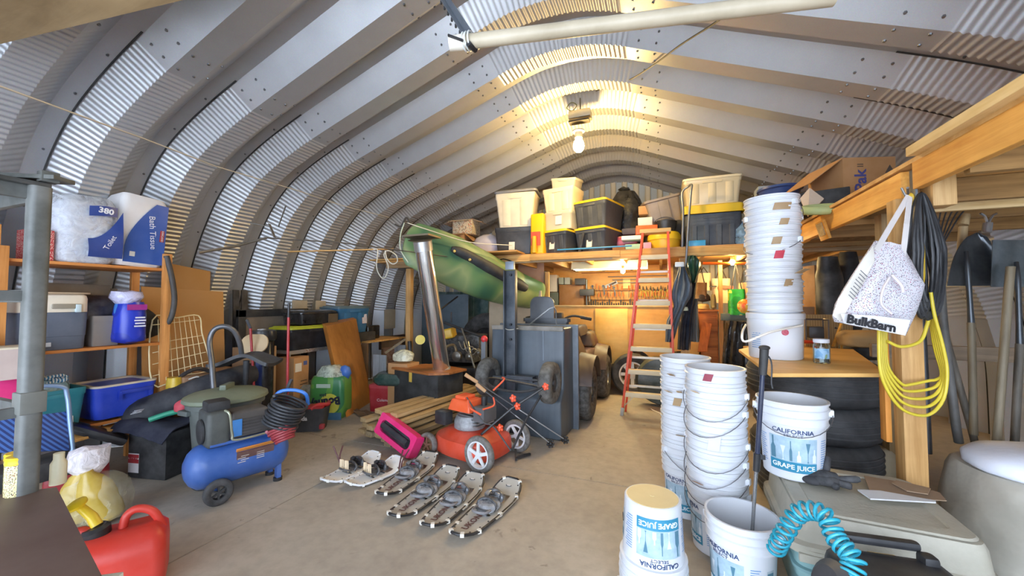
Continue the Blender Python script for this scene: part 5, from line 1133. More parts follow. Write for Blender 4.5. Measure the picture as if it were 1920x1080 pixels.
# pink speaker
PS = thing('pink_foam_speaker', 'bright pink framed black speaker leaning against the lumber pile', 'speaker', (-2.38, 3.0, .015), -.30, rot=(-.35, .24, -.30))
m = MB(); P_ = rrect(.56, .20, .02); I_ = rrect(.46, .11, .05)
def fr_(o, i, y0, y1):
    n = len(o); k = MB(); k.rings([[Vector((x, y0, z)) for x, z in o], [Vector((x, y1, z)) for x, z in o], [Vector((x, y1, z)) for x, z in i], [Vector((x, y0, z)) for x, z in i]], False, True); return k
m = fr_(P_, I_, .05, -.05); m.v = [v+Vector((0, 0, .15)) for v in m.v]; m.build('pink_frame', mat('#f0287a', .5), PS, smooth=30)
m = MB(); m.box((0, .0, .15), (.47, .06, .12)); m.build('black_grille', mat('#1d1f26', .5), PS, bevel=.02)
m = MB(); m.cyl((-.2, -.045, .15), (.2, -.045, .15), .03).ell((0, -.065, .15), (.02, .008, .015)); m.build('speaker_bar', mat('#2b2d33', .3), PS)
# mower
MW = thing('lawn_mower', 'orange-red push lawn mower with white spoked wheels and folded handle', 'lawn mower', (-1.62, 3.22, 0), math.radians(76))
ORG = mat('#d9431c', .4, 0, .18, 5); WH = mat('#dedfe0', .4)
m = MB(); rings = []
def deck(z, s, n=36):
    out = []
    for k in range(n):
        a = 2*PI*k/n; x = .27*math.copysign(abs(math.cos(a))**.7, math.cos(a)); y = (.36 if math.sin(a) > 0 else .33)*math.copysign(abs(math.sin(a))**(.9 if math.sin(a) > 0 else .5), math.sin(a))
        out.append(Vector((x*s, y*s+.02, z)))
    return out
m.rings([deck(.055, 1.0), deck(.07, 1.02), deck(.16, 1.0), deck(.185, .96), deck(.195, .80), deck(.235, .70), deck(.245, .4)]); m.build('deck', ORG, MW, smooth=50)
for x, y, r in ((-.27, -.28, .15), (.27, -.28, .15), (-.27, .33, .105), (.27, .33, .105)):
    s = 1 if x > 0 else -1
    wheel(MW, Vector((x, y, r)), (0, s*PI/2, 0), r, .055, mat('#6a6660', .8, 0, .3, 30), WH if r > .12 else mat('#6b4a34', .5), .74, 5)
m = MB(); m.lathe([(.12, .23), (.145, .25), (.145, .31), (.12, .36)], (0, .06, 0), 24); m.build('engine_base', mat('#9a9c9e', .6, .4, .3, 30), MW)
m = MB()
for k in range(5): m.box((.03, .0, .29+.026*k), (.24, .22, .011))
m.build('cooling_fins', mat('#a9abad', .3, .8), MW, kind='stuff')
m = MB(); m.box((-.01, .09, .455), (.24, .27, .10), None, (.8, .8)).box((.0, .12, .515), (.15, .13, .035)); m.build('engine_cover', mat('#f0602a', .4), MW, bevel=.015, seg=3)
m = MB(); m.box((-.13, .27, .33), (.10, .14, .12)); m.build('muffler', mat('#2c2d2f', .4, .3), MW, bevel=.012)
m = MB(); m.box((-.0, -.12, .40), (.19, .13, .14)); m.build('fuel_tank', mat('#5b5c5e', .4), MW, bevel=.02)
m = MB(); m.cyl((-.0, -.11, .46), (-.0, -.11, .55), .028); m.build('filler_neck', BLK, MW)
HB = mat('#1c1d20', .4)
def W2(p): return MW.matrix_world.inverted()@p
bpy.context.view_layer.update()
for s, (p1, p2) in ((0, (aD(905, 815, 3.35), aD(1018, 727, 3.25))), (1, (aD(955, 845, 3.15), aD(900, 760, 3.3)))):
    pass
low_a = [aD(902, 815, 3.30), aD(960, 765, 3.3), aD(1022, 725, 3.35)]
low_b = [aD(962, 840, 3.5), aD(985, 790, 3.6), aD(1023, 727, 3.75)]
m = MB(); m.tube([W2(p) for p in low_a], .011, 8).tube([W2(p) for p in low_b], .011, 8); m.build('lower_handle', HB, MW)
up_ = catmull([aD(1022, 726, 3.36), aD(975, 735, 3.4), aD(930, 728, 3.5), aD(914, 716, 3.62), aD(925, 709, 3.75), aD(985, 720, 3.8), aD(1023, 728, 3.76)], 5)
m = MB(); m.tube([W2(p) for p in up_], .011, 8); m.build('upper_handle', HB, MW)
m = MB(); m.tube([W2(p) for p in catmull([aD(925, 732, 3.35), aD(945, 712, 3.35), aD(942, 708, 3.4)], 4)], .008, 7).tube([W2(p) for p in catmull([aD(877, 750, 3.3), aD(882, 765, 3.3), aD(902, 778, 3.3)], 5)], .009, 7).tube([W2(p) for p in catmull([aD(905, 768, 3.35), aD(926, 760, 3.35), aD(925, 745, 3.35)], 5)], .008, 7); m.build('control_bails', mat('#e0562a', .4), MW)
for (px, py) in ((962, 747), (1023, 725), (970, 762), (938, 802)):
    m = MB(); m.ell(W2(aD(px, py, 3.3)), (.022, .022, .028), 8); 
    for k in range(5): a = 2*PI*k/5; m.ell(W2(aD(px, py, 3.29))+Vector((.0, .022*math.cos(a), .022*math.sin(a))), (.012, .012, .012), 8)
    m.build('knob', mat('#f0562a', .4), MW)
m = MB(); m.tube([W2(p) for p in catmull([aD(875, 745, 3.4), aD(905, 790, 3.3), aD(925, 800, 3.3), aD(958, 845, 3.25)], 5)], .007, 6); m.build('control_cable', mat('#24262a', .5), MW)
# trekking poles with cork grips
for k, (a, b, c) in enumerate((((893, 720, 3.75), (1040, 838), 'nearer'), ((872, 702, 3.85), (1068, 830), 'farther'))):
    lo = aZ(*b, .03); hi = aD(*a)
    T = thing('trekking_pole', '%s of the two trekking poles lying across the mower, black basket at its tip' % ('lower' if k == 0 else 'upper'), 'pole', lo, group='trekking poles on the mower')
    hi2 = lo+(hi-lo); v = hi2-lo
    m = MB(); m.cyl((0, 0, 0), v*.5, .006, .007, 8); m.build('lower_shaft', mat('#8f8f8c', .3, .6), T)
    m = MB(); m.cyl(v*.5, v*.88, .009, .009, 8); m.build('upper_shaft', mat('#2a2c33', .35), T)
    m = MB(); m.cyl(v*.88, v*1.0, .017, .019, 12); m.build('cork_grip', mat('#c9a275', .8), T)
    m = MB()
    for j in range(7): a_ = 2*PI*j/7; m.ell(v.normalized()*.05+Vector((.028*math.cos(a_), .01*math.sin(a_), .028*math.sin(a_))), (.012, .012, .012), 8)
    m.ell(v.normalized()*.05, (.02, .02, .02), 8); m.build('basket', BLK, T)
m = MB(); c = aZ(968, 858, .02); m.beam(c, c+Vector((.09, .12, .0)), .02, .02).beam(c, c+Vector((-.03, .06, .05)), .02, .012).beam(c, c+Vector((.02, -.05, .0)), .02, .012); single('black_strap_scrap', m, BLK, 'small black strap on the floor behind the mower wheel', 'strap')
# dump cart on end
DC = thing('dump_cart', 'dark grey poly dump cart standing on end with its underside facing out', 'cart', (-1.42, 4.05, 0), .0)
DG = wood('#566069', '#464f59', 2, .3, .42)
b0, b1 = aZ(912, 805), aZ(1052, 828)
dcx = (b1-b0); rzz = math.atan2(dcx.y, dcx.x); DC.location = (b0+b1)/2; DC.rotation_euler = (0, 0, rzz)
Wd = dcx.length
Hd = 1.13
m = MB(); yy0 = lambda z: 0
prof = [(0.0, 0), (0.0, Hd*.34), (.10, Hd*.44), (.12, Hd), (.42, Hd*1.0), (.46, 0)]
# side profile (y,z): lower part bulges forward
m.add([(-Wd/2, y, z) for y, z in prof]+[(Wd/2, y, z) for y, z in prof], [(0, 1, 2, 3, 4, 5), (11, 10, 9, 8, 7, 6)]+[(i, (i+1) % 6, 6+(i+1) % 6, 6+i) for i in range(6)]); m.build('tub', DG, DC, bevel=.025, seg=3)
m = MB(); m.box((0, .45, Hd*.5), (Wd+.12, .04, Hd+.04)); m.build('tub_rim', mat('#5d6874', .4, 0, .2), DC, bevel=.012)
m = MB(); m.box((0, .11, Hd-.01), (Wd*.98, .02, .05)); m.build('top_lip', mat('#7b7468', .5, 0, .3), DC, bevel=.006)
m = MB()
for x in (-.14, .2): m.box((x, .112, Hd*.73), (.012, .006, Hd*.5))
m.build('mould_lines', mat('#6f7a86', .4), DC)
TM = mat('#3d454e', .4, .3, .2)
m = MB(); m.box((-.14, .03, 1.10), (.14, .012, 1.3)).box((-.205, .0, 1.10), (.012, .06, 1.3)).box((-.075, .0, 1.10), (.012, .06, 1.3)); tg = m.build('tongue', TM, DC, bevel=.003)
m = MB(); m.box((-.14, .0, 1.80), (.1, .04, .09)); m.build('hitch_plate', mat('#8d98a4', .4, .4), tg, bevel=.003)
for z in (1.70, 1.16, 1.0):
    m = MB(); m.cyl((-.14, .03, z), (-.14, .0, z), .014, None, 10); m.build('bolt', mat('#22252a', .4, .5), tg)
m = MB(); m.tube(catmull([(-.23, .02, 1.12), (-.14, -.02, 1.105), (-.05, .02, 1.12)], 4), .005, 6); m.build('wire_tie', mat('#b8b4a8', .4), tg)
for s in (-1, 1): wheel(DC, Vector((s*(Wd/2-.08), -.10, .60)), (0, s*PI/2, 0), .205, .13, mat('#55544f', .8, 0, .3, 20), mat('#33363a', .5), .45, plain=True)
m = MB(); m.cyl((-Wd/2+.1, -.06, .60), (Wd/2-.1, -.06, .60), .015).box((0, -.02, .60), (.3, .1, .06)); m.build('axle', TM, DC)
m = MB(); m.tube(catmull([(-.0, .2, Hd+.02), (.12, .15, Hd+.10), (.3, .18, Hd+.22), (.3, .25, Hd+.02)], 3), .008, 6); m.build('latch_rod', mat('#8b8e90', .4, .5), DC)
# black tub behind it
BTb = thing('black_sled_tub', 'black rounded plastic tub standing behind the dump cart', 'tub', Vector((-1.29, 4.475, 0)))
m = MB(); m.rings([[Vector((x, y, z)) for x, y in rrect(.54, .10, .04)] for z in (0, 1.18)]+[[Vector((x, y, z)) for x, y in rrect(.58, .13, .05)] for z in (1.17, 1.21)]); m.build('tub_shell', mat('#3a4048', .35), BTb, smooth=50)
m = MB(); m.prism(rrect(.30, .40, .09), .04, Matrix(((1, 0, 0, -.05), (0, 0, -1, -.0), (0, 1, 0, 1.27), (0, 0, 0, 1)))); m.build('upright_flap', mat('#4c525a', .4), BTb, bevel=.01)
# quad bike
QB = thing('quad_bike', 'brown and maroon quad bike parked behind the dump cart', 'quad bike', (-1.32, 5.26, 0), .0); QB.scale = (1.08, 1.02, 1.08)
TYR = mat('#37342f', .85, 0, .3, 25, .6, 40)
for x, y, r, w_ in ((.40, -.58, .32, .22), (-.38, -.58, .32, .22), (.42, .58, .30, .24), (-.40, .58, .30, .24)):
    s = 1 if x > 0 else -1; wheel(QB, Vector((x, y, r)), (0, s*PI/2, 0), r, w_, TYR, mat('#8f918e', .35, .6, .2), .46, plain=(y < 0), nsp=7)
CM = camo(['#4a3c32', '#5c4c3c', '#42302a', '#64543f', '#4c2a2c'], 2.2, .5)
for y in (-.56, .60):
    for s in (-1, 1):
        m = MB(); m.grid(lambda u, v: Vector((s*(.24+.30*v), y+(.37-.03*v*v)*math.cos(PI*(.06+.88*u)), .36+(.37-.04*v*v)*math.sin(PI*(.06+.88*u)))), 14, 4); m.build('fender', CM, QB, smooth=60, thick=.025)
m = MB(); m.box((0, -.45, .80), (.78, .5, .26), None, (.75, .7)).box((0, .0, .74), (.50, .8, .28), None, (.8, 1)).box((0, .55, .80), (.78, .5, .2), None, (.85, .8)); m.build('body', CM, QB, bevel=.05, seg=3)
m = MB(); m.box((.30, .1, .55), (.16, .8, .3)); m.build('side_panel', mat('#4b1f28', .4, 0, .3), QB, bevel=.05, seg=3)
m = MB(); m.box((.08, .18, .93), (.42, .66, .13), None, (.85, .9)); m.build('seat', mat('#2b2229', .5), QB, bevel=.03, seg=3)
m = MB(); m.tube(catmull([(.38, -.16, 1.10), (.2, -.22, 1.13), (0, -.26, 1.06), (-.2, -.22, 1.13), (-.38, -.16, 1.10)], 5), .014, 8).cyl((0, -.26, 1.06), (0, -.34, .85), .02); m.build('handlebar', mat('#2a2a2c', .4), QB)
for s in (-1, 1): m = MB(); m.cyl((s*.30, -.19, 1.115), (s*.42, -.14, 1.09), .02, None, 10); m.build('grip', BLK, QB)
m = MB(); m.box((0, -.28, 1.12), (.2, .12, .1)); m.build('headlight_pod', mat('#24221f', .4), QB, bevel=.02)
m = MB(); m.tube(catmull([(-.25, .5, .9), (-.25, .74, .9), (.25, .74, .9), (.25, .5, .9)], 4), .012, 6).tube([(-.25, .65, .9), (.25, .65, .9)], .01, 6); m.build('rear_rack', mat('#232323', .4), QB)
# plywood sided trailer
TRc = Vector((-.8, 6.45, 0)); TR = thing('plywood_trailer', 'tandem trailer with plywood sides scalloped over its white-rimmed wheels', 'trailer', TRc)
PLW = wood('#eab968', '#dba04c', 0, .6, .55, 9)
def side(y):
    w1, w2 = -.42-TRc.x, .24-TRc.x; x0, x1 = -1.74-TRc.x, .5-TRc.x; R0 = .365
    pts = [(x0, .42)]
    for wc in (w1, w2):
        a0 = math.asin(min(1, (.42-.315)/R0))
        for k in range(11):
            t = PI-a0-(PI-2*a0)*k/10; pts.append((wc+R0*math.cos(t)*.92, .315+R0*math.sin(t)))
    pts += [(x1, .42), (x1, 1.335), (x0, 1.335)]
    m = MB(); n = len(pts); m.prism(pts, .018, Matrix(((1, 0, 0, 0), (0, 0, 1, y), (0, 1, 0, 0), (0, 0, 0, 1)))); return m
side(-.22).build('side_panel', PLW, TR, smooth=0)
side(.36).build('side_panel', PLW, TR, smooth=0)
m = MB(); m.box((.06+.0, -.235, .87), (.50, .012, .86)); m.build('door_panel', wood('#f2cc74', '#e8b452', 0, .5, .5, 9), TR, bevel=.003)
m = MB(); m.box((.18, .08, .42), (2.16, .58, .05)); m.build('bed', GREYW, TR)
m = MB(); m.box((.18, -.215, 1.345), (2.24, .05, .02)); m.build('top_rail', wood('#e8cf9f', '#cda868', 0), TR)
WR2 = mat('#e8e4da', .4)
for wc in (-.42-TRc.x, .24-TRc.x): wheel(TR, Vector((wc, -.33, .315)), (PI/2, 0, 0), .315, .18, mat('#222222', .7, 0, .2), WR2, .62, 8)
# partition frame left of the bench opening
PF = thing('framed_partition', 'pine framed pinkish plywood panel beside the bench opening', 'partition', Vector((-1.9, 6.3, 0)))
pf = lambda px, py, Y=6.3: aY(px, py, Y)-PF.location
a = pf(972, 540); b = pf(1020, 490)
m = MB(); m.box(((a.x+b.x)/2, 0, (a.z+b.z)/2), (b.x-a.x, .02, b.z-a.z+.05)); m.build('panel', mat('#c39b80', .6), PF)
m = MB(); z1 = 1.92
x_ = pf(1026, 500).x; m.box((x_, 0, z1/2), (.07, .06, z1)); m.build('stud', wood('#e3bd84', '#cb9a58', 2), PF, bevel=.003)
x_ = pf(967, 500).x; m = MB(); m.box((x_, 0, z1/2), (.05, .06, z1)); m.build('stud', wood('#e3bd84', '#cb9a58', 2), PF, bevel=.003)
m = MB(); a2 = pf(967, 487); b2 = pf(1026, 487); m.box(((a2.x+b2.x)/2, 0, a2.z), (b2.x-a2.x, .06, .05)).box(((a2.x+b2.x)/2, 0, pf(1000, 543).z), (b2.x-a2.x, .06, .03)); m.build('cross_rail', wood('#e3bd84', '#cb9a58', 0), PF, bevel=.003)
for k, (x0, x1, y0, y1, Y, col) in enumerate(((918, 960, 542, 592, 5.75, '#c9b79a'), (955, 1015, 545, 592, 5.8, '#cbb594'))):
    a = aY(x0, y1, Y); b = aY(x1, y0, Y); m = MB(); m.box(((a.x+b.x)/2, Y, (.0+b.z)/2), (b.x-a.x, .04, b.z-.0)); single('fibre_board', m, mat(col, .7), ('pale fibre board standing behind the cart tongue on its left', 'pale fibre board standing behind the cart tongue on its right')[k], 'board', bevel=.003)
m = MB(); m.cyl(aY(958, 562, 5.7), aY(1002, 541, 5.7), .012); single('thin_dowel', m, PINE, 'thin wooden dowel leaning over the pale fibre boards', 'dowel')
m = MB(); a = aY(958, 510, 5.1); m.box(a, (.08, .05, .07)); ob2 = single('outlet_box', m, mat('#a9b6c0', .4), 'small grey outlet box above the cart tongue', 'outlet', bevel=.005)
m = MB(); m.tube(catmull([aY(915, 500, 5.3), aY(930, 490, 5.2), aY(950, 500, 5.2), aY(935, 512, 5.2), aY(920, 505, 5.25), aY(940, 486, 5.2), aY(965, 492, 5.15)], 6), .008, 6); single('black_cable', m, BLK, 'black cable looped under the loft above the canoe', 'cable')
# teal doors far left rear, black tool leaning
m = MB(); a = aY(812, 600, 7.2); b = aY(918, 538, 7.2)
for k in range(8):
    x0 = a.x+(b.x-a.x)*k/8; m.box((x0+.05, 7.25-(k % 2)*.03, .85), ((b.x-a.x)/8, .03, 1.55+.0))
single('teal_corrugated_panel', m, mat('#4f7478', .4, .2, .3), 'teal corrugated sheet standing at the back under the canoe', 'panel')
m = MB(); a = aY(800, 560, 6.6); b = aY(870, 545, 6.6); m.box(((a.x+b.x)/2, 6.6, .78), (b.x-a.x+.2, .03, 1.55)); single('grey_door_panel', m, mat('#5a6c78', .45), 'blue-grey flat panel standing behind the snow blower', 'panel', bevel=.004)
m = MB(); m.cyl(aD(818, 586, 5.9), aD(858, 556, 6.2), .014); single('black_rod', m, BLK, 'thin black rod leaning under the canoe', 'rod')
# snow blower / tiller cluster
SN = thing('snow_blower', 'black and yellow snow blower behind the chimney pipe', 'snow blower', Vector((-2.75, 5.45, 0)))
def sn(px, py, D): return aD(px, py, D)-SN.location
m = MB(); m.box(sn(862, 650, 6.0)*1.0, (.72, .5, .40)); m.build('engine_block', mat('#1a1b1c', .4, .2, .4, 20), SN, bevel=.02)
m = MB(); m.box(Vector((sn(862, 650, 6.0).x, sn(862, 650, 6.0).y, .25)), (.85, .6, .42)); m.build('auger_housing', mat('#141416', .4), SN, bevel=.04)
m = MB(); m.box(sn(832, 627, 5.75), (.34, .22, .15), (0, -.2, .2)); m.build('yellow_fuel_tank', mat('#e6b81a', .35), SN, bevel=.03, seg=3)
m = MB(); m.cyl(sn(788, 637, 5.45), sn(788, 637, 5.6), .068, .068, 20); m.build('yellow_cap', mat('#ecd21f', .35), SN)
m = MB(); m.cyl(sn(833, 605, 5.7), sn(905, 632, 5.5), .022, .018, 8).cyl(sn(846, 585, 5.9), sn(846, 605, 5.9), .012); m.build('handle_bar', mat('#232426', .4), SN)
m = MB(); m.tube(catmull([sn(822, 665, 5.4), sn(838, 650, 5.45), sn(852, 648, 5.5), sn(856, 668, 5.5)], 5), .02, 8); m.build('bent_tube', mat('#8b7c60', .4, .5), SN)
m = MB(); m.cyl(sn(866, 616, 5.6), sn(890, 690, 5.0), .011); m.build('support_rod', mat('#8d8d88', .4, .5), SN)
for (px, py, r, D) in ((857, 668, .07, 5.4), (880, 668, .05, 5.4), (895, 660, .05, 5.5)):
    m = MB(); m.lathe([(r*.5, -.04), (r, -.03), (r, .03), (r*.4, .05)], sn(px, py, D), 14, (PI/2, 0, 0)); m.build('cylinder_fitting', mat('#7d7a70', .35, .7, .3), SN)
m = MB(); m.box(sn(888, 640, 5.7), (.25, .16, .22)); m.build('carburettor', mat('#3f4140', .35, .5, .4, 30), SN, bevel=.01)
m = MB()
for i in range(3): m.tube(catmull([sn(860+9*i, 640, 5.5), sn(868+8*i, 655+5*i, 5.4), sn(885+5*i, 650+4*i, 5.4), sn(900, 672-6*i, 5.5)], 5), .008, 6)
m.build('engine_pipes', mat('#9a9a94', .3, .7), SN)
m = MB(); m.box(sn(908, 655, 5.0)+Vector((0, 0, -.02)), (.06, .06, .30)); rb = m.build('bottle', mat('#6f7680', .4), None)
rb.location = SN.location; tag(rb, 'grey bottle with a red cap beside the dump cart', 'bottle')
m = MB(); m.ell(sn(908, 636, 5.0), (.045, .045, .05)); m.build('red_cap', mat('#e0303a', .35), rb)
tw = thing('spare_tractor_wheel', 'black tyre standing behind the snow blower next to the carts', 'wheel', aD(893, 620, 6.2))
tw.location.z = .45
wheel(tw, Vector((0, 0, 0.0)), (PI/2, 0, 0), .50, .2, RUB, BLKM, .5, plain=True)
tw.location.z = .72; tw.location.y += .45
m = MB(); c = aD(893, 640, 6.3); m.box((c.x, c.y+.3, .11), (.5, .4, .22)); single('timber_block', m, BLKM, 'dark block under the rear tyre', 'block', bevel=.01)
m = MB(); m.cyl(aD(772, 700, 5.4)*1.0, aD(768, 640, 5.5), .03); m.v = m.v; single('black_jack_post', m, mat('#1a1b1e', .3), 'short black post standing left of the chimney pipe', 'post')
m = MB(); m.beam(aD(722, 662, 5.6), aD(760, 636, 5.7), .03, .03); single('wooden_stick', m, wood('#9a8664', '#6f5c40', 0), 'grey wooden stick leaning on the loft post', 'stick')
# ---------------------------------------------------------------- snowshoes
def shoe_outline(L, w0, w1, n=30):
    """w0 near tail half width, w1 front half width"""
    out = []
    for i in range(n):
        a = 2*PI*i/n; s = math.sin(a); c = math.cos(a)
        y = L/2+L/2*math.copysign(abs(s)**.85, s); t = y/L
        w = (w0*(1-t)+w1*t)*(1-.12*math.sin(PI*t)); x = w*math.copysign(abs(c)**(.55 if s > 0 else .75), c)
        out.append((x, y))
    return out
def lift(y, L): return .02+.07*max(0, (y/L-.72)/.28)**1.6+.03*max(0, (.15-y/L)/.15)
def make_shoe(kind):
    L = .66; W0, W1 = .098, .128; T = thing('snowshoe', 'x', 'snowshoe', (0, 0, 0), group='snowshoes laid out on the floor')
    ol = shoe_outline(L, W0, W1)
    base = mat('#b3afa6', .45, 0, .1, 8) if kind else mat('#ece8e2', .4, 0, .05)
    tubeM = mat('#1e1d1f', .25) if kind else mat('#e9ecf0', .35)
    m = MB(); pts = [Vector((x, y, lift(y, L))) for x, y in ol]; m.tube(pts, .0085, 8, True); fr = m.build('frame', tubeM, T, smooth=60)
    # decking: tail section, mid, front with window
    def deckpart(t0, t1, nm, wn=.92):
        k = MB()
        def f(u, v):
            y = L*(t0+(t1-t0)*v)
            # width at y
            t = y/L; s = min(1, max(-1, 2*t-1)); c = (1-abs(s)**(1/.85*1))**.5 if False else math.sqrt(max(0, 1-abs(s)**(2/.85)))
            w = (W0*(1-t)+W1*t)*(1-.12*math.sin(PI*t))*(c**(.55 if s > 0 else .75))*wn
            return Vector((-w+2*w*u, y, lift(y, L)+.004))
        k.grid(f, 8, 10); return k.build(nm, base, T, thick=.003)
    deckpart(.03, .40, 'tail_deck'); deckpart(.44, .66, 'mid_deck', .55); d3 = deckpart(.80, .985, 'front_deck')
    for s in (-1, 1):
        m = MB(); m.grid(lambda u, v: Vector((s*(.055+.058*u), L*(.40+.42*v), lift(L*(.4+.42*v), L)+.004)), 3, 6); m.build('side_deck', base, T, thick=.003)
    m = MB()
    for i in range(0, 30):
        x, y = ol[i]
        if i % 3 == 0: c = Vector((x*.97, y*.995+(.002 if y < L/2 else -.002), lift(y, L))); m.box(c, (.022, .022, .021), (0, 0, math.atan2(y-L/2, x*4)))
    m.build('clips', mat('#e9e6dc', .4), fr, kind='stuff')
    m = MB(); m.lathe([(.001, 0), (.022, 0), (.022, .002), (.001, .002)], (0, L*.905, lift(L*.905, L)+.006), 18, sy=.55); m.build('toe_badge', mat('#3a3a3e', .3) if kind else mat('#f4f4f6', .3), T)
    m = MB(); m.lathe([(.001, 0), (.016, 0), (.016, .003), (.001, .003)], (0, L*.905, lift(L*.905, L)+.0065), 18, sy=.55); m.build('badge_inner', mat('#e9e9ec', .3), T)
    m = MB()
    for x, y in ((-.065, .93), (.065, .93), (-.085, .84), (.085, .84), (-.055, .1), (.055, .1), (-.07, .22), (.07, .22), (-.08, .33), (.08, .33)): m.cyl((x, L*y, lift(L*y, L)+.004), (x, L*y, lift(L*y, L)+.0085), .0055, None, 8)
    m.build('rivets', mat('#222226', .4), T, kind='stuff')
    if kind:
        text('YUKON', .056, Matrix.Translation((0, L*.225, .031))@Matrix.Rotation(PI/2, 4, 'Z'), mat('#5a2f2c', .6), T, bold=.0012)
    # binding
    BM = mat('#2b2c31', .3, .1, .4, 30, .5, 60)
    m = MB(); m.box((0, L*.50, .055), (.09, .14, .012)).jitter(.003, 30); b = m.build('foot_plate', mat('#4a4b50', .3, .5, .3) if kind else BM, T, bevel=.004)
    m = MB(); m.tube(catmull([(-.06, L*.46, .04), (-.06, L*.50, .07), (0, L*.52, .09), (.06, L*.50, .07), (.06, L*.46, .04)], 5), .012, 8); m.build('instep_strap', BM, b, smooth=60)
    m = MB(); m.tube(catmull([(-.05, L*.62, .05), (-.055, L*.63, .085), (0, L*.66, .10), (.055, L*.63, .085), (.05, L*.62, .05)], 5), .014, 8); m.build('toe_strap', mat('#6b6d72', .25, .3, .4, 25) if kind else BM, b, smooth=60)
    m = MB(); m.tube(catmull([(-.05, L*.5, .05), (-.05, L*.36, .06), (0, L*.31, .07), (.05, L*.36, .06), (.05, L*.5, .05)], 5), .008, 6); m.build('heel_strap', mat('#8c8c90', .25, .2) if kind else BM, b)
    m = MB(); m.box((0, L*.66, .06), (.11, .05, .03)).box((-.03, L*.58, .10), (.03, .04, .02), (.3, .2, 0)).box((.035, L*.6, .105), (.035, .02, .02), (0, .4, .3)).jitter(.006, 40); m.build('buckles', mat('#9a9da3', .15, .7, .3, 30) if kind else mat('#24242a', .3), b, bevel=.003)
    for cw_, cy_ in ((.10, .62), (.08, .40)): m = MB(); m.box((0, L*cy_, .018), (cw_, .016, .03)); m.build('crampon', mat('#8d8f93', .3, .8), T, bevel=.002)
    if kind:
        m = bag_mb(.13, .15, .045, 3.3, .10, .8); m.v = [v+Vector((0, L*.53, .03)) for v in m.v]; m.build('crumpled_cover', film('#b9bcc2', .5, .08), b, smooth=60)
    if not kind:
        for s in (-1, 1):
            m = MB(); m.grid(lambda u, v: Vector((s*.028+(u-.5)*.045, L*.36+.012*math.sin(PI*u), .045+.085*v)), 4, 5); m.build('heel_cup', mat('#e2cba6', .5), b, thick=.006, smooth=60)
    return T
def put_shoe(src, near, far, label, first, z=0.0):
    A_ = aZ(near[0], near[1]); B_ = aZ(far[0], far[1]+14)
    d = (B_-A_); L = d.length; rz = math.atan2(-d.x, d.y)
    o = src if first else copy_thing(src, A_)
    o.location = A_+Vector((0, 0, z)); o.rotation_euler = (0, 0, rz); o['label'] = label
    k = L/.66; o.scale = (max(1.0, k*.95),)+(k,)+(1.0,)
    return o
s1 = make_shoe(1)
put_shoe(s1, (712, 938), (808, 852), 'grey snowshoe with maroon lettering, leftmost of the four, nearest the white pair', True)
put_shoe(s1, (735, 980), (848, 880), 'grey snowshoe with maroon lettering, second of the four from the left', False)
put_shoe(s1, (798, 999), (893, 893), 'grey snowshoe with maroon lettering, third of the four from the left', False)
put_shoe(s1, (853, 1017), (962, 905), 'grey snowshoe with maroon lettering, rightmost and nearest the viewer', False)
s0 = make_shoe(0)
put_shoe(s0, (606, 912), (704, 852), 'white snowshoe with beige heel cups, farthest left of the row', True)
put_shoe(s0, (650, 917), (748, 862), 'white snowshoe with beige heel cups, beside the grey snowshoes', False)
for k, (a, dx) in enumerate((((640, 888), -1), ((748, 893), 1))):
    c = aZ(*a)
    for j in (0, 1):
        m = MB(); p = c+Vector((.02*j, .0, .06)); m.tube(catmull([p, p+Vector((-.03 if k == 0 else .02, -.01, .07)), p+Vector((-.07+.08*j if k == 0 else .05+.04*j, -.02, .16+.015*j))], 5), .006, 6)
        single('boot_strap', m, mat('#5a2c2e', .5), ('maroon strap end standing up from the leftmost white snowshoe, %s one' % ('left', 'right')[j]) if k == 0 else ('maroon strap end standing up from the second white snowshoe, %s one' % ('left', 'right')[j]), 'strap', 'maroon binding straps')
# ---------------------------------------------------------------- white pails
PAIL = mat('#d8dbe0', .38, 0, .04, 4); PAIL_IN = mat('#e2e0da', .5, 0, .04)
TEAL = mat('#1b84a6', .4); PIC = mat('#a9c6d8', .45, 0, .25, 22); NAV = mat('#1d3a6c', .4); PICD = mat('#4f7f94', .4); PICL = mat('#dfeaf2', .4); SKY_ = mat('#5c94cc', .4)
PH, PR, PB_ = .385, .154, .130
def rad(z): return PB_+(PR-.006-PB_)*z/PH
def bent(a0, a1, z0, z1, off=.0012, na=10, shape=None):
    m = MB()
    if shape is None: m.grid(lambda u, v: Vector(((rad(z0+(z1-z0)*v)+off)*math.cos(a0+(a1-a0)*u), (rad(z0+(z1-z0)*v)+off)*math.sin(a0+(a1-a0)*u), z0+(z1-z0)*v)), na, 2)
    return m
def pail_body(openp=True):
    m = MB(); sk = []
    prof = [(PB_-.006, 0), (PB_, .006), (rad(PH-.12), PH-.12), (PR+.001, PH-.118), (PR+.002, PH-.112), (PR-.002, PH-.108), (PR-.003, PH-.08), (PR+.004, PH-.078), (PR+.005, PH-.072), (PR-.001, PH-.068), (PR-.001, PH-.042), (PR+.006, PH-.040), (PR+.007, PH-.034), (PR+.0, PH-.030), (PR+.0, PH-.012), (PR+.006, PH-.010), (PR+.006, PH-.001), (PR+.001, PH), (PR-.006, PH-.001), (PB_-.004, .010)]
    m.lathe(prof, (0, 0, 0), 48); return m
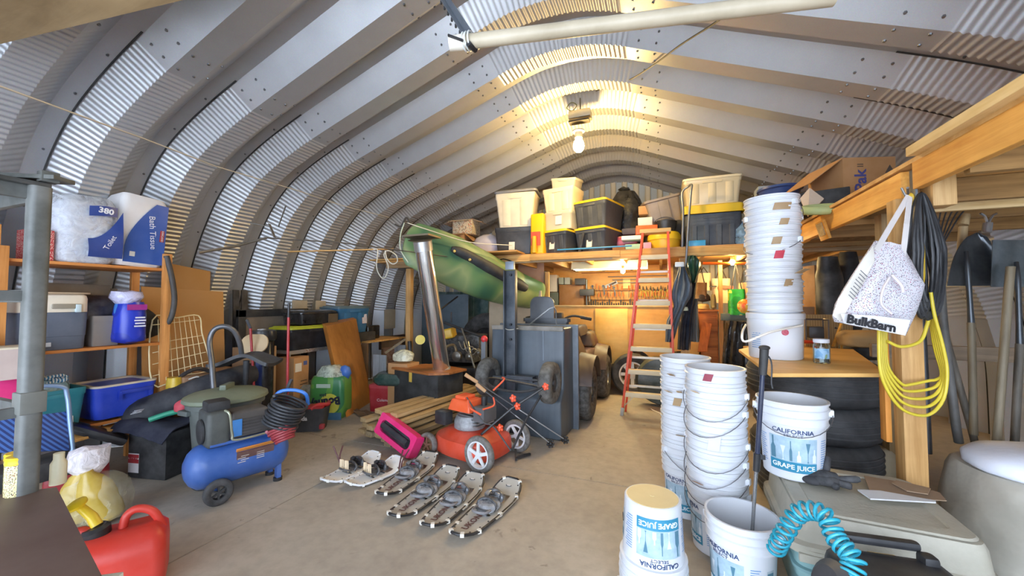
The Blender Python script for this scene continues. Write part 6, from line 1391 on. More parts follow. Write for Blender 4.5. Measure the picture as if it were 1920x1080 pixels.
def bail(T, ang, droop, drop=.13, wire=True, col='#6d6c70', closed=False):
    """wire handle with two ears; ang = direction of ear axis"""
    ca, sa = math.cos(ang), math.sin(ang); zt = PH-.055
    for s in (-1, 1): m = MB(); m.box((s*ca*(PR+.004), s*sa*(PR+.004), zt), (.03, .03, .035), (0, 0, ang)); m.build('ear', PAIL, T, bevel=.004)
    nx, ny = -sa*droop, ca*droop; pts = []
    for i in range(15):
        t = PI*i/14; r = PR+.015
        pts.append(Vector((ca*r*math.cos(t)+nx*r*math.sin(t)*1.05, sa*r*math.cos(t)+ny*r*math.sin(t)*1.05, zt-drop*math.sin(t))))
    m = MB(); m.tube(pts, .0022, 6); return m.build('wire_bail', mat(col, .35, .6), T)
def art(T, ang, detail=True):
    """juice label printed on the side, centred on angle ang"""
    w = .76
    L_ = bent(ang-w, ang+w, .055, .215).build('label_picture', PIC, T)
    b = bent(ang-w, ang+w, .045, .095, .0016).build('label_band', TEAL, L_)
    for j_, (c, hw_, z0, z1, mt) in enumerate( ((-.45, .07, .10, .20, PICD), (-.22, .06, .10, .17, PICL), (-.05, .035, .10, .19, PICD), (.12, .05, .10, .15, PICL), (.32, .055, .10, .195, PICD), (.47, .05, .10, .16, PICL), (.12, .10, .15, .17, PICD))):
        a_ = ang+c*1.4; w2 = hw_*1.2; h2 = z1-z0
        P = [(-w2, 0), (w2, 0), (w2, h2*.55), (w2*.35, h2*.72), (w2*.35, h2*1.1), (-w2*.35, h2*1.1), (-w2*.35, h2*.72), (-w2, h2*.55)] if j_ % 3 != 1 else [(-w2*.5, 0), (w2*.5, 0), (w2*.12, h2*.08), (w2*.12, h2*.45), (w2*1.1, h2), (-w2*1.1, h2), (-w2*.12, h2*.45), (-w2*.12, h2*.08)]
        if j_ == 6: continue
        k_ = MB(); k_.add([((rad(z0+q)+.002)*math.cos(a_+p), (rad(z0+q)+.002)*math.sin(a_+p), z0+q) for p, q in P], [tuple(range(8))]); k_.build('label_shape', mt, L_)
    text('GRAPE JUICE', .032, None, mat('#f4f8fa', .4), L_, bend=(rad(.07), ang, .07, False, .047), bold=.0006)
    text('CALIFORNIA', .030, None, NAV, L_, bend=(rad(.245), ang, .245, False, .047), bold=.0004, font_sx=1.05)
    text('SELECT', .018, None, NAV, L_, bend=(rad(.223), ang+.02, .224, False, .047), font_sx=1.4)
    # small print column and pictogram
    m = MB()
    for k in range(14):
        a0 = ang+w+.18; mm = bent(a0, a0+.26+.05*((k*7) % 3), .06+.011*k, .0635+.011*k, .0012, 3); m.add(mm.v, mm.f)
    m.build('small_print', SKY_, L_, kind='stuff')
    m = MB()
    for k in range(14):
        a0 = ang-w-.50; mm = bent(a0, a0+.26+.05*((k*5) % 3), .06+.011*k, .0635+.011*k, .0012, 3); m.add(mm.v, mm.f)
    m.build('small_print', SKY_, L_, kind='stuff')
    a0 = ang+w+.70
    p = bent(a0, a0+.30, .06, .20, .0012, 4).build('safety_panel', mat('#b9c6cc', .4), L_)
    bent(a0+.02, a0+.28, .155, .19, .0018, 4).build('panel_header', PICD, p)
    m = MB(); rr_ = rad(.12)+.003; c = a0+.15
    m.tube([Vector(((rr_)*math.cos(c+.12*math.cos(t)), rr_*math.sin(c+.12*math.cos(t)), .11+.019*math.sin(t))) for t in [2*PI*i/20 for i in range(20)]], .0012, 5, True); m.build('warning_circle', INK, p)
    return L_
PM = pail_body().build('pail_body_mesh', PAIL, None); PMD = PM.data; bpy.data.objects.remove(PM)
def pail(label, loc, rz=0, group=None, rot=None, lab=None, bl=None, tags=(), rb=True):
    T = thing('white_pail', label, 'pail', loc, rz, group, rot=rot)
    o = bpy.data.objects.new('pail_shell', PMD); C.objects.link(o); o.parent = T
    if lab is not None: art(T, lab)
    if bl: bail(T, *bl)
    for (a, z, w_, h_, col, fl) in tags:
        m = MB(); r = PR+.008
        if fl: # loose tag sticking out
            t_ = Vector((-math.sin(a), math.cos(a), 0)); n_ = Vector((math.cos(a), math.sin(a), 0))
            p = n_*(PR+.002)+Vector((0, 0, z)); m.sheet([p-t_*w_/2, p+t_*w_/2, p+t_*w_/2+n_*h_*.8+Vector((0, 0, h_*.35)), p-t_*w_/2+n_*h_*.8+Vector((0, 0, h_*.35))], .0015)
        else: m.grid(lambda u, v: Vector((r*math.cos(a+(u-.5)*w_/r+v*.08), r*math.sin(a+(u-.5)*w_/r+v*.08), z+(v-.5)*h_)), 4, 2)
        m.build('tag', mat(col, .6), T, thick=.001)
    return T
ORD = ['lowest', 'second from the bottom', 'third from the bottom', 'fourth from the bottom', 'fifth from the bottom', 'sixth from the bottom', 'seventh from the bottom', 'eighth from the bottom', 'ninth from the bottom', 'tenth from the bottom', 'eleventh from the bottom', 'topmost']
def camang(x, y): return math.atan2(-y, -x)
def stack(x, y, z0, n, sp, where, group, lab=None, tags={}, bls={}, top_first=False):
    ca = camang(x, y)
    for i in range(n):
        nm = 'topmost' if i == n-1 else ORD[i]
        pail('white pail, %s in the %s' % (nm, where), (x+random.uniform(-.002, .002), y, z0+i*sp), 0, group, lab=(ca+lab if (lab is not None and i == 0) else None), bl=bls.get(i), tags=[(ca+t[0],)+tuple(t[1:]) for t in tags.get(i, [])])
TANC = '#a98a5e'
XA, YA = .144, 2.89; XB, YB_ = .285, 2.53; ca = camang(XA, YA)
def bb(x, y, a, dr): return (camang(x, y)-PI/2+a, dr, .13)
stack(XA, YA, 0, 8, .0925, 'farther pail stack', 'pails in the farther floor stack', lab=-.45, tags={7: [(-.5, .27, .035, .05, TANC, True)], 6: [(-.2, .26, .03, .05, '#c9a878', True), (-.6, .25, .03, .06, '#cfb184', True)], 5: [(-.35, .29, .05, .05, TANC, False)], 4: [(-1.2, .27, .03, .09, '#d8b98a', True)], 3: [(.1, .28, .03, .04, TANC, False), (-.2, .26, .05, .03, TANC, True)]}, bls={1: bb(XA, YA, .6, 1)})
stack(XB, YB_, 0, 8, .0915, 'nearer pail stack', 'pails in the nearer floor stack', lab=-1.35, tags={7: [(-.25, .345, .045, .04, '#8c1f38', False), (-.6, .25, .03, .05, '#d9b98c', True)], 4: [(-.1, .27, .06, .09, '#d6d2d6', False)], 1: [(-.6, .3, .05, .03, '#a8702c', True)]}, bls={i: bb(XB, YB_, -.25-.12*(i % 3), 1) for i in (0, 1, 2, 3, 5, 6)})
# third pail in front with the walking pole
XC_, YC_ = .345, 2.165; ca = camang(XC_, YC_)
pail('open white pail standing nearest the viewer with a walking pole in it', (XC_, YC_, 0.0), 0, None, lab=ca-.72, bl=(ca+1.3, 1, .12))
# inverted pair
XD_, YD_ = -.055, 2.03; ca = camang(XD_, YD_)
T = pail('lower of the two upturned white pails, mostly covered by the one above', (XD_, YD_, PH), rot=(PI, 0, 0), bl=(-(ca-1.2), -1, .05))
T = pail('upper upturned white pail with an upside-down teal label and yellowed base', (XD_, YD_, PH+.072), rot=(PI, 0, 0), lab=-(ca+.22))
m = MB(); m.lathe([(.001, -.0015), (PB_-.012, -.0015), (PB_-.010, .001), (.001, .001)], (0, 0, 0), 40).lathe([(.001, -.003), (.012, -.003), (.013, 0)], (0, 0, 0), 16); m.build('yellowed_base', mat('#e3cf9a', .5, 0, .06, 8), T)
# pail on the deck box
ZBX = .50
XG, YG = .63, 2.44; ca = camang(XG, YG)
pail('open white pail with a teal juice label standing on the beige storage box', (XG, YG, ZBX+.012), 0, None, lab=ca+.02, bl=(ca+1.6, -1, .10))
# tower on the board
ZT2 = 1.035
XE, YE = .70, 3.02; ca = camang(XE, YE)
# walking pole
wp = thing('walking_pole', 'black and silver walking pole standing in the nearest open pail', 'walking pole', (XC_+.02, YC_-.01, .02))
hi = aD(1434, 640, 1.80)-wp.location; lo = Vector((0, 0, 0))
m = MB(); m.cyl(lo, hi*.52, .0075, .0085, 10); m.build('lower_shaft', mat('#a9adb2', .25, .8), wp)
m = MB(); m.cyl(hi*.51, hi*.88, .0105, .0105, 12); m.build('upper_shaft', mat('#1c2540', .2), wp)
m = MB(); m.cyl(hi*.49, hi*.56, .014, .016, 12).box(hi*.55+Vector((.02, -.01, 0)), (.02, .01, .02)); m.build('lock_collar', BLK, wp)
m = MB(); m.cyl(hi*.87, hi*.97, .017, .019, 14).ell(hi*.975, (.024, .024, .012)); m.build('grip', mat('#2a2827', .6), wp)
m = MB(); m.tube(catmull([hi*.96, hi*.93+Vector((.03, 0, -.01)), hi*.87+Vector((.035, 0, -.03)), hi*.86+Vector((.04, 0, -.05))], 5), .0035, 6); m.build('wrist_strap', BLK, wp)
m = MB(); m.cyl((0, 0, -.01), (0, 0, .025), .013); m.build('rubber_tip', BLK, wp)
# tyres
TX, TY = 1.0, 3.38
for i, (h_, r_) in enumerate(((.235, .37), (.24, .375), (.245, .37), (.27, .40))):
    z0 = sum((.235, .24, .245, .27)[:i])
    tT = thing('tyre', 'black tyre, %s of the four stacked under the plywood board' % ('lowest', 'second from the bottom', 'third from the bottom', 'topmost and widest')[i], 'tyre', (TX+(.02, -.01, .01, 0)[i], TY, z0+h_/2), group='tyres stacked under the board')
    tyre(r_, h_*.98, .55).build('tyre_casing', mat('#2b2c2f', .7, 0, .2, 6), tT, smooth=50)
    m = MB()
    for dz in (-.055, -.02, .02, .055): m.tube([Vector(((r_+.0)*math.cos(2*PI*k/48), (r_)*math.sin(2*PI*k/48), dz)) for k in range(48)], .0055, 6, True)
    m.build('tread_ribs', mat('#3b3d41', .6, 0, .2, 6), tT, kind='stuff')
zz = ZT2-.035
a = aZ(1385, 655, ZT2); b = aZ(1445, 700, ZT2); c = aZ(1664, 700, ZT2); d = aZ(1600, 655, ZT2)
m = MB(); m.sheet([a, b, c, d, aZ(1430, 645, ZT2)], -.02); m.v = [Vector((v.x, v.y, v.z)) for v in m.v]; single('plywood_board', m, wood('#e6b870', '#cf9848', 0, .6, .5, 9), 'plywood board laid on the tyre stack under the white pail tower', 'board', bevel=.002)
pbm = MB(); pbm.sheet([aZ(1400, 655, ZT2)+Vector((.1, .05, .0)), aZ(1440, 690, ZT2)+Vector((.1, .06, 0)), aZ(1640, 690, ZT2)+Vector((0, .05, 0)), aZ(1560, 650, ZT2)+Vector((0, .1, 0))], -.018)
# tower of pails with its bottom white bucket
ca = camang(XE, YE)
SB = thing('square_white_bucket', 'straight-sided white bucket with a red sticker at the foot of the pail tower', 'bucket', (XE, YE, ZT2+.002))
m = MB(); m.lathe([(.145, 0), (.150, .006), (.158, .255), (.164, .257), (.166, .29), (.160, .295), (.155, .29), (.15, .02)], (0, 0, 0), 44); m.build('bucket_body', PAIL, SB)
r = .153; m = MB(); a0 = ca+.35
m.grid(lambda u, v: Vector(((r+.003)*math.cos(a0+.13*u*2*math.sqrt(max(0, 1-(2*v-1)**2))-.13*math.sqrt(max(0, 1-(2*v-1)**2))), (r+.003)*math.sin(a0+.26*u*math.sqrt(max(0, 1-(2*v-1)**2))-.13*math.sqrt(max(0, 1-(2*v-1)**2))), .155+.04*v)), 6, 8); m.build('red_sticker', mat('#c8405a', .5, 0, .3, 90), SB, thick=.001)
m = MB()
for k in range(9): mm = MB(); z = .07+.013*k; mm.grid(lambda u, v: Vector(((r+.002)*math.cos(ca-.95+.42*u), (r+.002)*math.sin(ca-.95+.42*u), z+.004*v)), 4, 1); m.add(mm.v, mm.f)
m.build('small_print', SKY_, SB, kind='stuff')
m = MB(); t1 = Vector((math.cos(ca-1.45)*.165, math.sin(ca-1.45)*.165, .21)); t2 = Vector((math.cos(ca+1.0)*.168, math.sin(ca+1.0)*.168, .22))
ou = aD(1385, 633, 2.36)-SB.location
m.tube(catmull([t1, ou+Vector((.02, 0, .03)), ou+Vector((.03, -.03, -.02)), (ou+t2)/2+Vector((math.cos(ca)*.07, math.sin(ca)*.07, -.0)), t2], 7), .007, 8); m.build('plastic_handle', mat('#f1ede2', .4), SB, smooth=60)
TG = '#a88a63'
tgs = {8: [(.35, .30, .10, .045, TG, False)], 7: [(.35, .28, .05, .04, TG, False)], 6: [(.1, .24, .05, .045, TG, False)], 4: [(.15, .31, .05, .05, '#c01f3a', False)], 3: [(.95, .27, .06, .07, '#c2a680', True)], 2: [(.5, .29, .05, .045, TG, False)]}
n = 9; z0 = 1.075
for i in range(n):
    nm = 'topmost' if i == n-1 else ORD[i]
    pail('white pail, %s nested in the tower on the plywood board' % nm, (XE+.004*math.sin(i*2.1), YE, z0+i*.0795), 0, 'pails nested in the tall tower', bl=({8: (ca+.9, 1, .10), 7: (ca+1.9, 1, .07), 5: (ca+1.2, -.8, .09)}.get(i)), tags=[(ca+t[0],)+tuple(t[1:]) for t in tgs.get(i, [])])
# jar
JR = thing('glass_jar', 'empty glass jar with white lid and blue label on the plywood board', 'jar', aZ(1541, 681, ZT2)+Vector((0, .0, .001)))
m = MB(); m.lathe([(.038, 0), (.042, .006), (.042, .105), (.036, .12), (.036, .135), (.033, .135), (.033, .12), (.039, .104), (.039, .008), (.001, .006)], (0, 0, 0), 32); m.build('glass', glass(), JR)
m = MB(); m.lathe([(.039, .122), (.040, .125), (.040, .142), (.037, .145), (.001, .145)], (0, 0, 0), 28); m.build('lid', mat('#d5dbe4', .35), JR)
cj = camang(JR.location.x, JR.location.y)
m = MB(); m.grid(lambda u, v: Vector((.0425*math.cos(cj-.9+1.9*u), .0425*math.sin(cj-.9+1.9*u), .03+.06*v)), 10, 2); m.build('blue_label', camo(['#6fa0c8', '#8fb6d4', '#7f9a78'], 20), JR, thick=.0006)
# ---------------------------------------------------------------- beige storage box and what lies on it
DB = thing('beige_storage_box', 'large outdoor storage box, teal base with a weathered beige lid', 'storage box', (.845, 2.30, 0), -.06)
LB_ = mat('#b9b4a2', .6, 0, .22, 4, .25, 60)
w_, d_ = .63, .62
def rr(s, z, r=.06, dx=0): return [Vector((x*s+dx, y*s, z)) for x, y in rrect(w_, d_, r, 5)]
m = MB(); m.rings([rr(.84, 0), rr(.86, .02), rr(.90, .20), rr(.94, .21), rr(.96, .35)]); m.build('teal_base', mat('#7fa9a9', .5, 0, .2), DB, smooth=40)
m = MB(); m.rings([rr(.92, .24), rr(.985, .25), rr(.985, .262), rr(.92, .27)]); m.build('base_band', mat('#6f9b9e', .5, 0, .2), DB, smooth=30)
m = MB(); m.rings([rr(1.06, .34), rr(1.07, .35), rr(1.06, .375), rr(1.0, .385), rr(.97, .47), rr(.94, .495), rr(.80, .50)]); m.build('lid', LB_, DB, smooth=40)
m = MB(); m.rings([rr(.70, .50, .05), rr(.72, .507, .05), rr(.90, .507, .07), rr(.92, .50, .07)], False, True); m.build('lid_border', LB_, DB, smooth=30)
m = MB(); m.rings([rr(1.08, .345, .09), rr(1.08, .36, .09), rr(1.0, .365, .09)]); m.build('lid_flange', LB_, DB, smooth=30)
for x in (-.30, .02, .3):
    m = MB(); m.box((x*.8, -d_/2*1.07, .33), (.12, .02, .035)); m.build('hinge_clip', LB_, DB, bevel=.006)
m = MB(); m.lathe([(.03, .5), (.028, .51), (.001, .512)], (.25, -.18, -.01), 16); m.build('lid_boss', mat('#cfc9a8', .6), DB)
# glove
GL = thing('black_glove', 'black work glove lying on the beige box beside the pail', 'glove', aZ(1545, 912, .505)+Vector((0, 0, .035))); GL.scale = (1.25,)*3
m = MB(); pl = [((-.05, 0, 0), .03), ((0, 0, .01), .04), ((.04, .01, .005), .035)]
m.tube([Vector(p) for p, r in pl], [r*.62 for p, r in pl], 12)
m.ell((0, 0, 0), (.055, .042, .022), 14)
for a_, L_, up_ in ((1.9, .07, .05), (1.2, .05, .075), (.1, .085, .015), (-.5, .06, -.005), (-1.2, .05, -.01), (2.9, .06, -.01)):
    d1 = Vector((math.cos(a_), math.sin(a_)*.6, 0)); m.tube(catmull([d1*.03, d1*(.03+L_*.5)+Vector((0, 0, up_*.6)), d1*(.03+L_)+Vector((0, 0, up_))], 4), [.013]*8+[.009], 9)
m.build('glove_body', mat('#232327', .8, 0, .2, 20), GL, smooth=70)
m = MB(); m.ell((-.04, -.01, -.005), (.035, .03, .018)); m.build('cuff', mat('#2b2b30', .8), GL)
for k, (ps, col, lab, nm) in enumerate((([(1620, 893), (1632, 925), (1700, 935), (1775, 940), (1762, 925), (1690, 905)], '#9c8268', 'torn brown cardboard piece lying on the beige box', 'cardboard_piece'), ([(1608, 920), (1632, 937), (1755, 944), (1755, 941), (1650, 922)], '#dcdcdc', 'white-faced cardboard strip in front of the torn brown piece', 'cardboard_strip'), ([(1672, 905), (1680, 900), (1745, 915), (1740, 926), (1700, 920)], '#a88d70', 'smaller torn cardboard scrap on top of the brown piece', 'cardboard_scrap'))):
    m = MB(); m.sheet([aZ(x, y, .512+.007*(k if k < 2 else 2)) for x, y in ps], .004 if k != 1 else .006); single(nm, m, mat(col, .8), lab, 'cardboard')
# inflator with teal coiled hose, on a yellow crate
IN = thing('black_inflator', 'black portable inflator case in the bottom right foreground', 'air inflator', (.70, 1.66, .30), .1)
m = MB(); m.box((.03, 0, .10), (.38, .32, .22), None, (.9, .85)); m.build('case', mat('#26272a', .45, 0, .15), IN, bevel=.04, seg=3)
m = MB(); m.lathe([(.07, -.03), (.085, -.01), (.085, .03), (.06, .05), (.001, .05)], (-.17, -.04, .15), 24, (.2, -1.2, 0)); m.build('round_housing', mat('#303033', .5), IN)
m = MB(); m.box((.03, .14, .24), (.24, .035, .03)).box((-.07, .13, .20), (.035, .04, .09)).box((.15, .10, .19), (.045, .05, .09)); m.build('carry_handle', mat('#1c1c1f', .5), IN, bevel=.012)
m = MB(); m.box((.03, .10, .204), (.08, .05, .003)); m.build('yellow_sticker', mat('#c9a45c', .5), IN)
m = MB(); m.box((.08, -.155, .10), (.18, .004, .012)); m.build('orange_print', mat('#c8673a', .5), IN)
YC2 = thing('yellow_crate', 'yellow and black crate under the inflator at the bottom edge', 'crate', (.70, 1.66, 0))
m = MB(); m.box((0, 0, .148), (.36, .30, .296)); m.build('crate_body', BLKM, YC2, bevel=.01)
m = MB(); m.box((-.13, -.155, .26), (.08, .01, .05)); m.build('yellow_corner', mat('#e6b81a', .4), YC2, bevel=.003)
pts = []
cl = catmull([aD(1455, 1030, 1.62), aD(1470, 1000, 1.55), aD(1500, 960, 1.5), aD(1545, 965, 1.42), aD(1568, 1010, 1.36), aD(1600, 1050, 1.30), aD(1592, 1085, 1.28), aD(1600, 1110, 1.25)], 20)
nT = 25
m = MB(); N = len(cl)
for i in range(nT*14):
    t = i/(nT*14-1)*(N-1.001); j = int(t); f = t-j; c = cl[j].lerp(cl[j+1], f); tg_ = (cl[min(j+2, N-1)]-cl[max(0, j-1)]).normalized(); u = tg_.cross(Vector((.3, .9, .2))).normalized(); v = tg_.cross(u); a_ = 2*PI*i/14
    pts.append(c+(u*math.cos(a_)+v*math.sin(a_))*.030)
m.tube(pts, .0058, 6); single('teal_coiled_hose', m, mat('#1aa3bd', .25), 'teal coiled air hose draped over the black inflator', 'hose', smooth=60)
# big pale sack with white bag on top
m = bag_mb(.74, .62, .60, 6.1, .035, .9, f=4.5, flat=.04); m.v = [v+Vector((1.72, 2.62, 0)) for v in m.v]
single('pale_plastic_sack', m, mat('#b8b1a2', .4, 0, .2, 3, 1.0, 7), 'big pale plastic-covered sack in the bottom right corner', 'sack', smooth=70)
WB = thing('white_shopping_bag', 'flattened white plastic bag with light blue letters on top of the pale sack', 'bag', (1.70, 2.55, .57))
m = bag_mb(.62, .5, .15, 1.4, .05, .6, f=4, flat=.3); m.build('bag_body', mat('#e4e8f4', .35, 0, .06, 4, .5, 9), WB, smooth=70)
text('carter', .10, Matrix.Translation((-.02, -.24, .14))@Matrix.Rotation(-.1, 4, 'Z')@Matrix.Rotation(1.1, 4, 'X')@Matrix.Rotation(-1.1, 4, 'Z'), mat('#5f9fd4', .5), WB, bold=.002)
text('THE', .05, Matrix.Translation((-.10, -.10, .165))@Matrix.Rotation(.5, 4, 'X')@Matrix.Rotation(-1.0, 4, 'Z'), mat('#3a4660', .5), WB)
# ---------------------------------------------------------------- hanging on the post
HK = aD(1703, 365, 1.92)
def loops(name, label, top, n, lens, wid, th, m_, dep=.06, tw=.02, sd=1):
    R_ = random.Random(sd); m = MB()
    rt = Vector((math.cos(PSI), math.sin(PSI), 0)); fw_ = Vector((-math.sin(PSI), math.cos(PSI), 0))
    for i in range(n):
        L_ = R_.uniform(*lens); w_ = R_.uniform(wid[0], wid[1]); dx = R_.uniform(-tw, tw); dd_ = R_.uniform(-dep, dep)
        P = []
        for k in range(28):
            a_ = 2*PI*k/28; x = w_*math.sin(a_)*(.55+.45*(1-math.cos(a_))/2); z = -L_*(1-math.cos(a_))/2
            P.append(top+rt*(x+dx*(1-math.cos(a_)))+fw_*(dd_*(1-abs(math.cos(a_))))+Vector((0, 0, z)))
        m.tube(P, th, 6, True)
    return single(name, m, m_, label, 'cord', smooth=60)
loops('black_extension_cord', 'thick bundle of black extension cord hanging on the post', HK+Vector((.045, -.01, .0)), 22, (.54, .63), (.045, .095), .0082, mat('#191a1e', .45), .03, .015, 3)
loops('yellow_extension_cord', 'yellow cord looped inside the black cord bundle on the post', HK+Vector((.01, .0, .0)), 3, (.45, .56), (.01, .04), .009, mat('#d9b21f', .45), .02, .01, 5)
m = MB(); c = aD(1747, 496, 1.92); m.box(c, (.022, .022, .045)); single('yellow_plug', m, mat('#d8ea1c', .4), 'fluorescent yellow plug beside the black cord bundle', 'plug', bevel=.004)
m = MB(); m.cyl(aD(1702, 352, 1.92), aD(1702, 375, 2.02), .006).cyl(aD(1702, 375, 1.92), aD(1690, 352, 1.92), .005); single('cord_hook', m, mat('#8a8a88', .4, .6), 'metal hook holding the cords and bag on the post', 'hook')
m = MB(); 
R_ = random.Random(11)
def yl(pts, D): return catmull([aD(x, y, D+.0) for x, y in pts], 6)
for i in range(5):
    o = i*3.2; D = 1.88+.012*i
    m.tube(yl([(1650+o, 560+o), (1648+o, 640), (1652+o, 700-o), (1672+o*1.4, 745-o*2), (1700+o*.6, 772-o*4), (1740, 778-o*5), (1768-o, 750-o*3), (1776-o*.8, 700), (1768-o*1.2, 650), (1752-o*.6, 590), (1745, 548)], D), .0075, 7)
m.tube(yl([(1664, 640), (1690, 650), (1725, 640), (1738, 610), (1742, 590)], 1.9), .008, 7)
single('yellow_hose', m, mat('#d8c22c', .4), 'yellow hose hanging in long loops below the white bag', 'hose', smooth=60)
# bulk bag
BG = thing('white_tote_bag', 'white shopping bag with dark speckles and bold black lettering hanging from the post', 'bag', aD(1650, 540, 1.80))
g0 = BG.location.copy(); RT = Vector((math.cos(PSI), math.sin(PSI), 0)); FW = Vector((-math.sin(PSI), math.cos(PSI), 0))
sil = [(1640, 455, 1690), (1620, 480, 1704), (1600, 520, 1716), (1582, 550, 1727), (1568, 575, 1725), (1562, 592, 1715), (1578, 612, 1703), (1600, 624, 1697)]
rings = []; D = 1.80
tops = [((1640, 452), (1692, 462)), ((1622, 482), (1703, 490)), ((1603, 515), (1715, 515)), ((1586, 545), (1726, 533)), ((1570, 572), (1722, 560)), ((1563, 592), (1712, 590)), ((1566, 602), (1704, 614)), ((1580, 606), (1698, 628))]
for i, (l, r) in enumerate(tops):
    a_, b_ = aD(*l, D), aD(*r, D); c = (a_+b_)/2-g0; hw_ = (b_-a_)/2; th = (.02, .045, .065, .075, .075, .06, .035, .012)[i]
    rings.append([c+hw_*math.copysign(abs(math.cos(t))**.8, math.cos(t))-FW*th*math.sin(t)+noise.noise_vector(Vector((i*.9, t*2, 0)))*.008 for t in [2*PI*k/30 for k in range(30)]])
m = MB(); m.rings(rings); m.build('bag_body', spotted('#d6d4db', ['#26243a', '#7a2a48', '#4a4470', '#a83a5c', '#2b2b2f'], 34, .3), BG, smooth=70)
# plain side gusset and letters
m = MB(); q_ = [aD(1638, 462, 1.735), aD(1622, 482, 1.735), aD(1598, 520, 1.72), aD(1572, 562, 1.72), aD(1562, 592, 1.735), aD(1576, 604, 1.74), aD(1592, 575, 1.705), aD(1620, 530, 1.695), aD(1640, 490, 1.71)]
m.sheet([p-g0 for p in q_], .003); m.build('side_gusset', mat('#d9d4c9', .6), BG, smooth=60)
m = MB(); q_ = [aD(1576, 588, 1.70), aD(1582, 606, 1.705), aD(1696, 629, 1.72), aD(1706, 600, 1.69), aD(1640, 592, 1.685)]
m.sheet([p-g0 for p in q_], .003); m.build('white_hem', mat('#f0f0f2', .6), BG)
up_ = (aD(1630, 570, 1.69)-aD(1634, 600, 1.69)).normalized(); rx = (aD(1690, 618, 1.69)-aD(1578, 596, 1.69)).normalized(); nz = rx.cross(up_).normalized(); up_ = nz.cross(rx)
c = aD(1634, 607, 1.68)-g0; MX = Matrix((( rx.x, up_.x, nz.x, c.x), (rx.y, up_.y, nz.y, c.y), (rx.z, up_.z, nz.z, c.z), (0, 0, 0, 1)))
text('BulkBarn', .052, MX, INK, BG, bold=.0022, font_sx=1.15)
c = aD(1608, 535, 1.69)-g0; r2 = (aD(1622, 505, 1.69)-aD(1592, 560, 1.69)).normalized(); n2 = FW*-1; u2_ = n2.cross(r2).normalized(); MX = Matrix(((r2.x, u2_.x, n2.x, c.x), (r2.y, u2_.y, n2.y, c.y), (r2.z, u2_.z, n2.z, c.z), (0, 0, 0, 1)))
m = MB()
for k in range(9): m.box((-.06+.015*k, 0, 0), (.003, .030+.006*(k % 3), .0015), (0, 0, -.25))
m.v = [MX@v for v in m.v]; m.build('printed_lines', mat('#6c6a70', .6), BG, kind='stuff')
m = MB(); 
for (a1, b1, c1) in (((1703, 368), (1672, 420), (1643, 470)), ((1706, 368), (1700, 420), (1688, 520))):
    P = [aD(*a1, 1.86)-g0, aD(*b1, 1.80)-g0, aD(*c1, 1.745)-g0]
    for s_ in (0,): m.beam(P[0], P[1], .026, .003, FW).beam(P[1], P[2], .026, .003, FW)
m.build('straps', mat('#dedad8', .7), BG)
m = MB(); m.tube(catmull([aD(1668, 520, 1.70)-g0, aD(1655, 545, 1.69)-g0, aD(1653, 570, 1.69)-g0, aD(1672, 588, 1.69)-g0], 5), .006, 6).tube(catmull([aD(1672, 515, 1.70)-g0, aD(1690, 535, 1.69)-g0, aD(1693, 548, 1.69)-g0], 5), .007, 6); m.build('tie_strings', mat('#ddd4d6', .6), BG)
# ---------------------------------------------------------------- tools on the rack
def handle_tool(name, label, pts, r, mtop, cat='tool'):
    m = MB(); m.tube(catmull(pts, 4), r, 10); return single(name, m, mtop, label, cat, smooth=60)
WH_ = wood('#857962', '#655a48', 2); WHD = wood('#6e675c', '#4a443c', 2)
def shovel(label, blade, neck, hand, D, square=False, mb_c='#5a5f64', hm=WH_, cat='shovel'):
    c = aD(*neck, D); T = thing('shovel', label, cat, c)
    m = MB(); x0, x1, y0, y1 = blade
    A0 = aD(x0, y0, D+.05)-c; 
    def f(u, v):
        px = x0+(x1-x0)*u; py = y0+(y1-y0)*v
        if not square:
            w = (1-(1-v)**2.2)**.5 if v < 1 else 1; w = max(.04, w); px = (x0+x1)/2+(x1-x0)/2*(2*u-1)*w+(12*(1-v)*1 if True else 0)
        else:
            w = .93+.07*v; px = (x0+x1)/2+(x1-x0)/2*(2*u-1)*w
        q_ = aD(px, py, D+.02+.05*(2*u-1)**2*-.6+.03*(1-v)); return q_-c
    m.grid(f, 12, 12); m.build('blade', mat(mb_c, .35, .75, .35, 5), T, thick=.003, smooth=60)
    m = MB(); e = aD(*hand[0], D-.03)-c; n_ = aD(neck[0], neck[1], D-.02)-c; m.tube(catmull([aD(neck[0]-2, neck[1]-28, D)-c, n_, e], 4), [.010]*4+[.013]*4+[.016], 10); m.build('socket', mat('#4a4e52', .35, .7), T)
    m = MB(); m.cyl(e, aD(*hand[1], D-.05)-c, .018, .018, 12); m.build('handle', hm, T)
    return T
shovel('round-point shovel hanging blade up, left of the square shovel', (1776, 1866, 436, 536), (1814, 500), ((1821, 605), (1826, 815)), 2.32)
shovel('square-mouth shovel hanging blade up at the right edge', (1858, 1945, 450, 538), (1908, 520), ((1912, 645), (1902, 840)), 2.25, True, '#7a868c', WHD)
handle_tool('wooden_tool_handle', 'pale grey wooden handle with rounded top standing in front of the square shovel', [aD(1895, 500, 2.1), aD(1890, 560, 2.1), aD(1876, 740, 2.1), aD(1866, 860, 2.1)], .018, WH_)
handle_tool('dark_tool_handle', 'long dark handle leaning left of the round-point shovel', [aD(1760, 470, 2.25), aD(1768, 600, 2.25), aD(1790, 780, 2.2), aD(1798, 830, 2.2)], .020, mat('#4a4742', .6, 0, .2))
handle_tool('slanted_tool_handle', 'grey slanted handle crossing behind the round-point shovel', [aD(1757, 580, 2.3), aD(1775, 640, 2.3), aD(1820, 800, 2.3), aD(1830, 840, 2.3)], .017, WHD)
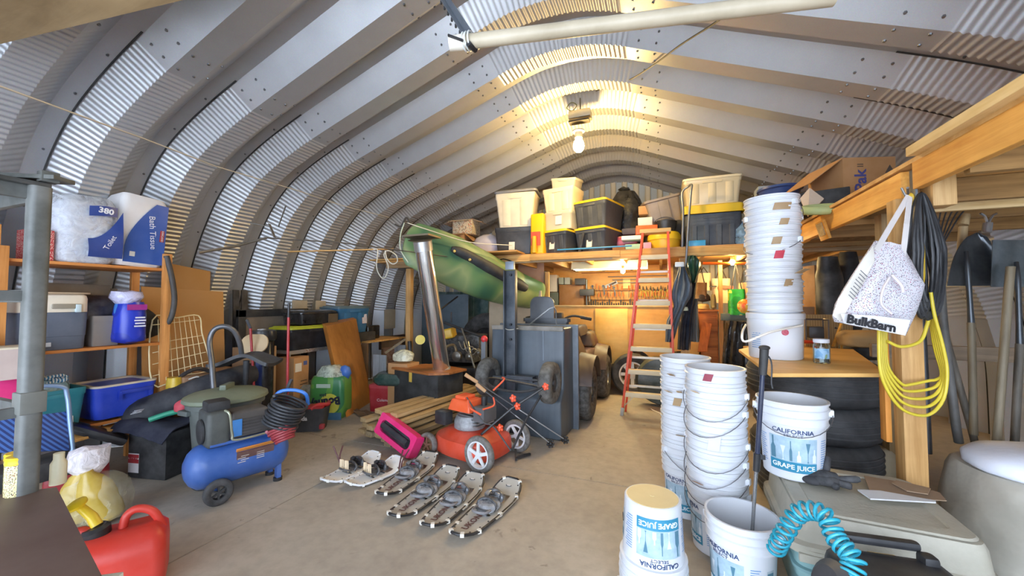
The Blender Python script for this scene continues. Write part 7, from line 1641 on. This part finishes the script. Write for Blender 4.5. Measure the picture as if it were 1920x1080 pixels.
handle_tool('black_pipe', 'black pipe standing behind the yellow hose against the post', [aD(1727, 595, 2.2), aD(1733, 700, 2.2), aD(1740, 850, 2.2)], .018, BLK)
fk = thing('garden_rake', 'dark leaf rake with bent tines standing beside the cord bundle', 'rake', aD(1762, 470, 2.3))
m = MB()
for k in range(7):
    x = 1748+k*5; m.tube(catmull([aD(1762, 470, 2.3)-fk.location, aD(x, 440, 2.3)-fk.location, aD(x+(k-1)*5, 400, 2.3)-fk.location, aD(x+(k-1)*9+6, 378, 2.27)-fk.location], 4), .004, 5)
m.build('tines', mat('#3a3a3a', .5, .5), fk)
m = MB(); m.cyl(aD(1762, 465, 2.3)-fk.location, aD(1775, 700, 2.3)-fk.location, .016); m.build('handle', mat('#3f3b36', .6), fk)
gd = thing('garden_fork', 'silver D-handled tool hanging upside down behind the round-point shovel', 'garden tool', aD(1852, 425, 2.46))
m = MB(); m.cyl(aD(1850, 436, 2.4)-gd.location, aD(1852, 418, 2.4)-gd.location, .022).tube(catmull([aD(1852, 420, 2.4)-gd.location, aD(1846, 405, 2.4)-gd.location, aD(1838, 400, 2.4)-gd.location], 4), .007, 7).tube(catmull([aD(1852, 420, 2.4)-gd.location, aD(1860, 405, 2.4)-gd.location, aD(1868, 400, 2.4)-gd.location], 4), .007, 7); m.build('d_handle', mat('#b8bcbe', .2, .8), gd)
m = MB(); m.cyl(aD(1806, 425, 2.5), aD(1803, 470, 2.5), .022).cyl(aD(1806, 422, 2.5), aD(1812, 402, 2.5), .026, .02); single('wood_handled_tool', m, wood('#bfa57c', '#957a50', 2), 'wood-handled tool end with dark fitting behind the round-point shovel', 'tool')
# ---------------------------------------------------------------- under the side loft, behind the tower
def farbox(name, label, x0, y0, x1, y1, D, dep, col, cat, rough=.7, bev=.006, jit=0):
    a_, b_ = aD(x0, y1, D), aD(x1, y0, D); c = (a_+b_)/2; w = (aD(x1, y1, D)-a_).length; m = MB(); m.box((0, 0, 0), (w, dep, b_.z-a_.z))
    if jit: m2 = bag_mb(w, dep, b_.z-a_.z, x0*.1, jit, .7); m = m2; m.v = [v-Vector((0, 0, (b_.z-a_.z)/2)) for v in m.v]
    m.xf((c.x-math.sin(PSI)*dep/2, c.y+math.cos(PSI)*dep/2, c.z), (0, 0, PSI)); return single(name, m, mat(col, rough) if isinstance(col, str) else col, label, cat, bevel=0 if jit else bev, smooth=60 if jit else 38)
farbox('stacked_lumber', 'rough lumber boards stored below the side loft behind the plaque', 1508, 402, 1640, 425, 3.6, .5, wood('#8a6a44', '#5f452a', 0), 'lumber')
farbox('lumber_beam', 'lower rough beam below the side loft', 1506, 428, 1640, 450, 3.7, .3, wood('#93724a', '#664a2c', 0), 'beam')
farbox('flat_brown_carton', 'tall brown carton in the shade behind the white pail tower', 1528, 497, 1562, 590, 4.3, .3, CARD_D, 'box')
farbox('hanging_black_coat', 'long black coat hanging in the shade behind the white pail tower', 1548, 480, 1592, 640, 4.0, .2, mat('#15171a', .5, 0, .2), 'coat', .5, 0, .05)
farbox('dark_jacket', 'second dark jacket hanging left of the speckled bag', 1592, 470, 1625, 640, 4.1, .2, mat('#1d1c1f', .8), 'jacket', .8, 0, .05)
farbox('beige_ribbed_panel', 'beige ribbed panel standing behind the glass jar', 1510, 590, 1600, 668, 4.0, .04, stripes('#b89c6c', '#a08456', 40, 'X'), 'panel')
farbox('brown_small_carton', 'small brown carton above the beige ribbed panel', 1502, 575, 1528, 592, 4.1, .2, CARD_D, 'box')
hr = thing('small_machine', 'small black motor in a cage frame on the plywood behind the tower', 'machine', aD(1528, 640, 3.35))
m = MB(); m.box((0, 0, .08), (.11, .1, .10)); m.build('motor', mat('#2b2421', .4), hr, bevel=.01)
m = MB()
for x in (-.08, .08):
    for y in (-.06, .06): m.cyl((x, y, -.0), (x, y, .19), .006)
for z in (.0, .19): m.tube([(-.08, -.06, z), (.08, -.06, z), (.08, .06, z), (-.08, .06, z)], .006, 6, True)
m.build('cage', mat('#5c5048', .4, .5), hr)
m = MB(); c = aD(1514, 641, 3.2); m.ell(c, (.09, .05, .015)); single('red_dish', m, mat('#c03a1f', .35), 'flat red object behind the tower beside the small machine', 'dish')
ea = thing('wooden_easel', 'small yellow wooden folding frame leaning behind the glass jar', 'frame', aD(1575, 645, 3.3))
m = MB(); m.beam(aD(1562, 650, 3.3)-ea.location, aD(1580, 600, 3.3)-ea.location, .02, .012).beam(aD(1570, 635, 3.3)-ea.location, aD(1600, 640, 3.3)-ea.location, .03, .02).beam(aD(1578, 656, 3.3)-ea.location, aD(1578, 636, 3.3)-ea.location, .012, .012); m.build('frame_bars', wood('#e3ae50', '#c98c34', 0), ea)
farbox('tan_jacket', 'tan cloth bundle under the speckled bag', 1600, 622, 1690, 655, 3.1, .25, mat('#b8935c', .8), 'cloth', .8, 0, .08)
farbox('black_bundle', 'black bundle below the tan cloth', 1615, 640, 1690, 680, 3.2, .3, BLKM, 'bundle', .8, 0, .08)
farbox('plywood_shelf', 'plywood shelf under the side loft carrying the cloth and small machine', 1480, 665, 1720, 672, 3.5, .7, PLY, 'shelf')
farbox('grey_bin', 'pale grey bin beside the tyre stack behind the post', 1642, 745, 1690, 840, 3.0, .3, '#8d8a84', 'bin')
farbox('black_low_box', 'black box on the floor between the tyres and the post', 1640, 820, 1690, 900, 2.8, .25, BLKM, 'box')
farbox('beige_floor_bag', 'dusty cream bag at the foot of the post', 1650, 850, 1700, 905, 2.55, .2, '#b7a98c', 'bag', .8, 0, .06)
# ---------------------------------------------------------------- workshop corner under the loft
YP = 7.35
WSB = thing('tool_board', 'orange plywood tool board behind the trailer under the loft', 'tool board', Vector((-.75, YP, 0)))
a = aY(1026, 590, YP); b = aY(1262, 495, YP)
def ws(x, y, z): return Vector((x, y, z))-WSB.location
m = MB(); m.box(ws((a.x+b.x)/2, YP+.02, 1.45), (b.x-a.x, .02, 1.3)); m.build('plywood_back', wood('#eeb763', '#d9963f', 0, .5, .5, 7), WSB)
for py in (545, 562, 512):
    z = aY(1100, py, YP).z; m = MB(); m.box(ws((a.x+b.x)/2+.3, YP-.02, z), ((b.x-a.x)*.66, .04, .018)); m.build('tool_rail', wood('#b07a3c', '#8a5a28', 0), WSB)
TPi = 1
# hand tools: one of each kind, then copies
def mk_tool(kind, hcol, loc):
    T = thing(('screwdriver', 'pliers', 'wrench')[kind], 'x', ('screwdriver', 'pliers', 'wrench')[kind], loc, group=('screwdrivers', 'pliers', 'wrenches')[kind]+' on the tool board')
    if kind == 0:
        m = MB(); m.cyl((0, 0, 0), (0, 0, .09), .014, .012, 8); m.build('handle', hcol, T); m = MB(); m.cyl((0, 0, 0), (0, 0, -.13), .004, None, 6); m.build('blade', mat('#6f6a60', .4, .6), T)
    elif kind == 1:
        for s in (-1, 1): m = MB(); m.tube([(0, 0, 0), (s*.025, 0, -.05), (s*.012, 0, -.13)], .008, 6); m.build('handle', hcol, T)
        m = MB(); m.cyl((0, 0, -.01), (0, 0, .06), .016, .006, 8); m.build('jaws', mat('#4a4742', .4, .6), T)
    else:
        m = MB(); m.box((0, 0, -.03), (.02, .008, .16)); m.build('shank', hcol, T); m = MB(); m.lathe([(.022, -.005), (.022, .005), (.008, .005), (.008, -.005)], (0, 0, .055), 10, (PI/2, 0, 0)); m.build('jaw', hcol, T)
    return T
R_ = random.Random(4)
cols = {0: mat('#d8762c', .5), 1: mat('#c9b02c', .5), 2: mat('#4d4a45', .4, .6)}
first = {}
wordy = ['orange-handled', 'yellow-handled', 'dark steel']
for i in range(44):
    px = 1112+i*3.35; row = i % 2
    if 1170 < px < 1176: continue
    kind = (1 if px > 1195 else (0 if i % 3 else 2)) if row == 0 else (2 if i % 4 == 0 else 0)
    p = aY(px, (543 if row == 0 else 556)+R_.uniform(-2, 2), YP-.07)
    lab = '%s %s hanging in the crowded row on the tool board' % (wordy[kind], ('screwdriver', 'pair of pliers', 'wrench')[kind])
    if kind not in first: first[kind] = mk_tool(kind, cols[kind], p); o = first[kind]; o['label'] = lab
    else: o = copy_thing(first[kind], p, label=lab)
    o.rotation_euler = (0, R_.uniform(-.2, .2), 0)
proto = None
for i in range(34):
    px = 1104+i*4.3; p = aY(px, 574, YP-.12); h = R_.uniform(.05, .13)
    if proto is None:
        m = MB(); m.box((0, 0, .04), (.024, .024, .08)); proto = single('bit_holder', m, mat('#2f2a26', .6), 'small dark tool standing in the lower row of the tool board', 'tool', 'small tools in the lower row'); o = proto
    else: o = proto.copy(); C.objects.link(o)
    o.location = p; o.scale = (1, 1, h/.08)
m = MB(); a1 = aY(1104, 575.5, YP-.12); b1 = aY(1262, 575.5, YP-.12); m.box(((a1.x+b1.x)/2, YP-.16, a1.z-.02), (b1.x-a1.x+1.1, .34, .03)); wbz = a1.z-.035
WBn = thing('workbench', 'wooden workbench along the back under the tool board', 'workbench', Vector(((a1.x+b1.x)/2-.3, YP-.3, 0)))
m.v = [v-WBn.location for v in m.v]; m.build('bench_top', PLY, WBn)
for x in (-1.1, 1.0): m = MB(); m.box((x, .0, wbz/2), (.08, .4, wbz)); m.build('leg', GREYW, WBn)
for (nm, x0, y0, x1, y1, col, lab, cat) in (('white_drawer_box', 1024, 515, 1043, 547, '#dcd4c8', 'white parts box on the bench shelf at the left', 'box'), ('grey_locker', 1024, 548, 1046, 575, '#5b6660', 'grey metal box below the white parts box', 'box'), ('brown_machine_cover', 1048, 533, 1094, 575, '#9c6a34', 'brown boxed machine on the workbench', 'box'), ('battery_jar', 1047, 520, 1056, 533, '#a8b0a0', 'first pale jar of small parts on the brown machine box', 'jar'), ('parts_jar', 1058, 520, 1068, 533, '#b8bcae', 'second pale jar of small parts on the brown machine box', 'jar'), ('paper_note', 1168, 522, 1182, 541, '#efd98a', 'pale yellow note pinned on the tool board', 'note')):
    x, z, w, h = fit(x0, y0, x1, y1, YP-.25 if nm != 'paper_note' else YP-.06); m = MB(); m.box((x, (YP-.12) if nm != 'paper_note' else YP-.05, z+h/2), (w, .22 if nm != 'paper_note' else .01, h)); single(nm, m, mat(col, .6), lab, cat, bevel=.004)
dp = thing('bench_drill', 'dark bench drill press standing on the workbench', 'drill press', aY(1100, 575, YP-.25))
m = MB(); m.cyl((0, 0, 0), (0, 0, .5), .02).box((0, 0, .01), (.2, .2, .02)); m.build('column', mat('#6d6f6d', .4, .6), dp)
m = MB(); m.box((.02, -.03, .26), (.26, .16, .12)).box((-.1, -.03, .46), (.2, .14, .12)); m.build('motor_head', mat('#3c3833', .5), dp, bevel=.015)
m = MB(); m.box((-.02, -.04, .22), (.16, .03, .03)).cyl((.06, -.05, .24), (.06, -.05, .1), .018); m.build('chuck', mat('#7c766c', .4, .5), dp)
hs = thing('hand_saw', 'hand saw with dark grip hanging on the tool board', 'saw', aY(1145, 535, YP-.06)); m = MB(); m.beam((-.1, 0, -.03), (.12, 0, .06), .01, .06, (0, 0, 1)); m.build('blade', mat('#8a8478', .4, .6), hs); m = MB(); m.beam((-.02, -.01, 0), (.1, -.01, .06), .02, .03); m.build('handle', mat('#3b2417', .6), hs)
for k in range(3):
    m = MB(); z = aY(1180, 518+6*k, YP-.05).z; m.cyl((aY(1140+8*k, 520, YP-.05).x, YP-.05, z), (aY(1250, 520, YP-.05).x, YP-.05, z+.0), .009); single('metal_rod', m, mat('#8d8579', .4, .5), 'long thin rod, %s of three lying across the tool board' % ('top', 'middle', 'lowest')[k], 'rod', 'rods on the tool board')
# orange ladder
LD = thing('step_ladder', 'orange fibreglass step ladder with pale steps leaning to the loft', 'ladder', Vector((0, 0, 0)))
fl_ = aZ(1166, 778); f2 = aZ(1252, 770, .0)
fl_.z = 0; tl = Vector((-.205, 5.02, 2.26)); tr = Vector((.085, 5.02, 2.26)); fr_p = Vector((fl_.x+.62, fl_.y+.02, 0))
LD.location = (fl_+fr_p)/2; l0 = LD.location.copy()
ORL = mat('#e2502a', .45, 0, .12)
for s_, (a_, b_) in enumerate(((fl_, tl), (fr_p, tr))):
    v = (b_-a_).normalized(); m = MB(); m.beam(a_+v*.06-l0, b_-l0, .028, .07, (0, 1, 0)); m.build('rail', ORL, LD, bevel=.003)
    m = MB(); m.beam(a_-l0+Vector((0, 0, .0)), a_+v*.1-l0, .04, .085, (0, 1, 0)); m.build('foot', mat('#a7a39a', .5), LD, bevel=.003)
for k in range(7):
    t = .115+k*.125; a_ = fl_.lerp(tl, t)-l0; b_ = fr_p.lerp(tr, t)-l0
    m = MB(); m.box((a_+b_)/2+Vector((0, .01, 0)), ((b_-a_).length-.02, .09, .055)); m.build('step', mat('#d9c8a4', .5), LD, bevel=.003)
a_, b_ = tl-l0, tr-l0
m = MB(); m.box((a_+b_)/2+Vector((0, .05, .02)), ((b_-a_).length+.07, .17, .05)); m.build('top_cap', mat('#d9b06a', .5), LD, bevel=.008)
a_ = fl_.lerp(tl, .115)-l0; m = MB(); m.beam(a_+Vector((.12, 0, -.01)), fl_-l0+Vector((.02, .02, .10)), .02, .01).beam(fr_p.lerp(tr, .115)-l0+Vector((-.12, 0, -.01)), fr_p-l0+Vector((-.02, .02, .10)), .02, .01); m.build('corner_brace', mat('#b9b2a2', .4, .5), LD)
# rear legs, folded close behind
for s_, (a_, b_) in enumerate(((fl_+Vector((.03, .18, 0)), tl), (fr_p+Vector((-.03, .18, 0)), tr))):
    m = MB(); m.beam(a_-l0, b_+Vector((0, .07, 0))-l0, .024, .05, (0, 1, 0)); m.build('rear_rail', ORL, LD, bevel=.003)
for k in range(5):
    t = .15+k*.16; m = MB(); m.box((fl_.lerp(tl, t)+fr_p.lerp(tr, t))/2-l0+Vector((0, .15, 0)), (.6-.32*t, .02, .025)); m.build('rear_brace', mat('#c8c2b4', .4, .3), LD)
# hanging clothes right of the ladder
def cloth_hang(name, label, pts, Y, th, m_, cat, seed=1.0, fold=9):
    """pts: list of (xl, xr, y) pixel rows at plane Y"""
    m = MB(); rings = []
    for i, (xl, xr, y) in enumerate(pts):
        a_, b_ = aY(xl, y, Y), aY(xr, y, Y); c = (a_+b_)/2; hw_ = (b_.x-a_.x)/2
        rings.append([Vector((c.x+hw_*math.cos(t), Y+(th*math.sin(t))*(1+.35*math.sin(fold*t+i*.4+seed)), c.z)) for t in [2*PI*k/36 for k in range(36)]])
    R2 = []
    for i in range(len(rings)-1):
        for j in range(4):
            f = j/4; R2.append([rings[i][k].lerp(rings[i+1][k], f) for k in range(36)])
    R2.append(rings[-1]); m.rings(R2); m.jitter(.012, 6, seed)
    return single(name, m, m_, label, cat, smooth=70)
cloth_hang('grey_rain_jacket', 'grey-blue jacket hanging from the loft right of the ladder', [(1272, 1284, 500), (1268, 1290, 515), (1262, 1298, 535), (1260, 1296, 555), (1262, 1285, 575), (1250, 1275, 600), (1246, 1262, 640)], 5.1, .09, mat('#5c6a78', .6, 0, .15), 'jacket', 1.0)
cloth_hang('green_bag_bundle', 'dark green plastic bundle hanging beside the grey jacket', [(1290, 1305, 480), (1284, 1314, 490), (1286, 1314, 505), (1292, 1308, 520), (1294, 1304, 530)], 5.2, .10, mat('#1e4f38', .3, 0, .2, 8, .6, 9), 'bag', 2.0)
cloth_hang('navy_coveralls', 'dark navy coveralls hanging behind the grey jacket', [(1292, 1306, 530), (1284, 1302, 560), (1276, 1300, 580), (1272, 1298, 620), (1270, 1294, 655)], 5.35, .10, mat('#151c30', .8), 'coveralls', 3.0)
cloth_hang('grey_sweatshirt', 'light grey sweatshirt hanging at the right of the navy coveralls', [(1300, 1308, 560), (1296, 1308, 590), (1292, 1311, 620), (1294, 1311, 640)], 5.45, .08, mat('#82807c', .9), 'sweatshirt', 4.0)
m = MB(); c = aY(1274, 496, 5.0); m.box(c, (.10, .06, .06)); single('white_clip', m, mat('#cfd6dc', .3), 'white clip at the collar of the grey jacket', 'clip', bevel=.01)
m = MB(); c = aY(1283, 579, 5.25); m.box(c, (.09, .05, .05)); single('reflective_patch', m, mat('#dfe9c8', .3), 'pale reflective band on the navy coveralls', 'band', bevel=.01)
# dresser
x, z, w, h = fit(1306, 584, 1346, 668, 6.35)
DS = thing('wooden_dresser', 'orange-brown wooden dresser under the loft with clutter on top', 'dresser', Vector((x, 6.6, 0)))
zt = z+h; m = MB(); m.box((0, 0, zt/2), (w, .5, zt)); m.build('carcass', wood('#c67a3c', '#9e5824', 0, .6), DS, bevel=.005)
for k in range(5): m = MB(); m.box((0, -.256, zt*(.14+.18*k)), (w*.88, .015, zt*.155)); m.build('drawer', wood('#cf8444', '#a8602c', 0, .6), DS, bevel=.004)
m = MB(); m.box((0, 0, zt+.01), (w+.05, .54, .025)); m.build('top', wood('#d98f4e', '#b06a30', 0, .6), DS, bevel=.003)
m = MB(); m.sheet([aY(1308, 660, 6.2), aY(1325, 660, 6.2), aY(1334, 608, 6.3), aY(1316, 604, 6.3)], .03); single('leaning_orange_board', m, wood('#b8682c', '#8f4a1c', 2), 'curved orange-brown board leaning against the dresser', 'board')
for (nm, x0, y0, x1, y1, Y, col, lab, cat) in (('yellow_cloth', 1308, 573, 1330, 584, 6.45, '#d8bd74', 'yellow cloth pile on the dresser', 'cloth'), ('dark_hat', 1306, 557, 1332, 573, 6.5, '#2b2328', 'dark hat on the yellow cloth', 'hat'), ('bottle_cluster', 1334, 555, 1343, 584, 6.4, '#8c7a4c', 'brown bottle at the right end of the dresser', 'bottle')):
    x, z, w, h = fit(x0, y0, x1, y1, Y); m = bag_mb(w, .25, h, x0*.3, .04, .6); m.v = [v+Vector((x, Y+.05, zt+.024 if nm != 'dark_hat' else zt+.14)) for v in m.v]; single(nm, m, mat(col, .8), lab, cat, smooth=60)
def hangbag(name, label, x0, y0, x1, y1, Y, m_, strap=(None), extra=None, skew=0):
    a_, b_ = aY(x0, y1, Y), aY(x1, y0, Y); T = thing(name, label, 'bag', Vector(((a_.x+b_.x)/2, Y, a_.z))); w = b_.x-a_.x; h = b_.z-a_.z
    m = MB(); rings = []
    for i in range(9):
        t = i/8; rings.append([Vector((w/2*math.copysign(abs(math.cos(q_))**.6, math.cos(q_))*(1-.06*t), .07*(1-.5*t)*math.sin(q_)*(1+.2*math.sin(5*q_)), h*t)) for q_ in [2*PI*k/28 for k in range(28)]])
    m.rings(rings).jitter(.008, 7, x0); m.build('bag_body', m_, T, smooth=60)
    if strap:
        m = MB(); sz = aY(x0, strap, Y).z-a_.z; m.tube(catmull([(-w*.3, 0, h*.95), (-w*.05, 0, sz), (w*.02, 0, sz), (w*.3, 0, h*.95)], 4), .008, 6); m.build('strap', mat('#2b2422', .7), T)
    return T
T = hangbag('paper_shopping_bag', 'cream shopping bag with red print hanging under the loft', 1335, 522, 1370, 568, 6.6, mat('#e2cda6', .7), 503)
text('ЯOCK', .0001, facing((0, -.08, .1), 0), INK, T) if False else None
m = MB(); m.box((.05, -.085, .24), (.2, .004, .045), (0, .12, 0)); m.build('red_print', mat('#e07258', .6), T)
m = MB(); m.box((-.12, -.084, .25), (.10, .004, .02)); m.build('black_print', mat('#3a3634', .6), T)
hangbag('brown_felt_bag', 'brown sling bag hanging left of the cream shopping bag', 1301, 530, 1326, 560, 6.5, mat('#7c5f38', .9, 0, .2), 500)
hangbag('cream_cloth_bag', 'plain cream cloth bag hanging high behind the brown sling bag', 1306, 512, 1334, 545, 6.75, mat('#d9c8a0', .8), 503)
T = hangbag('green_patterned_bag', 'bright green patterned plastic bag hanging beside the pail tower', 1365, 542, 1398, 590, 6.2, camo(['#1f8a34', '#2fa53c', '#2a9438', '#c8d23a'], 6, .35), 500)
m = MB(); m.ell((.08, -.08, .12), (.09, .03, .10)); m.build('orange_print', camo(['#e8652c', '#f2903a', '#e3c14a'], 14, .4), T)
hangbag('yellow_print_bag', 'yellowish bag hanging behind the green patterned bag', 1385, 530, 1408, 570, 6.4, mat('#dcb684', .7), 505)
cloth_hang('black_leather_coat', 'black glossy coat hanging below the green bag', [(1362, 1398, 602), (1358, 1402, 620), (1356, 1404, 650), (1354, 1404, 690), (1352, 1404, 720)], 6.0, .10, mat('#17130f', .25, 0, .2, 6, .5, 8), 'coat', 5.0)
m = MB(); c = aY(1380, 594, 6.3); m.box(c, (.42, .3, .10)); single('grey_green_bin', m, mat('#56645c', .6), 'grey-green bin lid between the green bag and the black coat', 'bin', bevel=.01)
m = MB(); m.cyl(aY(1318, 494, 6.0), aY(1402, 494, 6.0), .02); single('orange_light_bar', m, wood('#e8852c', '#c8601c', 0), 'orange wooden strip lit by the bulb under the loft', 'strip')
for k, px in enumerate((1352, 1356)):
    pass
m = MB(); x_ = aY(1352, 600, 6.2).x; m.box((x_, 6.2, 1.0), (.05, .05, 2.0)); single('stud_post', m, wood('#c88f4e', '#9e6a30', 2), 'narrow wooden upright beside the dresser', 'post')
m = MB(); c = aY(1240, 720, 5.75); m.lathe([(.001, -.1), (.30, -.1), (.33, 0), (.30, .1), (.001, .1)], (c.x, 5.62, .34), 28, (PI/2, 0, 0)).jitter(.02, 5); single('green_covered_wheel', m, mat('#1c3028', .35, 0, .2, 6, .5, 9), 'spare wheel wrapped in a dark green bag behind the ladder', 'wheel', smooth=60)
# ---------------------------------------------------------------- light
sc = bpy.context.scene
w = bpy.data.worlds.new('world'); sc.world = w; w.use_nodes = True
nt = w.node_tree; bg = nt.nodes['Background']
bg.inputs['Color'].default_value = (.72, .83, 1.0, 1); bg.inputs['Strength'].default_value = 8.6
def lamp(name, kind, loc, energy, col, size=.1, rot=None, **k):
    l = bpy.data.lights.new(name, kind); l.energy = energy; l.color = col
    if kind == 'POINT': l.shadow_soft_size = size
    if kind == 'AREA':
        l.shape = 'RECTANGLE'; l.size = size; l.size_y = k.get('sy', size)
    o = bpy.data.objects.new(name, l); C.objects.link(o); o.location = loc
    if rot: o.rotation_euler = rot
    return o
BULB = aY(1085, 272, 4.5)
sc.view_settings.view_transform = 'Standard'; sc.view_settings.look = 'None'
sc.view_settings.exposure = -0.05; sc.view_settings.gamma = 1.0
